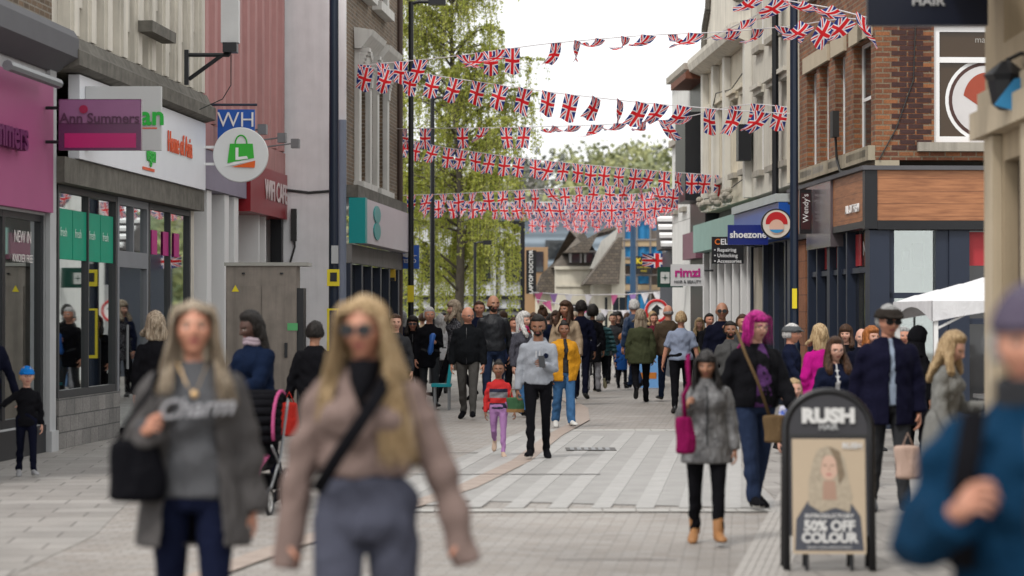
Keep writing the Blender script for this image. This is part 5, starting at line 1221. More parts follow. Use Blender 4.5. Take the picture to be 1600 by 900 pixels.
bunting('high bunting string crossing the cream building top', [(1100, 62, 40), (1170, 30, 38), (1241, -10, 35.6)], [(1170, 1235, 'blown')], 'blown', 0.5, 11)
# far pink and white pennants
def pennants(label, pts, seed):
    rn = random.Random(seed); P = [at(*p) for p in pts]; o = thing('pennant_string', label, 'bunting', P[0], group='far pink and white pennant strings')
    MB().tube([p - P[0] for p in P], 0.015, 4).build('cord', cordm, o)
    cs = [plain('pennant_pink', (0.55, 0.12, 0.28), 0.7, bumps=0), plain('pennant_white', (0.7, 0.68, 0.72), 0.7, bumps=0), plain('pennant_lilac', (0.35, 0.2, 0.5), 0.7, bumps=0)]
    for a, b in zip(P[:-1], P[1:]):
        n = max(1, int((b - a).length / 0.55))
        for i in range(n):
            p = a.lerp(b, (i + 0.5) / n) - P[0]; w = 0.13; q = rn.uniform(-.1, .1)
            mb = MB().prism([(-w, 0), (w, 0), (q, -0.34)], 'y', -0.006, 0.006); mb.build('pennant', cs[rn.randrange(3)], o, loc=p, rot=(0, rn.uniform(-.3, .3), rn.uniform(-.6, .6)))
pennants('upper string of tiny pink and white pennants before the ivory cottage', [(830, 457, 74), (900, 461, 75), (980, 460, 75), (1055, 455, 73)], 1)
pennants('lower string of tiny pink and white pennants behind the crowd', [(838, 468, 70), (900, 480, 71), (960, 486, 71), (1030, 484, 70)], 2)
# big flag drooping on the right far side
fo = thing('union_flag', 'large pale Union flag hanging out from the far shop above the green board', 'flag', at(1035, 401, 66))
V = []; U = []; Fc = []
for j in range(9):
    for i in range(13):
        s, t = i / 12, j / 8; V.append((-0.55 + 0.75 * s * 1.1 , 0.12 * math.sin(s * 6), 0.05 - 0.3 * t - 0.10 * math.sin(s * PI) * (t - .6) - 0.04 * s)); U.append((t, s))
for j in range(8):
    for i in range(12): a = j * 13 + i; Fc.append((a, a + 1, a + 14, a + 13))
me = bpy.data.meshes.new('cloth'); me.from_pydata(V, [], Fc); ul = me.uv_layers.new(name='UVMap')
for lp in me.loops: ul.data[lp.index].uv = U[lp.vertex_index]
me.materials.append(FM); co = bpy.data.objects.new('cloth', me); COL.objects.link(co); co.parent = fo; co.scale = (1, 1, 1)
md = co.modifiers.new('t', 'SOLIDIFY'); md.thickness = 0.004
MB().tube([(-0.57, 0, 0.1), (0.5, 0.1, -0.4)], 0.015).build('pole', M['dark'], fo)
# ------------------------------------------------------------------ people
PENDING = []
def ss(x, a, b): t = np.clip((x - a) / (b - a), 0, 1); return t * t * (3 - 2 * t)
def head_radius(d, fem=False):
    """radius of the head along unit directions d (n,3); face towards -y; chin at z=-.115, crown at +.115"""
    x, y, z = d[:, 0], d[:, 1], d[:, 2]
    a, b, c = (0.079, 0.096, 0.115) if not fem else (0.074, 0.092, 0.115)
    # jaw narrows below, nape tucks in
    low = ss(-z, 0.1, 0.95)
    ax = a * (1 - 0.24 * low); by = np.where(y < 0, b * (1 - 0.10 * low), b * (1 - 0.36 * ss(-z, 0.15, 0.8)) * 1.04)
    r = 1 / np.sqrt((x / ax) ** 2 + (y / by) ** 2 + (z / c) ** 2)
    p = d * r[:, None]; fr = ss(-y, 0.2, 0.6)
    def g(cx, cz, sx, sz): return np.exp(-((p[:, 0] - cx) / sx) ** 2 - ((p[:, 2] - cz) / sz) ** 2) * fr
    r = r + 0.021 * g(0, -0.022, 0.011, 0.012) + 0.012 * g(0, -0.002, 0.008, 0.018)
    for s in (-1, 1):
        r = r - 0.011 * g(s * 0.031, 0.006, 0.015, 0.010) + 0.004 * g(s * 0.03, 0.026, 0.022, 0.007) + 0.004 * g(s * 0.045, -0.025, 0.018, 0.018)
    r = r + 0.007 * g(0, -0.052, 0.02, 0.008) - 0.004 * g(0, -0.069, 0.02, 0.006) + 0.008 * g(0, -0.092, 0.02, 0.015) - 0.003 * g(0, -0.0525, 0.022, 0.0018)
    return r
def sphere_dirs(nr, ns, front_dense=True):
    """poles on the -y / +y axis so the face is finest"""
    D = [(0, -1, 0)]; 
    for i in range(1, nr):
        t = i / nr; al = PI * (t ** (1.45 if front_dense else 1.0))
        for k in range(ns):
            b = 2 * PI * k / ns; D.append((math.sin(al) * math.cos(b), -math.cos(al), math.sin(al) * math.sin(b)))
    D.append((0, 1, 0)); F_ = [(0, 1 + k, 1 + (k + 1) % ns) for k in range(ns)]
    for i in range(nr - 2):
        a = 1 + i * ns; F_ += [(a + k, a + ns + k, a + ns + (k + 1) % ns, a + (k + 1) % ns) for k in range(ns)]
    a = 1 + (nr - 2) * ns; L = len(D) - 1; F_ += [(a + k, L, a + (k + 1) % ns) for k in range(ns)]
    return np.array(D, float), F_
SD, SF = sphere_dirs(44, 52); SDl, SFl = sphere_dirs(28, 36)
def head_mesh(fem, beard=0, fine=False):
    D, F_ = (SD, SF) if fine else (SDl, SFl); V = D * head_radius(D, fem)[:, None]; MI = []
    for f in F_:
        c = V[list(f)].mean(0); x, y, z = abs(c[0]), c[1], c[2]; m = 0
        if y < -0.03:
            if ((x - 0.031) / 0.0145) ** 2 + ((z - 0.004) / 0.0065) ** 2 < 1: m = 3 if ((x - 0.031) / 0.0062) ** 2 < 1 else 2
            elif ((x - 0.032) / 0.02) ** 2 + ((z - 0.024 + (x - .03) ** 2 * 8) / 0.0042) ** 2 < 1: m = 4
            elif (x / 0.023) ** 2 + ((z + 0.053) / 0.0085) ** 2 < 1: m = 1
        if beard and m == 0 and y < 0.015:
            if z < -0.062 - 0.0 * x or (z < -0.036 and x < 0.036 and y < -.05 and x > 0) or (x > 0.045 and z < -0.02): m = 4
            if z > -0.05 and x < 0.012: m = 0
        MI.append(m)
    mb = MB(); mb.add(V, F_); mb.m = MI
    for s in (-1, 1):
        n0 = len(mb.v); mb.ell((s * 0.074, 0.012, -0.006), (0.010, 0.020, 0.031), 10, 7, 0)
        mb.ell((s * 0.080, 0.008, -0.004), (0.005, 0.011, 0.018), 8, 5, 0)
    return np.array(mb.v), mb.f, mb.m
HEADS = {}
def hand_mesh(curl, side):
    """wrist at origin, fingers down -z, thumb towards -y, palm faces inwards"""
    mb = MB(); i_ = -side
    mb.loft([((0, 0, 0.02), (0.019, 0, 0), (0, 0.026, 0)), ((0, 0, -0.005), (0.019, 0, 0), (0, 0.028, 0)), ((0, 0, -0.035), (0.017, 0, 0), (0, 0.037, 0)), ((0, 0, -0.07), (0.015, 0, 0), (0, 0.041, 0)), ((0, 0, -0.095), (0.011, 0, 0), (0, 0.038, 0))], 12)
    for y, ln, r in ((-0.030, 0.072, 0.0085), (-0.010, 0.082, 0.0088), (0.011, 0.076, 0.0085), (0.030, 0.058, 0.0075)):
        p = Vector((0, y, -0.088)); pts = [Vector((0, y, -0.06)), p.copy()]; a = 0.12
        for f, q in ((0.42, 0.55), (0.32, 1.0), (0.26, 0.75)):
            a += curl * q; p = p + Vector((i_ * math.sin(a) * ln * f, y * 0.10 * f, -math.cos(a) * ln * f)); pts.append(p.copy())
        mb.tube(pts, [r, r, r * 0.98, r * 0.9, r * 0.7], 8)
    p = Vector((i_ * 0.006, -0.024, -0.018)); pts = [p.copy()]; 
    for d, l in (((i_ * 0.25, -0.75, -0.6), 0.034), ((i_ * (0.3 + curl * .5), -0.35, -0.9), 0.03), ((i_ * (0.3 + curl * .8), -0.05, -0.9), 0.024)):
        p = p + Vector(d).normalized() * l; pts.append(p.copy())
    mb.tube(pts, [0.013, 0.0105, 0.0095, 0.007], 8)
    return mb
def limb(mb, pts, rad, lat=(1, 0, 0), n=12, c0=True, c1=True):
    pts = [Vector(p) for p in pts]; rad = [(r, r) if not hasattr(r, '__len__') else r for r in rad]
    rings = []
    for i, p in enumerate(pts):
        t = (pts[min(i + 1, len(pts) - 1)] - pts[max(i - 1, 0)]).normalized(); u = Vector(lat); u = (u - t * u.dot(t))
        if u.length < 0.2: u = Vector((0, 1, 0)); u = u - t * u.dot(t)
        u.normalize(); w = t.cross(u); rings.append((p, u, w, t, rad[i]))
    out = []
    def cap(r, sgn):
        p, u, w, t, (a, b) = r; m = min(a, b); cs = []
        for q in (0.85, 0.5): h = math.sqrt(1 - q * q); cs.append((p + t * sgn * m * h, u * a * q, w * b * q))
        return cs
    if c0: out += cap(rings[0], -1)[::-1]
    out += [(p, u * r[0], w * r[1]) for p, u, w, t, r in rings]
    if c1: out += cap(rings[-1], 1)
    mb.loft(out, n)
PM = [(0.84, .09, .09, 0), (0.90, .160, .115, .01), (0.97, .168, .118, .01), (1.06, .146, .106, 0), (1.15, .146, .108, 0), (1.27, .160, .117, 0), (1.33, .160, .112, .004), (1.385, .134, .095, .01), (1.43, .092, .072, .016), (1.47, .064, .062, .016), (1.49, .058, .06, .012)]
PF = [(0.84, .09, .09, 0), (0.90, .166, .12, .015), (0.97, .165, .118, .015), (1.07, .132, .10, 0), (1.15, .128, .098, 0), (1.27, .142, .118, -.008), (1.33, .140, .104, 0), (1.385, .116, .085, .008), (1.43, .076, .062, .016), (1.465, .054, .055, .016), (1.49, .050, .052, .012)]
LEGS = {  # (thigh forward deg, knee flex deg, splay deg, foot pitch deg) image-left leg, image-right leg
 'stand': ((2, 3, 2, 0), (-2, 3, 2, 0)), 'walkL': ((22, 6, 1, -14), (-14, 22, 1, 28)), 'walkR': ((-14, 22, 1, 28), (22, 6, 1, -14)),
 'stepL': ((12, 4, 0, -4), (-8, 14, 0, 16)), 'stepR': ((-8, 14, 0, 16), (12, 4, 0, -4)), 'kickL': ((-8, 55, 0, 60), (10, 4, 0, 0)), 'kickR': ((10, 4, 0, 0), (-8, 55, 0, 60))}
ARMS = {  # upper arm direction, forearm direction (x outward), curl, hand twist
 'hang': ((0.25, 0.02, -1), (0.02, -0.2, -1), 0.45), 'fwd': ((0.22, -0.42, -1), (0.0, -0.75, -0.9), 0.5), 'back': ((0.24, 0.40, -1), (0.06, 0.12, -1), 0.45),
 'away': ((0.34, 0.0, -1), (0.22, -0.12, -1), 0.4), 'awayback': ((0.36, 0.2, -1), (0.34, 0.1, -1), 0.4),
 'phone': ((0.10, -0.1, -1), (-0.55, -0.95, 0.30), 0.8), 'grip': ((0.22, 0.0, -1), (-0.25, -0.75, 0.75), 1.1), 'strap': ((0.30, 0.1, -1), (-0.75, -0.6, 0.65), 1.15),
 'pocket': ((0.30, 0.15, -1), (-0.3, -0.35, -0.8), 0.9), 'push': ((0.1, -0.6, -1), (0.0, -1, -0.25), 1.0), 'chin': ((0.1, -0.35, -1), (-0.45, -0.4, 1), 0.9),
 'hold': ((0.15, -0.25, -1), (-0.1, -1, 0.05), 1.0), 'carry': ((0.22, -0.05, -1), (0.05, -0.45, -1), 1.2), 'raise': ((0.25, -0.5, -1), (-0.1, -0.6, 1), 0.9), 'handh': ((0.25, -0.05, -1), (0.25, -0.2, -1), 0.8)}
SKIN = dict(pale=skinm('skin_pale', (0.52, 0.31, 0.235)), rosy=skinm('skin_rosy', (0.46, 0.235, 0.16)), tan=skinm('skin_tan', (0.34, 0.185, 0.12)), brown=skinm('skin_brown', (0.20, 0.10, 0.06)), dark=skinm('skin_dark', (0.06, 0.03, 0.022)))
LIP = plain('lips', (0.36, 0.11, 0.10), 0.4, bumps=0); EYEW = plain('eye_white', (0.33, 0.28, 0.25), 0.3, bumps=0); EYED = plain('eye_dark', (0.03, 0.02, 0.015), 0.15, bumps=0)
GROUP = 'people on foot in the shopping street'
def shoe_mb(style):
    mb = MB(); 
    prof = [(0.062, 0.018, 0.030, 0.03), (0.055, 0.032, 0.042, 0.044), (0.02, 0.038, 0.052, 0.062), (-0.03, 0.04, 0.046, 0.052), (-0.08, 0.046, 0.036, 0.042), (-0.13, 0.049, 0.029, 0.034), (-0.175, 0.042, 0.022, 0.026), (-0.20, 0.02, 0.018, 0.014)]
    mb.loft([((0, y, zc), (hw, 0, 0), (0, 0, hh)) for y, hw, zc, hh in prof], 14)
    if style == 'boot': limb(mb, [(0, 0.02, 0.05), (0, 0.025, 0.2)], [0.05, 0.052], n=12)
    else: limb(mb, [(0, 0.02, 0.05), (0, 0.022, 0.095)], [0.036, 0.038], n=12)
    mb.v = [(x, y, max(z, 0.0)) for x, y, z in mb.v]; mb.m = []
    for f in mb.f: z = sum(mb.v[i][2] for i in f) / len(f); mb.m.append(1 if z < 0.014 else 0)
    return mb
def person(label, px, top, Y, face=0, legs='stand', arms=('hang', 'hang'), fem=False, g=1.0, skin='pale', hs=1.17,
           outer=None, omat=None, hem=0.80, flare=0.0, openw=0.0, inner=None, imat=None, ihem=0.86, collar=None, short=False, hood=False,
           legm=None, wide=1.0, skirt=None, shoes=None, shoestyle='shoe', sole=None, hair='short', hairmat=None, locks=None, beard=0, lean=0.0, look=(0, 0),
           glasses=None, hat=None, scarf=None, vox=0.017, fat=0.0, H=None, fold=0.0065, strands=0, wtop=1.07, legpose=None, thick=0.012, lenback=0.42, shw=1.0, slv=0.0, rings=None, dx=0.0):
    if H is None: H = CH + (HY - top) / K(Y) - (0.0 if hair in ('none', 'bald') and not hat else 0.012)
    s0 = H / 1.75; sh = s0 * hs; sb = (H - 0.25 * sh) / 1.455
    pos = at(px, HY, Y); pos.z = 0
    o = thing('person', label, 'person', pos, R(face), GROUP)
    P = PF if fem else PM; sx = (0.150 if fem else 0.170) * sb * shw * (1 + (g - 1) * 0.5); gl = 1 + (g - 1) * 0.6
    LP = legpose or LEGS[legs]
    # --- legs
    J = []; zmin = 1e9; feet = []
    for i, side in ((0, -1), (1, 1)):
        th, kn, sp, fp = [R(v) for v in LP[i]]
        hip = Vector((side * 0.092 * sb * (1 + (g - 1) * .6), 0.005 * sb, 0.92 * sb))
        knee = hip + Vector((side * math.sin(sp), -math.sin(th), -math.cos(th))) * 0.425 * sb
        q = th - kn; ank = knee + Vector((side * math.sin(sp) * 0.4, -math.sin(q), -math.cos(q))) * 0.415 * sb
        rot = Matrix.Rotation(side * R(9), 4, 'Z') @ Matrix.Rotation(fp, 4, 'X')
        sm = shoe_mb(shoestyle); off = Vector((0, 0.02, 0.075))
        V = [ank + (rot @ ((Vector(v) - off))) * sb * 1.0 for v in sm.v]
        zmin = min(zmin, min(v.z for v in V)); feet.append((sm, V)); J.append([hip, knee, ank])
    dz = -zmin; up = Vector((0, 0, dz))
    J = [[p + up for p in j] for j in J]; 
    for sm, V in feet:
        sm.v = [tuple(v + up) for v in V]; sm.build('shoe', [shoes or M['dark'], sole or M['dark']], o, smooth=True)
    def TP(p):   # lean about the pelvis
        p = Vector(p); h = max(0, p.z - 0.95 * sb); return Vector((p.x, p.y - lean * h, p.z)) 
    # --- arms
    A = []
    for i, side in ((0, -1), (1, 1)):
        a = ARMS[arms[i]] if isinstance(arms[i], str) else arms[i]
        u = Vector(a[0]); f = Vector(a[1]); u.x *= side; f.x *= side; u.normalize(); f.normalize()
        shd = TP(Vector((side * sx, 0.012 * sb, 1.352 * sb)) + up); el = shd + u * 0.28 * sb; wr = el + f * 0.245 * sb
        A.append((shd, el, wr, f, a[2], side))
    hc = TP(Vector((0, -0.012 * sb, 1.455 * sb + 0.135 * sh)) + up)
    HR = Matrix.Rotation(R(look[0]), 4, 'Z') @ Matrix.Rotation(R(look[1]), 4, 'X')
    HT = Matrix.Translation(hc) @ HR @ Matrix.Scale(sh, 4)
    def torso(mb, t, z0=0.84, z1=1.55, fl=0.0, n=20, bot=None):
        rg = []
        prof = list(P)
        if z0 < 0.84: prof = [(z0, P[2][1] + fl, P[2][2] + fl, .005)] + [(0.5 * (z0 + 0.97), P[2][1] + fl * .6, P[2][2] + fl * .6, .008)] + P[2:] if z0 < .8 else [(z0, P[1][1], P[1][2], .01)] + P[2:]
        for z, a, b, y in prof:
            if z < z0 - 1e-6 or z > z1 + 1e-6: continue
            bf = fat * math.exp(-((z - 1.08) / 0.13) ** 2)
            gg = 1 + (g - 1) * (1.0 if z < 1.4 else 0.3)
            c = TP(Vector((0, (y - bf * .5) * sb, z * sb)) + up)
            rg.append((c, (( a * gg + t + bf * .4) * sb, 0, 0), (0, (b * gg + t + bf * .6) * sb, 0)))
        mb.loft(rg, n)
        if fem and z1 > 1.3:
            for q in (-1, 1): c = TP(Vector((q * 0.068 * sb, -0.075 * sb * g, 1.275 * sb)) + up); mb.ell(tuple(c), tuple(v * sb * (1 + (g - 1)) for v in (0.062 + t, 0.058 + t, 0.066 + t)), 14, 9)
    # --- body
    mb = MB(); torso(mb, -0.018, 0.87)
    limb(mb, [tuple(TP(Vector((0, 0.01 * sb, 1.42 * sb)) + up)), tuple(hc + Vector((0, 0.018 * sh, -0.06 * sh)))], [(0.054 if fem else 0.062) * sb, (0.048 if fem else 0.058) * sb], n=12)
    for h, k, a in J: limb(mb, [h, h.lerp(k, .5), k, k.lerp(a, .35), a], [v * sb * gl for v in (.074, .062, .044, .044, .031)])
    for shd, el, wr, f, cu, side in A: limb(mb, [shd, shd.lerp(el, .4), el, el.lerp(wr, .3), wr], [v * sb * gl for v in (.046, .043, .036, .037, .026)])
    for hp_, sd in (): pass
    hk = (fem, beard, vox < 0.012)
    if hk not in HEADS: HEADS[hk] = head_mesh(*hk)
    hv, hf, hm = HEADS[hk]
    extraV = [(np.array([tuple(HT @ Vector(v)) for v in hv]), hf, hm)]
    for shd, el, wr, f, cu, side in A:
        h = hand_mesh(cu, side); z = -f; x = Vector((1, 0, 0)); 
        if abs(z.x) > 0.85: x = Vector((0, 0, 1))
        x = (x - z * x.dot(z)).normalized(); y = z.cross(x); mt = Matrix((x, y, z)).transposed().to_4x4()
        sc = sb * (0.98 if not fem else 0.9) * (1.05 if hs > 1.1 else 1)
        extraV.append((np.array([tuple(wr + (mt @ Vector(v)) * sc) for v in h.v]), h.f, [0] * len(h.f)))
    skm = SKIN[skin]
    browm = hairmat if (hairmat and hair not in ('bald', 'none')) else M['grey'] if hair == 'bald' else EYED
    def queue(mb_, name, mats, v, post=None, smooth=6):
        ob = mb_.build(name, mats, o, smooth=True)
        md = ob.modifiers.new('remesh', 'REMESH'); md.mode = 'VOXEL'; md.voxel_size = v; md.use_smooth_shade = True
        sm_ = ob.modifiers.new('smooth', 'SMOOTH'); sm_.iterations = smooth; sm_.factor = 0.5
        PENDING.append((ob, post)); return ob
    body = queue(mb, 'body', [skm, LIP, EYEW, EYED, browm], vox * 0.9, ('join', extraV), 4)
    # --- trousers / leggings / skirt
    if legm:
        mb = MB(); torso(mb, 0.008, 0.84, wtop)
        for h, k, a in J:
            ft = a + Vector((0, 0.0, -0.035 * sb)) if wide > 0.75 else a
            limb(mb, [h, h.lerp(k, .5), k, k.lerp(a, .4), k.lerp(a, 0.8), ft], [max(v, q * gl + .006) * sb for v, q in ((.092 * gl, .08), ((.08 * gl) * (.5 + .5 * wide), .07), (.060 * gl * (.4 + .6 * wide) + .004, .052), (.057 * wide * gl + .004, .050), (.052 * wide + .004, .042), (.05 * wide + .004, .036))], n=14, c1=False)
        queue(mb, 'trousers', legm, vox, ('fold', fold * 1.2, sb))
    if skirt:
        zl, sm_, fw = skirt; mb = MB(); c = [Vector((0, .005, z)) for z in (1.05, .95, (zl + .9) / 2, zl)]
        mb.loft([((0, .008 * sb, z * sb + dz), (a * sb * gl, 0, 0), (0, b * sb * gl, 0)) for z, a, b in ((1.06, .145, .11), (.95, .18, .135), ((zl + .9) / 2, .19 + fw * .5, .16 + fw * .5), (zl, .19 + fw, .165 + fw))], 20)
        queue(mb, 'skirt', sm_, vox, ('fold', fold * 1.5, sb))
    def topg(name, mat, t, hm_, fl, opn, sleeve=True, slen=1.0, addhood=False, coll=False):
        mb = MB(); torso(mb, t, hm_, 1.44 if addhood else 1.48, fl)
        for shd, el, wr, f, cu, side in A:
            b_ = t * 0.75
            if slen >= 1: limb(mb, [shd, shd.lerp(el, .4), el, el.lerp(wr, .35), wr + f * slv], [((r * gl) + b_) * sb for r in (.046, .047, .043, .041, .036)], n=14, c1=False)
            else: limb(mb, [shd, shd.lerp(el, .45), shd.lerp(el, .85)], [((r * gl) + b_) * sb for r in (.054, .052, .052)], n=14, c1=False)
        if coll:
            c = TP(Vector((0, 0.008 * sb, 1.475 * sb)) + up)
            mb.loft([((c.x, c.y, c.z - 0.06 * sb), (.098 * sb, 0, 0), (0, .085 * sb, 0)), ((c.x, c.y, c.z - 0.03 * sb), (.078 * sb, 0, 0), (0, .074 * sb, 0)), ((c.x, c.y + 0.004, c.z + 0.012 * sb), (.072 * sb, 0, 0), (0, .07 * sb, 0))], 18)
        if addhood:
            c = TP(Vector((0, 0.06 * sb, 1.435 * sb)) + up)
            mb.ell((c.x, c.y + 0.03 * sb, c.z - .01 * sb), (.10 * sb, .07 * sb, .055 * sb), 16, 9)
            pts = [(c.x + .088 * sb * math.cos(t_), c.y - .055 * sb + .09 * sb * math.sin(t_), c.z + .0 * sb + .04 * sb * math.sin(t_)) for t_ in np.linspace(0, 2 * PI, 16)]
            mb.tube(pts, .024 * sb, 8, cap=False)
        return queue(mb, name, mat, vox, ('fold', fold, sb, opn * sb, (TP(Vector((0, 0, 0))).y), 1.5 * sb, (hm_ - .05) * sb))
    if inner or imat: topg(inner or 'top', imat, 0.022, ihem, 0, 0, slen=1.0)
    if omat: topg(outer or 'jacket', omat, thick + (0.022 if imat else 0), hem, flare, openw, slen=0.4 if short else 1.0, addhood=hood, coll=(collar is not None))
    # --- hair
    D, F_ = (SD, SF) if vox < 0.012 else (SDl, SFl)
    hr = head_radius(D, fem)
    if hair != 'none':
        x, y, z = D[:, 0], D[:, 1], D[:, 2]
        fringe = {'fringe': 0.2, 'bob': 0.42, 'short': 0.66, 'long': 0.76, 'bun': 0.66, 'afro': 0.55, 'crop': 0.66, 'curly': 0.56, 'bald': 9, 'grey': 0.6}[hair]
        nape = {'short': -0.55, 'crop': -0.45, 'bald': -0.45, 'bun': -0.5, 'grey': -0.55}.get(hair, -0.75)
        t = {'short': .016, 'crop': .008, 'bald': .006, 'bun': .012, 'afro': .034, 'long': .022, 'bob': .028, 'curly': .034, 'fringe': .026, 'grey': .016}[hair]
        m1 = ss(z, fringe - .06, fringe + .1); m2 = ss(y, -0.30 - (0.14 if hair in ('long', 'bob', 'fringe', 'curly', 'afro') else 0), 0.02 - (0.1 if hair in ('long', 'bob', 'fringe') else 0)) * ss(z, nape - 0.1, nape + 0.12)
        if hair == 'bald': m1 = m1 * 0; m2 = m2 * (1 - ss(z, 0.12, 0.35)) * ss(y, -0.1, 0.2)
        mk = np.maximum(m1, m2)
        sn = 0.0025 * np.sin(np.arctan2(x, z + 0.3) * 38 + 5 * y) + 0.004 * np.sin(x * 13 + 2 * np.sin(y * 11)) * np.sin(y * 9 + z * 12) + 0.0018 * np.sin(x * 61 + 3 * z)
        if hair in ('curly', 'afro', 'grey'): sn = 0.005 * np.sin(x * 23 + 4 * np.sin(z * 17)) * np.sin(z * 21 + 3 * np.sin(y * 19)) + 0.003 * np.sin(y * 37 + x * 11)
        rr = hr + (t + sn) * mk - 0.012 * (1 - mk)
        if hair in ('long', 'bob') and not strands: rr = rr + 0.012 * ss(z, 0.3, 0.9)
        if strands: rr = rr - .008 * mk
        V = D * rr[:, None]; mb = MB(); mb.add(V, F_)
        need = False
        if hair in ('long', 'bob', 'curly', 'fringe'):
            need = True; Lb = {'bob': 0.17, 'curly': 0.24, 'fringe': 0.2}.get(hair, lenback) * (.8 if strands else 1); w = {'bob': .085, 'fringe': .088}.get(hair, .1) * (.86 if strands else 1)
            mb.loft([((0, .035, .05), (.082, 0, 0), (0, .062, 0)), ((0, .045, -.05), (w, 0, 0), (0, .058, 0)), ((0, .052, -.05 - Lb * .45), (w * 1.08, 0, 0), (0, .045, 0)), ((0, .058, -.05 - Lb * .8), (w * 1.0, 0, 0), (0, .034, 0)), ((0, .06, -.05 - Lb), (w * .7, 0, 0), (0, .02, 0))], 18)
            for q in (-1, 1):
                ln = locks[0 if q < 0 else 1] if locks else Lb * 0.9
                if ln > 0.02 and not strands: mb.loft([((q * .066, .0, .055), (.02, 0, 0), (0, .04, 0)), ((q * .084, -.012, -.03), (.021, 0, 0), (0, .045, 0)), ((q * .100, -.035 - .05 * min(1, ln * 2.4), -.03 - ln * .4), (.036, 0, 0), (0, .045, 0)), ((q * .100, -.05 - .12 * min(1, ln * 2.2), -.03 - ln * .75), (.044, 0, 0), (0, .034, 0)), ((q * .088, -.05 - .135 * min(1, ln * 2.2), -.03 - ln), (.026, 0, 0), (0, .016, 0))], 12)
        if hair == 'bun': mb.ell((0, .07, .11), (.045, .045, .042), 14, 9); need = True
        mb.v = [tuple(HT @ Vector(v)) for v in mb.v]
        hm_ = hairmat or hairm('hair_dark', (0.02, 0.014, 0.01))
        if need: queue(mb, 'hair', hm_, 0.0075 if vox < .012 else 0.010, ('strand', sh, hc), 3)
        else: mb.build('hair', hm_, o, smooth=True)
    if strands:
        gv = HR.inverted().to_3x3() @ Vector((0, 0, -.55))
        rn = random.Random(int(px)); mb = MB(); lens = locks or (lenback, lenback)
        for q in range(strands):
            a = rn.uniform(-PI, PI); el_ = math.asin(rn.uniform(-0.15, 1.0)); d = Vector((math.cos(el_) * math.sin(a), math.cos(el_) * math.cos(a), math.sin(el_)))
            if d.y < -0.25 and d.z < 0.66: continue
            r_ = 1 / math.sqrt((d.x / .082) ** 2 + (d.y / .102) ** 2 + (d.z / .121) ** 2); pnt = d * r_; sgn = 1 if d.x > 0 else -1
            front = d.y < rn.uniform(-.1, .25); L_ = ((lens[0 if sgn < 0 else 1] + .12) if front else lenback + .1) * rn.uniform(.75, 1.12); v = Vector((sgn * (1 - abs(d.x)) * .9, .15 if not front else -.05, .1 * d.z)); pts = [pnt.copy()]
            flr = rn.uniform(0, .26) if front else rn.uniform(0, .3); bias = Vector((rn.uniform(-.12, .12), rn.uniform(-.12, .12), 0)); off = rn.uniform(0.002, .014); n_ = 14; st = (L_ + .12 * max(0, d.z)) / n_
            for k_ in range(n_):
                v = (v * .62 + gv + bias * .25).normalized(); pnt = pnt + v * st
                e = math.sqrt((pnt.x / (.080 + off * .8)) ** 2 + (pnt.y / (.099 + off * .8)) ** 2 + (pnt.z / (.118 + off * .5)) ** 2)
                if e < 1: pnt = pnt / e
                if pnt.y < -.02 and pnt.z < .095 and abs(pnt.x) < .072: pnt.x = sgn * (.072 + off * .6)
                if pnt.z < -.05: pnt.x += sgn * st * flr
                if pnt.z < -.10:      # rest on neck, shoulders and chest
                    w_ = min(1, (-.10 - pnt.z) / .13); ax_, ay_ = .075 + .10 * w_ + off, .075 + (.085 if fem else .05) * w_ + off
                    cy_ = .02; e = math.sqrt((pnt.x / ax_) ** 2 + ((pnt.y - cy_) / ay_) ** 2)
                    if e < 1:
                        ny = (pnt.y - cy_) / max(e, .25); pnt = Vector((pnt.x * (1 + (1 / max(e, .3) - 1) * .15), cy_ + (-1 if front else 1) * ay_ * math.sqrt(max(0.05, 1 - (pnt.x / ax_) ** 2)), pnt.z))
                pts.append(pnt.copy())
            w0 = rn.uniform(.0028, .0055); mb.tube(pts, [w0 * (1 - .75 * k_ / n_) for k_ in range(n_ + 1)], 3, cap=False)
        mb.v = [tuple(HT @ Vector(v)) for v in mb.v]; mb.build('hair_strands', hairmat, o, smooth=True)
    if collar is not None and not openw:
        yy = lambda z: np.interp(z, [q[0] for q in P], [-(q[2] * g + thick) + q[3] for q in P]) - (.022 if fem and 1.2 < z < 1.34 else 0) - .006
        mb = MB(); mb.loft([(tuple(TP(Vector((0.004 * math.sin(z * 30) * sb, yy(max(z, .9)) * sb, z * sb)) + up)), (.007 * sb, 0, 0), (0, .008 * sb, 0)) for z in np.linspace(hem + .01, 1.42, 12)], 6); mb.build('zip', M['dark'], o)
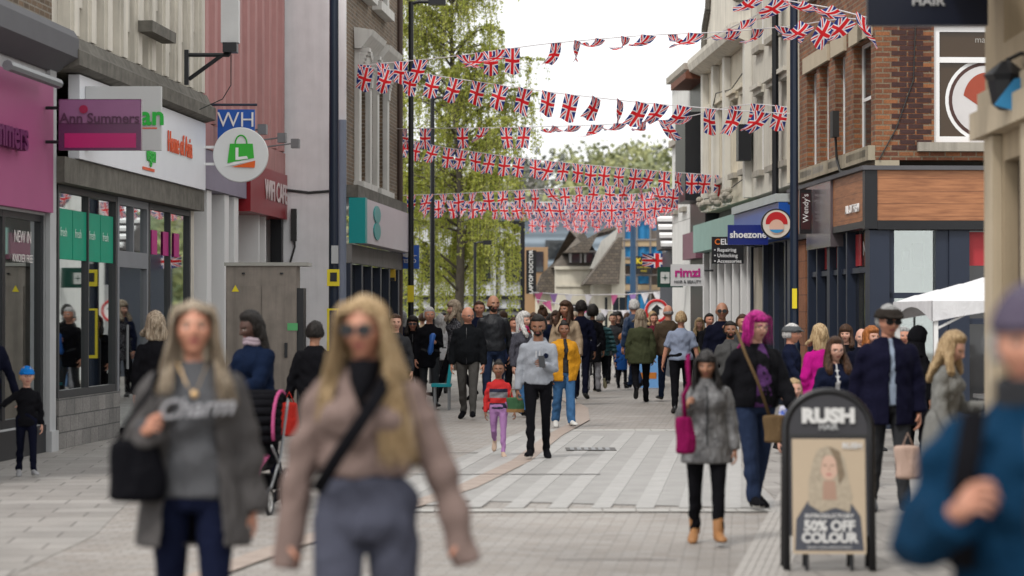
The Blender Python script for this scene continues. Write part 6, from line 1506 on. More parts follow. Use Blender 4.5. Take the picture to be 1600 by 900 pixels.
    if hat:
        kind, hm2 = hat; mb = MB(); x, y, z = D[:, 0], D[:, 1], D[:, 2]
        if kind in ('beanie', 'hood', 'scarf'):
            mk = ss(z, 0.18, 0.3) if kind == 'beanie' else np.maximum(ss(z, .35, .55), ss(y, -.45, -.2))
            ex = .02 if kind == 'beanie' else .034
            V = D * (hr + ex * mk - .014 * (1 - mk))[:, None]; mb.add(V, F_)
            if kind != 'beanie': mb.loft([((0, .02, -.05), (.095, 0, 0), (0, .095, 0)), ((0, .02, -.15), (.12, 0, 0), (0, .11, 0)), ((0, .02, -.2), (.15, 0, 0), (0, .12, 0))], 16, cap=False)
        else:
            mk = ss(z, 0.20, 0.30); V = D * (hr + .018 * mk - .014 * (1 - mk))[:, None]
            if kind == 'flat': V[:, 2] = np.where(V[:, 2] > .085, .085 + (V[:, 2] - .085) * .45, V[:, 2]); V[:, 0] *= 1 + .14 * mk; V[:, 1] = V[:, 1] * (1 + .12 * mk)
            mb.add(V, F_); yf = -.105 if kind == 'flat' else -.10
            mb.loft([((0, yf + .03, .052), (.075, 0, 0), (0, 0, .008)), ((0, yf - .012, .046), (.07, 0, 0), (0, 0, .006)), ((0, yf - (.035 if kind == 'flat' else .07), .034), (.045, 0, 0), (0, 0, .004))], 14)
        mb.v = [tuple(HT @ Vector(v)) for v in mb.v]; mb.build('hat' if kind != 'scarf' else 'headscarf', hm2, o, smooth=True)
    if glasses:
        mb = MB(); gm = M['dark']; big = glasses == 'sun'
        for q in (-1, 1):
            cx, cz = q * .032, .004; a, b = (.027, .021) if big else (.023, .017)
            pts = [(cx + a * math.cos(t_), cz + b * math.sin(t_)) for t_ in np.linspace(0, 2 * PI, 20)[:-1]]
            if big: mb.prism(pts, 'y', -.112, -.106)
            mb.tube([(p[0], -.110, p[1]) for p in pts + pts[:1]], .0022, 5, cap=False)
            mb.tube([(q * .057, -.106, .008), (q * .076, -.05, .008), (q * .08, .01, .006)], .0025, 5)
        mb.tube([(-.01, -.112, .008), (.01, -.112, .008)], .0025, 5)
        mb.v = [tuple(HT @ Vector(v)) for v in mb.v]; mb.build('sunglasses' if big else 'glasses', M['dark'], o)
    if scarf:
        mb = MB(); c = TP(Vector((0, 0, 1.475 * sb)) + up)
        for k_ in range(2): mb.tube([(c.x + .078 * sb * math.cos(t_), c.y + .072 * sb * math.sin(t_), c.z + k_ * .03 * sb + .008 * math.sin(3 * t_)) for t_ in np.linspace(0, 2 * PI, 18)], .026 * sb, 8, cap=False)
        mb.build('scarf', scarf, o, smooth=True)
    o['_s'] = sb
    return dict(o=o, sb=sb, sh=sh, hc=hc, A=A, J=J, dz=dz, TP=TP, HT=HT)
def finish_people():
    dg = bpy.context.evaluated_depsgraph_get()
    for ob in [q for q in bpy.data.objects if q.type == 'FONT']:      # lettering becomes ordinary meshes
        me = bpy.data.meshes.new_from_object(ob.evaluated_get(dg)); nw = bpy.data.objects.new(ob.name, me); COL.objects.link(nw)
        nw.parent = ob.parent; nw.location = ob.location; nw.rotation_euler = ob.rotation_euler; nw.scale = ob.scale
        nm = ob.name; bpy.data.objects.remove(ob); nw.name = nm
    done = [(ob, post, bpy.data.meshes.new_from_object(ob.evaluated_get(dg), preserve_all_data_layers=False, depsgraph=dg)) for ob, post in PENDING]
    for ob, post, me in done:
        ob.modifiers.clear(); old = ob.data; ob.data = me; me.name = ob.name
        me.materials.clear()
        for m in old.materials: me.materials.append(m)
        n = len(me.vertices); co = np.empty(n * 3); me.vertices.foreach_get('co', co); co = co.reshape(-1, 3)
        nor = np.empty(n * 3); me.vertices.foreach_get('normal', nor); nor = nor.reshape(-1, 3)
        if post and post[0] == 'fold':
            amp, sb = post[1], post[2]; x, y, z = co.T / sb
            w1 = np.sin(38 * z + 14 * x + 2.6 * np.sin(9 * x + 7 * y + ob.name.__hash__() % 7) + 6 * y)
            w2 = np.sin(24 * x - 30 * z + 3.0 * np.sin(8 * z + 5 * y)); w3 = np.sin(55 * (x + y) + 4 * np.sin(12 * z))
            d = amp * (0.6 * w1 + 0.55 * w2 + 0.25 * w3) * (0.5 + 0.5 * np.sin(6 * z + 4 * x + 1)) 
            co = co + nor * d[:, None]; me.vertices.foreach_set('co', co.ravel())
            if len(post) > 3 and post[3] > 0:
                w, _, zt, zb = post[3:7]; bm = bmesh.new(); bm.from_mesh(me)
                cy = 0.0; dele = []
                for f in bm.faces:
                    c = f.calc_center_median()
                    if c.y < -0.02 * sb and abs(c.x) < w * (0.55 + 0.45 * (1.5 * sb - c.z) / (0.7 * sb)) : dele.append(f)
                bmesh.ops.delete(bm, geom=dele, context='FACES'); bm.to_mesh(me); bm.free()
                md = ob.modifiers.new('thickness', 'SOLIDIFY'); md.thickness = 0.009
        elif post and post[0] == 'strand':
            sh, hc = post[1], post[2]; x, y, z = ((co - np.array(hc)) / sh).T; th = np.arctan2(x, y + .02)
            d = 0.0035 * np.sin(th * 33 + 3 * np.sin(z * 14)) + 0.002 * np.sin(th * 71 + 6 * z) + 0.0012 * np.sin(th * 11 + 15 * z)
            co = co + nor * (d * sh * ss(-z, -.12, 0.0))[:, None]; me.vertices.foreach_set('co', co.ravel())
        elif post and post[0] == 'join':
            polys = [tuple(p.vertices) for p in me.polygons]; mi = [0] * len(polys); V = [co]; o_ = n
            for ev, ef, em in post[1]:
                V.append(ev); polys += [tuple(i + o_ for i in f) for f in ef]; mi += list(em); o_ += len(ev)
            m2 = bpy.data.meshes.new(ob.name); m2.from_pydata(np.concatenate(V).tolist(), [], polys)
            for m in old.materials: m2.materials.append(m)
            m2.polygons.foreach_set('material_index', mi); ob.data = m2; me = m2
        me.polygons.foreach_set('use_smooth', [True] * len(me.polygons)); me.update()
# ------------------------------------------------------------------ the crowd
fb = fabric
C = dict(
 black=fb('cloth_black', (0.007, 0.007, 0.009)), navy=fb('cloth_navy', (0.008, 0.011, 0.028)), dnavy=fb('cloth_dark_navy', (0.006, 0.007, 0.017)),
 charcoal=fb('cloth_charcoal', (0.035, 0.036, 0.04)), grey=fb('cloth_grey', (0.16, 0.16, 0.165)), dgrey=fb('cloth_dark_grey', (0.07, 0.07, 0.07)),
 jeans=fb('denim_dark', (0.018, 0.028, 0.06)), blued=fb('denim_blue', (0.05, 0.13, 0.27)), white=fb('cloth_white', (0.6, 0.6, 0.62)),
 beige=fb('cloth_beige', (0.42, 0.32, 0.22)), olive=fb('cloth_olive', (0.058, 0.066, 0.035)), brown=fb('cloth_brown', (0.07, 0.05, 0.033)),
 red=fb('cloth_red', (0.45, 0.02, 0.02)), mustard=fb('cloth_mustard', (0.52, 0.24, 0.02)), heather=fb('cloth_heather', (0.30, 0.32, 0.36), weave=320),
 lblue=fb('cloth_pale_blue', (0.33, 0.40, 0.52)), magenta=fb('cloth_magenta', (0.42, 0.01, 0.20)), knit=fb('knit_grey', (0.20, 0.20, 0.19), weave=150, fold=0.7),
)
H_ = dict(dark=hairm('hair_black', (0.010, 0.008, 0.007)), brown=hairm('hair_brown', (0.045, 0.022, 0.012)), blonde=hairm('hair_blonde', (0.34, 0.23, 0.12), (0.52, 0.40, 0.25)),
 ash=hairm('hair_ash_blonde', (0.26, 0.20, 0.14), (0.46, 0.40, 0.32)), white=hairm('hair_white', (0.45, 0.44, 0.43), (0.65, 0.64, 0.63)), grey=hairm('hair_grey', (0.25, 0.25, 0.25), (0.42, 0.42, 0.42)),
 dgrey=hairm('hair_dark_grey', (0.022, 0.02, 0.02), (0.09, 0.085, 0.085)), magenta=hairm('hair_magenta', (0.30, 0.008, 0.14), (0.5, 0.02, 0.26)), ginger=hairm('hair_ginger', (0.26, 0.09, 0.025)))
WS = plain('shoe_white', (0.55, 0.54, 0.52), 0.6, bumps=0); TB = plain('boot_tan', (0.30, 0.14, 0.05), 0.6, bumps=0.2)
p = person
# ---- foreground
A1 = p('woman in grey printed sweatshirt and open grey coat clutching a black bag strap, looking up', 302, 474, 9.9, face=6, legs='stepR', arms=(((0.35, 0.15, -1), (-0.25, -0.95, 0.4), 1.2), ((0.26, 0.1, -1), (0.10, 0.0, -1), 0.5)), fem=True, hs=1.03, skin='rosy',
  outer='coat', omat=fb('coat_grey_brown', (0.085, 0.08, 0.08), fold=0.7), hem=0.70, flare=0.04, openw=0.13, inner='sweatshirt', imat=fb('sweat_charcoal', (0.095, 0.097, 0.105), weave=420), ihem=0.89,
  legm=fb('leggings_navy', (0.008, 0.011, 0.03)), wide=0.72, shoes=C['black'], hair='long', hairmat=H_['ash'], locks=(0.13, 0.17), look=(4, -9), vox=0.010, fold=0.009, strands=2200, lenback=0.26, thick=0.016)
text('Charm', 0.11, A1['o'], (0.01, -0.178 * A1['sb'], 1.29 * A1['sb']), plain('print_white', (0.30, 0.30, 0.32), 0.7), 'chest_lettering', rot=(R(88), R(-4), 0), bold=0.002, shear=0.4, ext=0.0006)
MB().tube([(-0.06, -0.10, 1.45), (-0.02, -0.155, 1.36), (0.01, -0.165, 1.33), (0.03, -0.15, 1.37), (0.06, -0.10, 1.45)], 0.0015, 5).ell((0.01, -0.172, 1.325), (0.016, 0.006, 0.016), 10, 6).build('pendant', plain('gold', (0.6, 0.4, 0.2), 0.3, 0.9), A1['o'])
A2 = p('blonde woman in sunglasses and taupe jumper with a black crossbody strap, grey jeans', 572, 466, 8.6, face=-4, legs='stepL', arms=(((0.32, 0.02, -1), (0.14, -0.05, -1), 1.3), ((0.42, 0.05, -1), (0.30, -0.05, -1), 1.3)), slv=0.11, fem=True, hs=1.03, g=1.08, skin='rosy',
  outer='jumper', omat=fb('jumper_taupe', (0.20, 0.145, 0.13), weave=180, fold=0.55), hem=1.04, wtop=1.11, legm=fb('jeans_slate', (0.068, 0.072, 0.10), weave=330), wide=1.12, shoes=C['black'],
  hair='long', hairmat=H_['blonde'], locks=(0.16, 0.31), look=(-12, 2), glasses='sun', vox=0.010, fold=0.010, strands=3000, lenback=0.36, thick=0.020)
sb = A2['sb']
# strap over the jumper
MB().loft([((x * sb, y * sb, z * sb), (0.021, 0, -0.013), (0, 0.008, 0)) for x, y, z in ((0.10, -0.03, 1.47), (0.09, -0.12, 1.43), (0.055, -0.185, 1.36), (0.0, -0.215, 1.27), (-0.07, -0.20, 1.17), (-0.13, -0.15, 1.08), (-0.175, -0.04, 1.03))], 8).build('strap', C['black'], A2['o'], smooth=True)
MB().loft([((0, -0.04 * sb, 1.50 * sb), (.062 * sb, 0, 0), (0, .06 * sb, 0)), ((0, -0.07 * sb, 1.42 * sb), (.05 * sb, 0, 0), (0, .075 * sb, 0)), ((0, -0.09 * sb, 1.33 * sb), (.012 * sb, 0, 0), (0, .064 * sb, 0))], 12).build('neckline', C['black'], A2['o'], smooth=True)
A3 = p('person in purple grey beanie and blue padded coat, hands together, cut by the right edge', 1618, 440, 5.8, face=-16, legs='stand', arms=(((0.42, -0.15, -1), (-0.5, -0.8, 0.5), 1.0), 'hold'), g=1.12, skin='rosy',
  outer='coat', omat=fb('coat_petrol_blue', (0.006, 0.033, 0.075), fold=0.9), hem=0.8, flare=0.03, legm=C['black'], shoes=C['black'], hair='short', hairmat=H_['grey'], hat=('beanie', fb('beanie_purple_grey', (0.09, 0.075, 0.11))), scarf=C['charcoal'], vox=0.011, fold=0.012, thick=0.04, collar=1)
MB().loft([((-0.13, -0.16, 1.42), (0.03, 0, 0), (0, .012, 0)), ((-0.155, -0.185, 1.25), (0.03, 0, 0), (0, .012, 0)), ((-0.16, -0.16, 1.05), (0.03, 0, 0), (0, .012, 0))], 8).build('backpack_strap', C['black'], A3['o'], smooth=True)
# ---- right middle
B1 = p('short woman in shiny grey anorak carrying a magenta shoulder bag, tan boots', 1104, 549, 17.3, face=-3, legs='stepR', arms=(((0.26, 0.05, -1), (-0.2, -0.7, 0.6), 1.1), ((0.22, 0.05, -1), (0.12, -0.15, -1), 0.5)), fem=True, g=1.18, skin='tan', hs=1.1,
  outer='anorak', omat=fb('anorak_silver', (0.17, 0.17, 0.175), rough=0.38, metal=0.25, fold=0.9, col2=(0.12, 0.12, 0.125), blot=16), hem=0.72, flare=0.02, legm=C['black'], wide=0.85, shoes=TB, shoestyle='boot', hair='bob', hairmat=H_['dgrey'], strands=500, lenback=.12, look=(-6, 12), vox=0.012, thick=0.02, collar=1, locks=(.12, .12), fold=0.006)
B2 = p('person with bright magenta bob and glasses in black jacket, brown satchel at the hip', 1181, 488, 20.4, face=22, legs='stepL', arms=('back', 'fwd'), g=1.12, skin='pale', outer='jacket', omat=C['black'], hem=0.86, openw=0.10, inner='tee', imat=fb('tee_black', (0.01, 0.01, 0.012), col2=(0.10, 0.04, 0.14), blot=9),
  legm=C['jeans'], wide=1.1, shoes=C['black'], sole=WS, hair='bob', hairmat=H_['magenta'], strands=220, lenback=.10, locks=(.0, .0), look=(8, 4), glasses='clear', fat=0.03, vox=0.013)
B3 = p('man in dark flat cap and sunglasses wearing a navy jacket over a pale blue shirt', 1388, 478, 20.0, face=4, legs='stepR', arms=('back', 'hang'), g=1.1, skin='rosy', outer='jacket', omat=fb('jacket_ink', (0.008, 0.008, 0.022)), hem=0.74, openw=0.035, inner='shirt', imat=C['lblue'], legm=C['charcoal'], shoes=M['dark'],
  hair='short', hairmat=H_['grey'], hat=('flat', fb('tweed_cap', (0.03, 0.025, 0.022))), glasses='sun', look=(8, 4), vox=0.013, thick=0.022, collar=1)
B4 = p('young brunette woman with glasses in a navy top behind the advertising board', 1305, 527, 22.6, face=4, fem=True, skin='pale', outer='top', omat=C['navy'], imat=C['white'], openw=0.03, legm=C['black'], hair='long', hairmat=H_['brown'], glasses='clear', locks=(.2, .2), lenback=.25, look=(10, 4))
B5 = p('blonde woman seen from behind wrapped in a bright magenta shawl', 1281, 507, 27.0, face=200, fem=True, g=1.1, skin='pale', outer='shawl', omat=C['magenta'], hem=0.62, flare=0.06, thick=0.03, legm=C['black'], hair='long', hairmat=H_['blonde'], lenback=.12, locks=(.08, .08), arms=('pocket', 'pocket'))
B6 = p('older man in grey flat cap and navy coat turned to the right', 1236, 507, 28.5, face=70, skin='rosy', outer='coat', omat=C['navy'], hem=0.75, collar=1, legm=C['black'], hair='short', hairmat=H_['white'], hat=('flat', fb('cap_grey', (0.09, 0.095, 0.10))), g=1.05, arms=('fwd', 'back'), legs='stepL')
B7 = p('bald man facing the camera between the magenta shawl and the flat capped man', 1346, 513, 31.0, face=0, skin='pale', outer='jacket', omat=C['dnavy'], legm=C['black'], hair='bald', hairmat=H_['grey'], look=(-8, 4))
B8 = p('ginger haired woman mostly hidden behind the man in the flat cap', 1361, 510, 29.0, face=30, fem=True, skin='pale', outer='jacket', omat=C['charcoal'], legm=C['black'], hair='curly', hairmat=H_['ginger'])
B9 = p('person in black hood standing by the white gazebo', 1433, 510, 26.5, face=120, fem=True, skin='brown', outer='coat', omat=C['black'], hem=0.5, flare=.05, legm=C['black'], hair='none', hat=('scarf', C['black']), look=(10, 10))
B10 = p('blonde woman with bowed head in long grey cardigan walking right', 1472, 521, 18.4, face=62, legs='stepL', arms=('carry', 'hold'), fem=True, skin='pale', outer='cardigan', omat=C['knit'], hem=0.56, flare=0.06, thick=0.022, legm=C['black'], wide=.8, shoes=C['black'], hair='long', hairmat=H_['blonde'], locks=(.16, .16), lenback=.26, lean=0.12, look=(0, 24), vox=0.013)
B11 = p('small blond child in white and blue top beside the satchel', 1240, 590, 21.6, face=10, fem=False, skin='pale', hs=1.35, outer='top', omat=fb('child_top', (0.5, 0.5, 0.6), col2=(0.03, 0.1, 0.5), blot=12), legm=C['navy'], hair='short', hairmat=H_['blonde'])
# ---- centre
D1 = p('bearded young man in pale grey hoodie looking at his phone', 841, 493, 27.4, face=-2, legs='stepL', arms=(((0.2, 0.05, -1), (0.1, -0.12, -1), 0.9), 'phone'), skin='brown', outer='hoodie', omat=C['heather'], hem=0.86, hood=True, legm=C['black'], wide=.85, shoes=C['black'], sole=WS, hair='short', hairmat=H_['dark'], beard=1, look=(-4, 12), vox=0.013, thick=0.018, g=1.0)
MB().tube([(-.02, -.135, 1.33 * D1['sb']), (-.022, -.15, 1.25 * D1['sb'])], .004, 5).tube([(.02, -.135, 1.33 * D1['sb']), (.022, -.15, 1.24 * D1['sb'])], .004, 5).build('drawstrings', C['white'], D1['o'])
q_ = MB().lathe([(.001, 0), (.03, 0), (.03, .004), (.001, .004)], (0, 0, 0), 16); q_.v = [(x + .09, -z - .142, y + 1.27 * D1['sb']) for x, y, z in q_.v]; q_.build('chest_emblem', C['navy'], D1['o'])
D2 = p('little girl in red striped jumper and lilac leggings walking with a bag', 779, 562, 27.9, face=-2, legs='kickL', arms=('hang', 'handh'), fem=False, skin='brown', hs=1.32, outer='jumper', omat=fb('striped_jumper', (0.20, 0.20, 0.22), bands=[(0.545, (0.012, 0.015, 0.04)), (0.62, (0.5, 0.015, 0.015)), (0.68, (0.22, 0.22, 0.24)), (0.745, (0.012, 0.015, 0.04)), (0.785, (0.5, 0.015, 0.015))], side=(0.105, (0.5, 0.015, 0.015))), hem=0.86, legm=fb('leggings_lilac', (0.38, 0.20, 0.42)), wide=.72, shoes=plain('shoe_beige', (0.45, 0.33, 0.25), 0.6), hair='bun', hairmat=H_['dark'], vox=0.012)
D3 = p('girl in mustard coat and flared blue jeans behind the man with the phone', 881, 503, 35.0, face=12, legs='stepR', arms=('hang', 'pocket'), fem=True, skin='brown', outer='coat', omat=C['mustard'], hem=0.76, openw=0.05, inner='scarf_top', imat=C['charcoal'], legm=C['blued'], wide=1.35, shoes=WS, hair='bun', hairmat=H_['dark'], look=(-10, 0), thick=0.03)
D4 = p('balding man in black fleece and grey trousers walking with head turned', 731, 481, 37.8, face=-8, legs='stepR', arms=('hang', 'hang'), g=1.12, skin='rosy', outer='fleece', omat=fb('fleece_black', (0.009, 0.010, 0.012)), hem=0.84, legm=fb('trousers_grey', (0.075, 0.072, 0.068)), shoes=C['black'], hair='bald', hairmat=H_['grey'], look=(38, 12), glasses='clear', fat=0.04, thick=.02, collar=1)
D5 = p('tall bald bearded man in dark zipped jacket and blue jeans', 771, 463, 40.5, face=0, legs='stepL', arms=('back', 'back'), g=1.06, skin='tan', outer='jacket', omat=fb('jacket_leather', (0.012, 0.014, 0.018), rough=.5), hem=0.86, legm=C['jeans'], hair='none', hairmat=H_['dark'], beard=1, thick=.02, look=(20, 0))
D6 = p('blonde woman in black patterned top facing left behind the balding man', 710, 470, 46.0, face=-70, legs='walkL', fem=True, skin='pale', outer='top', omat=fb('floral_black', (0.015, 0.015, 0.02), col2=(0.2, 0.2, 0.22), blot=60), hem=.7, legm=C['black'], shoes=C['black'], hair='bob', hairmat=H_['ash'])
D7 = p('white haired man in black coat holding something bright blue', 671, 481, 42.0, face=8, legs='stepR', arms=('hang', 'phone'), skin='rosy', outer='coat', omat=C['black'], hem=0.7, legm=C['charcoal'], hair='grey', hairmat=H_['white'], g=1.05)
D8 = p('black haired woman in dark glasses and black coat beside the white haired man', 645, 494, 42.6, face=0, fem=True, skin='rosy', outer='coat', omat=C['black'], hem=.6, legm=C['black'], hair='bob', hairmat=H_['dark'], glasses='sun', g=1.1, collar=1)
D9 = p('person in charcoal jacket half hidden by the blonde woman in the jumper', 618, 490, 36.0, face=10, skin='pale', outer='jacket', omat=C['charcoal'], legm=C['jeans'], hair='short', hairmat=H_['brown'], g=1.1)
D10 = p('man with short brown hair peering from behind the tall bald man', 749, 470, 47.5, face=0, skin='rosy', outer='jacket', omat=C['navy'], legm=C['black'], hair='short', hairmat=H_['brown'])
D11 = p('grey haired woman in speckled grey coat and pink scarf', 818, 489, 38.5, face=35, legs='stepL', fem=True, g=1.15, skin='pale', outer='coat', omat=fb('coat_speckled', (0.05, 0.05, 0.065), col2=(0.1, 0.1, 0.12), blot=90), hem=.72, scarf=fb('scarf_pink', (0.5, 0.05, 0.16)), legm=C['blued'], shoes=C['black'], hair='curly', hairmat=H_['white'], look=(20, 0))
D12 = p('person in navy jacket with white chest stripe turned towards the houses', 803, 495, 44.0, face=20, skin='rosy', outer='jacket', omat=fb('jacket_navy_stripe', (0.014, 0.02, 0.05), bands=[(1.28, (0.5, 0.5, 0.52)), (1.34, (0.014, 0.02, 0.05))]), legm=C['black'], hair='short', hairmat=H_['brown'])
D13 = p('dark haired woman with bun in navy coat seen from behind near the pennants', 848, 478, 46.5, face=165, fem=True, skin='pale', outer='coat', omat=C['navy'], hem=.6, legm=C['black'], hair='bun', hairmat=H_['brown'])
D14 = p('woman with long dark hair in beige trench coat over a red top', 884, 472, 43.5, face=-12, legs='stepL', fem=True, g=1.06, skin='tan', outer='trench_coat', omat=C['beige'], hem=.58, flare=.03, openw=.06, inner='top', imat=C['red'], legm=C['jeans'], shoes=WS, hair='curly', hairmat=H_['brown'], look=(-24, 0), thick=.022)
D15 = p('dark haired man in navy suit jacket walking away beside the trench coat', 908, 470, 46.8, face=172, legs='stepR', arms=('hang', 'away'), skin='brown', outer='jacket', omat=C['dnavy'], hem=.74, legm=C['dnavy'], hair='short', hairmat=H_['dark'])
D16 = p('person with tall black hair in black coat seen from behind', 926, 476, 51.0, face=180, fem=True, skin='brown', outer='coat', omat=C['black'], hem=.6, legm=fb('trousers_light', (0.22, 0.22, 0.24)), hair='afro', hairmat=H_['dark'])
D17 = p('man in teal quilted jacket and black trousers walking away', 938, 487, 51.5, face=178, legs='kickL', arms=('away', 'away'), g=1.1, skin='pale', outer='quilted_jacket', omat=fb('quilt_teal', (0.015, 0.065, 0.075), quilt=11, fold=0.9, rough=.5), hem=.80, legm=C['black'], shoes=C['black'], sole=plain('sole_khaki', (0.3, 0.28, 0.18), 0.8), hair='crop', hairmat=H_['grey'], thick=.035)
D18 = p('white haired man in navy waterproof turned to the left', 991, 467, 52.3, face=215, legs='walkL', arms=('fwd', 'hang'), skin='rosy', outer='waterproof', omat=fb('waterproof_navy', (0.012, 0.03, 0.075), rough=.5), hem=.72, legm=C['jeans'], shoes=C['black'], hair='grey', hairmat=H_['white'], thick=.03, g=1.05)
D19 = p('blonde woman in olive green jacket and black leggings walking away', 1001, 483, 45.0, face=180, legs='kickR', arms=('hang', 'hang'), fem=True, g=1.22, skin='pale', outer='jacket', omat=C['olive'], hem=.74, flare=.02, legm=C['black'], wide=.85, shoes=C['black'], shoestyle='boot', hair='long', hairmat=H_['ash'], lenback=.2, locks=(.05, .05), thick=.026)
D20 = p('bald man in brown jacket and blue jeans walking away', 1044, 478, 45.5, face=188, legs='stepR', arms=('back', 'hang'), g=1.15, skin='rosy', outer='jacket', omat=C['brown'], hem=.82, legm=C['jeans'], hair='bald', hairmat=H_['grey'], thick=.026)
D21 = p('blonde woman in pale blue grey tee shirt and black trousers seen from behind', 1064, 487, 40.0, face=176, legs='stepL', arms=('away', 'away'), fem=True, g=1.25, skin='rosy', outer='tee_shirt', omat=fb('tee_blue_grey', (0.24, 0.28, 0.38)), short=True, hem=.88, legm=C['black'], hair='short', hairmat=H_['blonde'])
D22 = p('small woman with wavy blonde hair in black top by the grey shop post', 1093, 497, 52.0, face=0, fem=True, skin='pale', outer='jacket', omat=C['black'], openw=.05, imat=fb('top_khaki', (0.2, 0.18, 0.08)), legm=C['black'], hair='curly', hairmat=H_['blonde'])
D23 = p('tall bald man in sunglasses and navy jumper with a hand at his chin', 1128, 472, 38.0, face=-4, legs='stand', arms=('hang', 'chin'), skin='tan', outer='jumper', omat=C['dnavy'], legm=C['black'], hair='none', glasses='sun', thick=.022, g=1.04)
D24 = p('dark bearded man in grey coat below the tall bald man', 1141, 501, 33.0, face=0, skin='brown', outer='coat', omat=C['dgrey'], hem=.7, legm=C['black'], hair='short', hairmat=H_['dark'], beard=1, collar=1)
D25 = p('small child in blue coat standing in the middle distance', 972, 520, 53.5, face=160, skin='pale', hs=1.3, outer='coat', omat=fb('coat_royal', (0.012, 0.06, 0.22)), hem=.6, legm=C['black'], hair='short', hairmat=H_['ginger'])
D26 = p('woman in mauve coat far off between the trench coat and the suit', 868, 486, 55.0, face=10, fem=True, skin='pale', outer='coat', omat=fb('coat_mauve', (0.2, 0.12, 0.2)), hem=.6, legm=C['black'], hair='bob', hairmat=H_['brown'])
D27 = p('white haired woman in pale top far off beneath the tree', 688, 492, 50.0, face=180, fem=True, skin='pale', outer='cardigan', omat=C['white'], hem=.75, legm=C['dgrey'], hair='curly', hairmat=H_['white'])
D28 = p('man in dark coat far off to the right of the suit jacket', 958, 489, 57.0, face=-10, skin='tan', outer='coat', omat=C['charcoal'], hem=.7, legm=C['black'], hair='short', hairmat=H_['dark'])
D29 = p('man in maroon jumper far off beyond the olive jacket', 1022, 489, 56.0, face=5, skin='rosy', outer='jumper', omat=fb('jumper_maroon', (0.12, 0.015, 0.03)), legm=C['black'], hair='short', hairmat=H_['brown'])
# ---- more of the distant crowd
far = [(598, 488, 47, 'charcoal', 'brown', 10, False, 'man in charcoal jacket far off beside the navy shopfront', 'short'), (628, 486, 55, 'navy', 'grey', 190, True, 'grey haired woman in navy coat walking away near the left black post', 'bob'),
 (660, 490, 58, 'beige', 'brown', 170, False, 'man in beige jacket walking away under the weeping tree', 'short'), (694, 489, 60, 'black', 'dark', 5, True, 'dark haired woman in black coat far off left of the turquoise seat', 'long'),
 (786, 486, 54, 'dgrey', 'brown', 185, False, 'man in dark grey coat walking away behind the tall bald man', 'short'), (834, 489, 60, 'red', 'brown', 0, True, 'woman in red coat far off before the black banner', 'bob'),
 (858, 490, 62, 'black', 'dark', 180, False, 'man in black far off between the bun and the trench coat', 'short'), (898, 488, 59, 'brown', 'ash', 20, True, 'fair haired woman in brown coat far off behind the mustard coat', 'bob'),
 (917, 489, 63, 'grey', 'grey', 175, False, 'grey haired man in grey jacket far off beside the afro haired person', 'grey'), (966, 487, 62, 'black', 'dark', -15, True, 'dark haired woman in black far off beside the blue coated child', 'bob'),
 (980, 489, 66, 'heather', 'brown', 180, False, 'man in light heather jacket far off behind the navy waterproof', 'short'), (1019, 487, 60, 'dnavy', 'blonde', 10, True, 'blonde woman in dark navy far off below the red ringed sign', 'bob'),
 (1079, 486, 58, 'dgrey', 'brown', 170, False, 'man in dark grey walking away by the low navy shop', 'short'), (1108, 489, 47, 'black', 'dark', 20, False, 'dark haired man in black beside the tall bald man in sunglasses', 'short'),
 (1160, 492, 36, 'charcoal', 'brown', 15, False, 'man in charcoal behind the magenta haired person', 'short'), (1322, 508, 33, 'black', 'brown', -20, True, 'brown haired woman in black deep behind the advertising board', 'bob'), (1412, 512, 30, 'dgrey', 'grey', 0, False, 'grey haired man in dark grey beside the black hood', 'short')]
for i, (x_, t_, Y_, c_, h_, f_, fem_, lab_, hk_) in enumerate(far):
    p(lab_, x_, t_, Y_, face=f_, fem=fem_, skin=('pale', 'rosy', 'tan')[i % 3], outer='coat' if i % 2 else 'jacket', omat=C[c_], hem=.62 if i % 2 else .82, legm=C[('black', 'jeans', 'charcoal')[i % 3]], hair=hk_, hairmat=H_[h_], legs=('stepL', 'walkR', 'stepR', 'walkL')[i % 4], arms=(('hang', 'back'), ('fwd', 'hang'), ('pocket', 'hang'))[i % 3], g=1.0 + .05 * (i % 4), vox=.021)
# ---- left
E1 = p('dark skinned woman in navy parka pushing a pink and black pushchair', 402, 490, 21.0, face=-38, legs='stepL', arms=('push', 'push'), fem=True, g=1.15, skin='dark', outer='parka', omat=fb('parka_navy', (0.006, 0.012, 0.032)), hem=.62, flare=.02, legm=C['dnavy'], shoes=C['black'], hair='long', hairmat=H_['dark'], lenback=.26, locks=(0, 0), look=(-20, 14), thick=.035, lean=.10, scarf=fb('hood_lining', (0.35, 0.28, 0.32)), vox=0.013)
E2 = p('dark haired man in black jacket seen from behind near the cabinet', 492, 503, 25.2, face=168, legs='stepR', arms=('away', 'away'), skin='tan', outer='jacket', omat=C['black'], hem=.84, legm=C['black'], hair='short', hairmat=H_['dark'], g=1.1, thick=.024)
E3 = p('toddler in bright blue cap and black jacket holding an adult hand', 42, 573, 24.4, face=20, legs='stepR', arms=(((0.6, -0.1, -0.5), (0.8, -0.1, 0.1), 0.8), 'hang'), skin='pale', hs=1.34, outer='jacket', omat=C['black'], hem=.82, legm=C['dnavy'], shoes=plain('shoe_grey', (0.25, 0.25, 0.26), 0.6), sole=WS, hair='short', hairmat=H_['blonde'], hat=('cap', fb('cap_blue', (0.01, 0.16, 0.5))), imat=None, vox=0.012)
E4 = p('adult in dark coat at the left frame edge holding the toddler by the hand', -22, 490, 24.6, face=30, arms=('hang', ((0.35, -0.1, -1), (0.3, -0.15, -1), .8)), skin='pale', outer='coat', omat=C['dnavy'], hem=.7, legm=C['black'], hair='short', hairmat=H_['brown'], legs='stepL')
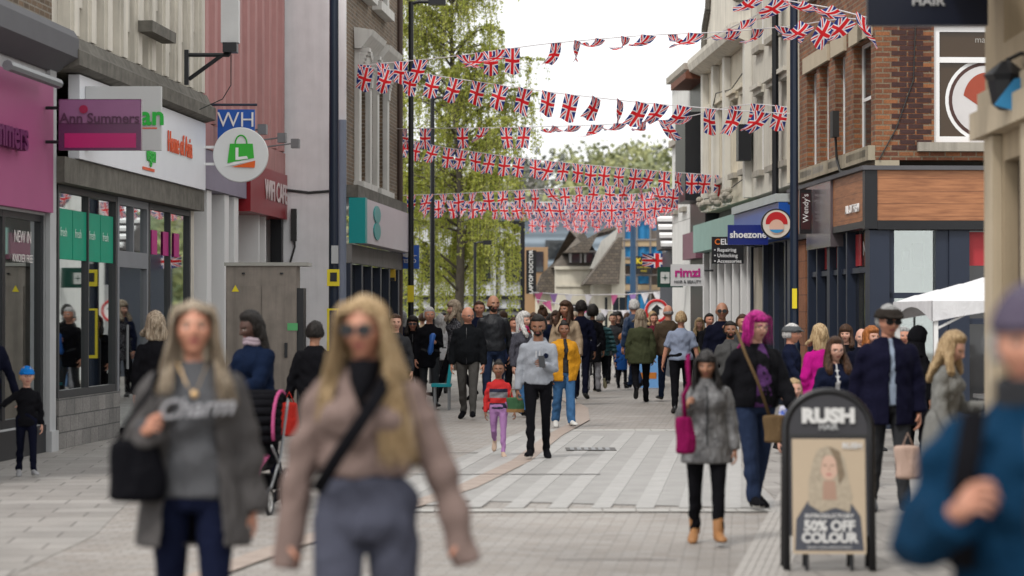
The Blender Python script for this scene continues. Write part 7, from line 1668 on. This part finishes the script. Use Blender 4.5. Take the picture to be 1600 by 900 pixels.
E5 = p('fair haired woman in black coat behind the woman in the grey sweatshirt', 243, 490, 25.5, face=200, fem=True, skin='pale', outer='coat', omat=C['black'], hem=.66, legm=C['jeans'], hair='long', hairmat=H_['ash'], lenback=.1, locks=(.08, .08), g=1.15, legs='stepL')

# ------------------------------------------------------------------ bags, phone, pushchair
def bag(name, label, px, py, Y, w, h, d, m, top=0.0, slouch=0.3, strap=None, rz=0, cat='bag', sm=None):
    o = thing(name, label, cat, at(px, py, Y), R(rz)); n = 9; rg = []
    for i in range(n):
        t = i / (n - 1); z = -h / 2 + h * t; k_ = math.sin(PI * min(1, 0.12 + t * 0.55)) ** 0.6 if slouch else 1.0
        ww = w / 2 * (1 - slouch * t * t * 0.8) * (0.82 + 0.18 * k_); dd = d / 2 * (1 - slouch * t)
        rg.append(((0.01 * math.sin(t * 5), 0, z), (ww, 0, 0), (0, dd, 0)))
    b = MB().loft(rg, 18).build('pouch', m, o, smooth=True)
    sd = b.modifiers.new('s', 'SUBSURF'); sd.levels = 1; sd.render_levels = 1
    if strap:
        mb = MB()
        for off in ((-0.02, 0.02) if len(strap) > 2 and strap[2] else (0,)):
            pts = [(x, y + off, z) for x, y, z in strap[0]]; mb.tube(pts, strap[1], 6)
        mb.build('strap', sm or m, o, smooth=True)
    return o
bag('handbag', 'slouchy black leather bag hanging from the hand of the woman in grey', 213, 735, 9.75, 0.25, 0.26, 0.15, fabric('leather_black', (0.004, 0.004, 0.006), rough=.62, fold=.6, weave=90), slouch=.35, strap=([(-0.08, 0, 0.10), (-0.03, -0.03, 0.20), (0.06, -0.02, 0.32), (0.08, 0.02, 0.40), (0.07, 0.06, 0.2), (0.07, 0.02, 0.1)], 0.011))
bag('shoulder_bag', 'magenta fabric bag hanging at the side of the woman in shiny anorak', 1070, 680, 17.0, 0.15, 0.27, 0.1, fabric('bag_magenta', (0.20, 0.008, 0.07), fold=.8), slouch=.3, strap=([(0, 0, 0.13), (-0.01, -0.01, 0.28), (0.03, -0.02, 0.36), (0.02, 0.0, 0.5), (0.03, 0.08, 0.56)], 0.016))
bag('satchel', 'brown canvas satchel at the hip of the magenta haired person', 1212, 670, 20.1, 0.22, 0.24, 0.1, fabric('canvas_brown', (0.13, 0.085, 0.045)), slouch=.08, strap=([(-0.05, 0, 0.1), (-0.16, -0.08, 0.4), (-0.26, -0.1, 0.62), (-0.32, 0.05, 0.82)], 0.013))
o = bag('carrier_bag', 'green and brown carrier bag between the girl and the man with the phone', 805, 632, 27.6, 0.2, 0.17, 0.1, fabric('carrier_green', (0.03, 0.09, 0.05), bands=[(-0.055, (0.05, 0.12, 0.06))]), slouch=.05, strap=([(-0.06, 0, 0.07), (-0.04, 0, 0.17), (0.04, 0, 0.17), (0.06, 0, 0.07)], 0.008), sm=fabric('handle_tan', (0.3, 0.2, 0.1)))
MB().loft([((0, 0, -0.088), (0.10, 0, 0), (0, 0.052, 0)), ((0, 0, -0.05), (0.103, 0, 0), (0, 0.054, 0))], 18).build('bottom_band', fabric('band_tan', (0.28, 0.16, 0.07)), o)
bag('paper_bag', 'pale pink paper bag held by the woman in the grey cardigan', 1418, 722, 18.2, 0.2, 0.26, 0.1, fabric('paper_pink', (0.5, 0.36, 0.30)), slouch=.0, strap=([(-0.04, 0, 0.12), (0, 0, 0.22), (0.04, 0, 0.12)], 0.005))
bag('tote_bag', 'red bag carried beside the man in black near the pushchair', 452, 655, 24.8, 0.2, 0.36, 0.1, fabric('bag_red', (0.3, 0.02, 0.015)), slouch=.05, strap=([(-0.05, 0, 0.17), (0, 0, 0.28), (0.05, 0, 0.17)], 0.008))
# phone in the hoodie man's hand
w = D1['A'][1][2]; f = D1['A'][1][3]; q = Matrix.Rotation(R(-2), 4, 'Z') @ (w + f * 0.09 * D1['sb'])
o = thing('phone', 'dark phone held by the bearded man in the grey hoodie', 'phone', D1['o'].location + q, R(-10)); b = MB().box(-0.036, 0.036, -0.06, -0.052, -0.07, 0.07).build('case', M['dark'], o)
o.rotation_euler = (R(-25), 0, R(15)); MB().box(-0.032, 0.032, -0.0515, -0.0505, -0.065, 0.065).build('screen', M['glass'], o)
w = D7['A'][1][2]; o = thing('blue_item', 'bright blue rolled item held by the white haired man', 'umbrella', D7['o'].location + Vector((0.02, -0.36, 1.14)), 0); MB().loft([((0.05 * t, 0, 0.34 * t - 0.2), (r, 0, 0), (0, r, 0)) for t, r in ((0, .02), (.15, .05), (.6, .04), (1.0, .055), (1.1, .02))], 12).build('roll', plain('vivid_blue', (0.02, 0.10, 0.36), 0.5), o, smooth=True)

def pushchair():
    Y = 20.2; x = (400 - 800) / K(Y); o = thing('pushchair', 'black pushchair with pink trim and spoked wheels pushed by the woman in the parka', 'pushchair', (x, Y, 0), R(-8)); o.scale = (.86, .86, .9)
    pk = fabric('pram_pink', (0.42, 0.08, 0.20)); bk = C['black']; mt = M['grey']
    for sx in (-0.24, 0.24):
        for sy, r in ((0.25, 0.19), (-0.42, 0.12)):
            w = MB().tube([(sx, sy + r * math.cos(t), r + r * math.sin(t)) for t in np.linspace(0, 2 * PI, 25)], 0.018, 8, cap=False).build('wheel', M['dark'], o, smooth=True)
            mb = MB(); mb.tube([(sx, sy + (r - .03) * math.cos(t), r + (r - .03) * math.sin(t)) for t in np.linspace(0, 2 * PI, 25)], 0.009, 6, cap=False)
            for k in range(10): t = k * PI / 5; mb.tube([(sx, sy, r), (sx, sy + (r - .03) * math.cos(t), r + (r - .03) * math.sin(t))], 0.004, 4)
            mb.build('rim', plain('rim_silver', (0.6, 0.6, 0.6), 0.3, 0.6), w)
    mb = MB()
    for sx in (-0.22, 0.22): mb.tube([(sx, -0.42, 0.14), (sx, 0.1, 0.5), (sx, 0.42, 1.02)], 0.014, 8); mb.tube([(sx, 0.25, 0.2), (sx, -0.05, 0.5), (sx, -0.25, 0.62)], 0.012, 8)
    mb.tube([(-0.22, 0.42, 1.02), (0.22, 0.42, 1.02)], 0.018, 8); mb.tube([(-.24, 0.25, .19), (.24, .25, .19)], 0.01, 6); mb.build('frame', mt, o, smooth=True)
    MB().loft([((0, -0.30, 0.42), (0.19, 0, 0), (0, 0.04, 0.03)), ((0, -0.1, 0.42), (0.2, 0, 0), (0, 0.05, 0.05)), ((0, 0.08, 0.5), (0.2, 0, 0), (0, 0.04, -0.05)), ((0, 0.2, 0.85), (0.2, 0, 0), (0, 0.03, -0.02))], 14).build('seat', bk, o, smooth=True)
    V = []; mb = MB(); n = 9
    for i in range(n):
        t = R(-20 + 130 * i / (n - 1)); r = 0.30
        mb.tube([(-0.22, 0.14 - r * math.cos(t) * .5, 0.78 + r * math.sin(t) * .9), (-0.2, 0.14 - r * math.cos(t), 0.78 + r * math.sin(t)), (0.2, 0.14 - r * math.cos(t), 0.78 + r * math.sin(t)), (0.22, 0.14 - r * math.cos(t) * .5, 0.78 + r * math.sin(t) * .9)], 0.045, 8)
    mb.build('canopy', bk, o, smooth=True)
    for sx in (-.215, .215): MB().tube([(sx, 0.14 - .33 * math.cos(R(t)), .78 + .33 * math.sin(R(t))) for t in range(-20, 120, 15)], .018, 8).build('pink_trim', pk, o, smooth=True)
    MB().loft([((0, -0.12, 0.52), (0.17, 0, 0), (0, 0.13, 0.02)), ((0, -0.38, 0.42), (0.16, 0, 0), (0, 0.08, 0.05)), ((0, -0.45, 0.22), (0.13, 0, 0), (0, 0.05, 0.04))], 14).build('blanket', pk, o, smooth=True)
    MB().box(-0.17, 0.17, -0.1, 0.25, 0.2, 0.34).build('basket', bk, o)
pushchair()

# ------------------------------------------------------------------ A-board with salon poster
def aboard():
    Y = 15.6; k = K(Y); o = thing('advertising_board', 'arched black A-board with salon poster offering 50% OFF COLOUR', 'A-board', at(1293, 490, Y)); o.location.z = 0; o.rotation_euler = (0, 0, R(-3))
    hw = 71 / k; top = CH + (HY - 607) / k; bot = 0.10; sh = CH + (HY - 672) / k
    th = R(7)
    def arch(r0, n=24): return [(r0 * math.cos(t), sh + (top - sh) * (r0 / hw) * math.sin(t)) for t in np.linspace(0, PI, n)]
    def panel(sgn):
        rot = Matrix.Rotation(sgn * th, 4, 'X'); piv = Vector((0, 0, top))
        def tr(v): v = Vector(v); p = rot @ (v - piv); return tuple(p + piv)
        mb = MB(); mb.tube([tr((-hw + .02, 0, 0))] + [tr((-x, 0, z)) for x, z in arch(hw - .02)] + [tr((hw - .02, 0, 0))], 0.024, 10)
        mb.build('frame', plain('frame_black', (0.01, 0.01, 0.012), 0.35), o, smooth=True)
        def flat(poly, y0, y1, m, nm, par=o):
            b_ = MB().prism(poly, 'y', y0, y1); b_.v = [tr(v) for v in b_.v]; return b_.build(nm, m, par)
        flat([(-hw + .03, bot + .12)] + [(-x, z) for x, z in arch(hw - .04)] + [(hw - .03, bot + .12)], -0.008, 0.008, plain('board_charcoal', (0.035, 0.035, 0.042), 0.5, bumps=0), 'header_panel')
        for x in (-hw + .15, hw - .15): mb = MB().tube([tr((x, 0, .14)), tr((x, 0, 0.0))], .012, 6).build('foot', M['dark'], o)
        if sgn < 0: return tr, flat, rot
    panel(1); tr, flat, rot = panel(-1)
    zt = CH + (HY - 686) / k; zb = CH + (HY - 864) / k; pw = hw - 0.06
    pst = flat([(-pw, zb), (pw, zb), (pw, zt), (-pw, zt)], -0.016, -0.010, plain('poster_beige', (0.46, 0.37, 0.27), 0.45, var=0.05, bumps=0), 'poster')
    def shp(poly, lay, m, nm): return flat(poly, -0.0165 - lay * 0.0012, -0.0165 - lay * 0.0012 + 0.001, m, nm, pst)
    cx = 0.0; hz = zt - 0.17
    hairp = plain('poster_hair', (0.40, 0.34, 0.26), 0.5, var=.3, scale=40, bumps=0); hd = plain('poster_hair_dark', (0.2, 0.15, 0.1), 0.5, var=.3, scale=40, bumps=0)
    shp([(-0.22, zb + .02), (0.22, zb + .02), (0.20, zb + .24), (0.13, zb + .34), (0.07, zb + .38), (-.08, zb + .38), (-.14, zb + .33), (-.21, zb + .22)], 0, plain('poster_dark_top', (0.06, 0.065, 0.085), 0.5, bumps=0), 'printed_top')
    shp([(-.13, hz - .25), (-.05, hz - .3), (.04, hz - .27), (.13, hz - .3), (.15, hz - .2), (.12, hz - .05), (.10, hz + .05), (.05, hz + .11), (-.01, hz + .125), (-.07, hz + .1), (-.10, hz + .03), (-.13, hz - .1)], 1, hairp, 'printed_hair')
    shp([(-.04, hz - .22), (.05, hz - .22), (.04, hz - .1), (-.035, hz - .1)], 2, plain('poster_skin_shade', (0.38, 0.24, 0.18), 0.5, bumps=0), 'printed_neck')
    shp([(.057 * math.cos(t) + .002, hz - .015 + .08 * math.sin(t)) for t in np.linspace(0, 2 * PI, 24)[:-1]], 3, plain('poster_skin', (0.55, 0.37, 0.29), 0.5, bumps=0), 'printed_face')
    for s in (-1, 1): shp([(s * .024 + .012 * math.cos(t), hz + .0 + .005 * math.sin(t)) for t in np.linspace(0, 2 * PI, 12)[:-1]], 4, hd, 'printed_eye')
    shp([(.018 * math.cos(t), hz - .058 + .006 * math.sin(t)) for t in np.linspace(0, 2 * PI, 12)[:-1]], 4, plain('poster_lip', (0.4, 0.12, 0.12), 0.5, bumps=0), 'printed_mouth')
    shp([(-.005, hz - .03), (.008, hz - .035), (.003, hz + .005)], 4, plain('poster_skin_shade'  , (0, 0, 0)), 'printed_nose')
    shp([(-.07, hz + .1), (-.02, hz + .118), (-.045, hz + .02), (-.065, hz - .1), (-.09, hz - .06)], 5, hairp, 'printed_hair'); shp([(.07, hz + .09), (.0, hz + .12), (.045, hz + .03), (.065, hz - .12), (.1, hz - .06)], 5, hd, 'printed_hair')
    wt = plain('print_pure_white', (0.62, 0.62, 0.62), 0.5, bumps=0)
    def tx(s, size, x, z, m=wt, bold=0.004, sx=1.0, lay=8): 
        q = Vector(tr((x, -0.0165 - lay * .0012, z))); return text(s, size, o, q, m, rot=(R(90) - th, 0, 0), bold=bold, ext=0.0008, sx=sx)
    tx('RUSH', 0.122, 0, CH + (HY - 651) / k, bold=0.008, sx=1.12); tx('HAIR', 0.055, 0, CH + (HY - 668) / k, M['lgrey'], 0.001)
    flat([(-hw + .03, zt + .012), (hw - .03, zt + .012), (hw - .03, zt + .03), (-hw + .03, zt + .03)], -0.014, -0.009, plain('clip_bar', (0.02, 0.02, 0.02), 0.3), 'clip_bar')
    tx('RUSH', 0.05, 0.15, zt - .045, bold=0.002); tx('INTRODUCTORY', 0.036, 0, zb + .24, bold=0.001, sx=1.1); tx('50% OFF', 0.092, 0, zb + .175, bold=0.004, sx=.95); tx('COLOUR', 0.085, 0, zb + .10, bold=0.004); tx('BOOK YOUR APPOINTMENT', 0.022, 0, zb + .04, bold=0.0)
aboard()

# ------------------------------------------------------------------ gazebo stall, seats, boxes
def gazebo():
    Y = 25.5; k = K(Y); x0 = (1456 - 800) / k; W = 2.6; ze = CH + (HY - 470) / k; zp = CH + (HY - 408) / k
    o = thing('market_gazebo', 'white pop-up gazebo at the side street beside the stone building', 'gazebo', (x0, Y, 0)); cv = fabric('gazebo_canvas', (0.72, 0.72, 0.74), fold=.3)
    n = 12; mb = MB(); V = []
    def zc(u, v): m = min(u, 1 - u, v, 1 - v) * 2; return ze + (zp - ze) * (m ** .85) - 0.05 * math.sin(PI * m) * .6
    for j in range(n + 1):
        for i in range(n + 1): V.append((W * i / n, W * j / n, zc(i / n, j / n)))
    Fc = [(j * (n + 1) + i, j * (n + 1) + i + 1, (j + 1) * (n + 1) + i + 1, (j + 1) * (n + 1) + i) for j in range(n) for i in range(n)]
    mb.add(V, Fc)
    for (a, b) in (((0, 0), (W, 0)), ((W, 0), (W, W)), ((W, W), (0, W)), ((0, W), (0, 0))):
        m_ = 8
        for i in range(m_):
            t0, t1 = i / m_, (i + 1) / m_; p0 = (a[0] + (b[0] - a[0]) * t0, a[1] + (b[1] - a[1]) * t0); p1 = (a[0] + (b[0] - a[0]) * t1, a[1] + (b[1] - a[1]) * t1)
            d0, d1 = .22 - .16 * math.sin(PI * t0), .22 - .16 * math.sin(PI * t1)
            mb.add([(*p0, ze - d0), (*p1, ze - d1), (*p1, ze), (*p0, ze)], [(0, 1, 2, 3)])
    c = mb.build('canopy', cv, o, smooth=False); md = c.modifiers.new('t', 'SOLIDIFY'); md.thickness = 0.006
    for (x, y) in ((.05, .05), (W - .05, .05), (.05, W - .05), (W - .05, W - .05)): MB().box(x - .022, x + .022, y - .022, y + .022, 0, ze - .005).build('leg', M['whitep'], o)
    mb = MB(); mb.tube([(.05, .05, ze - .3), (.6, .05, ze - .02), (1.2, .05, ze - .3)], .015, 6); mb.build('brace', M['whitep'], o)
    s = thing('market_table', 'stall table under the gazebo with brown boxes', 'table', (x0 + .7, Y + .7, 0)); MB().box(0, 1.5, 0, .7, .72, .76).build('tabletop', M['lgrey'], s)
    for x in (.05, 1.4): MB().box(x, x + .05, .05, .65, 0, .719).build('leg', M['grey'], s)
    bx = [('tan cardboard box at the left end of the stall table', (.15, .1), (.4, .3, .32), (.32, .2, .1)), ('orange brown box in the middle of the stall table', (.62, .15), (.35, .3, .42), (.45, .2, .06)), ('grey crate at the right end of the stall table', (1.05, .1), (.35, .35, .25), (.2, .2, .2))]
    for l_, (x, y), (a, b, h), c in bx:
        t = thing('cardboard_box', l_, 'box', (x0 + .7 + x, Y + .7 + y, .76)); MB().box(0, a, 0, b, 0, h - .004).build('carton', plain('carton_%d' % int(c[0] * 100), c, .8), t); MB().box(-.01, a / 2 - .004, -.01, b + .01, h - .003, h + .006).box(a / 2 + .004, a + .01, -.01, b + .01, h - .003, h + .006).build('flaps', plain('carton_%d' % int(c[0] * 100), c, .8), t)
    s = thing('grey_parasol', 'small grey canopy behind the gazebo leg', 'canopy', (x0 + 2.3, Y + 3.2, 0)); MB().loft([((0.6, 0, z), (a, 0, 0), (0, .7, 0)) for z, a in ((1.62, .75), (1.72, .78), (1.82, .6), (1.86, .1))], 12).build('canopy', M['lgrey'], s); MB().tube([(.6, 0, 0), (.6, 0, 1.65)], .02).build('pole', M['grey'], s)
gazebo()
tq = plain('turquoise_seat', (0.0, 0.28, 0.33), 0.4)
o = thing('turquoise_bench', 'turquoise street seat with grey legs behind the balding man', 'bench', at(700, 490, 41.5)); o.location.z = 0
MB().prism([(-0.02, 0.45), (0.04, 0.45), (0.16, 1.36), (0.10, 1.36)], 'y', -0.25, 0.25).build('backrest', tq, o)
MB().box(-0.28, 0.06, -0.3, 0.3, 0.40, 0.449).build('seat', tq, o)
for x in (-0.24, 0.0):
    for y in (-.25, .25): MB().box(x, x + .04, y - .02, y + .02, 0, .399).build('leg', M['grey'], o)
o = thing('sandwich_board', 'small blue and orange printed street board behind the olive jacket', 'A-board', at(1012, 490, 54)); o.location.z = 0
MB().prism([(-0.25, 0), (0.25, 0), (0.02, 0.85), (-0.02, 0.85)], 'x', -0.3, 0.3).build('board', plain('board_sky', (0.12, 0.3, 0.6), 0.5), o); MB().box(-.18, .18, -.2, -.17, .2, .34).build('orange_print', plain('print_orange', (0.6, 0.2, 0.03), .5), o)
o = thing('round_road_sign', 'round white sign with a red ring beyond the olive jacket', 'road sign', at(1026, 490, 60)); o.location.z = 0
mb = MB().lathe([(0.001, -.02), (.3, -.02), (.3, .02), (.001, .02)], (0, 0, 0), 28); mb.v = [(x, z, y + 1.72) for x, y, z in mb.v]; mb.f = [f_[::-1] for f_ in mb.f]; mb.build('disc', M['whitep'], o)
MB().tube([(.26 * math.cos(t), -.03, 1.72 + .26 * math.sin(t)) for t in np.linspace(0, 2 * PI, 30)], .035, 6, cap=False).build('red_ring', M['red'], o)
MB().prism([(-.12, 1.62), (.06, 1.62), (.06, 1.76), (.14, 1.76), (.0, 1.88), (-.12, 1.76)], 'y', -.03, -.022).build('arrow_mark', M['dark'], o); MB().tube([(0, .03, 0), (0, .03, 1.5)], .03).build('pole', M['grey'], o)
for ob in list(bpy.data.objects):
    if '_s' in ob: del ob['_s']
finish_people()
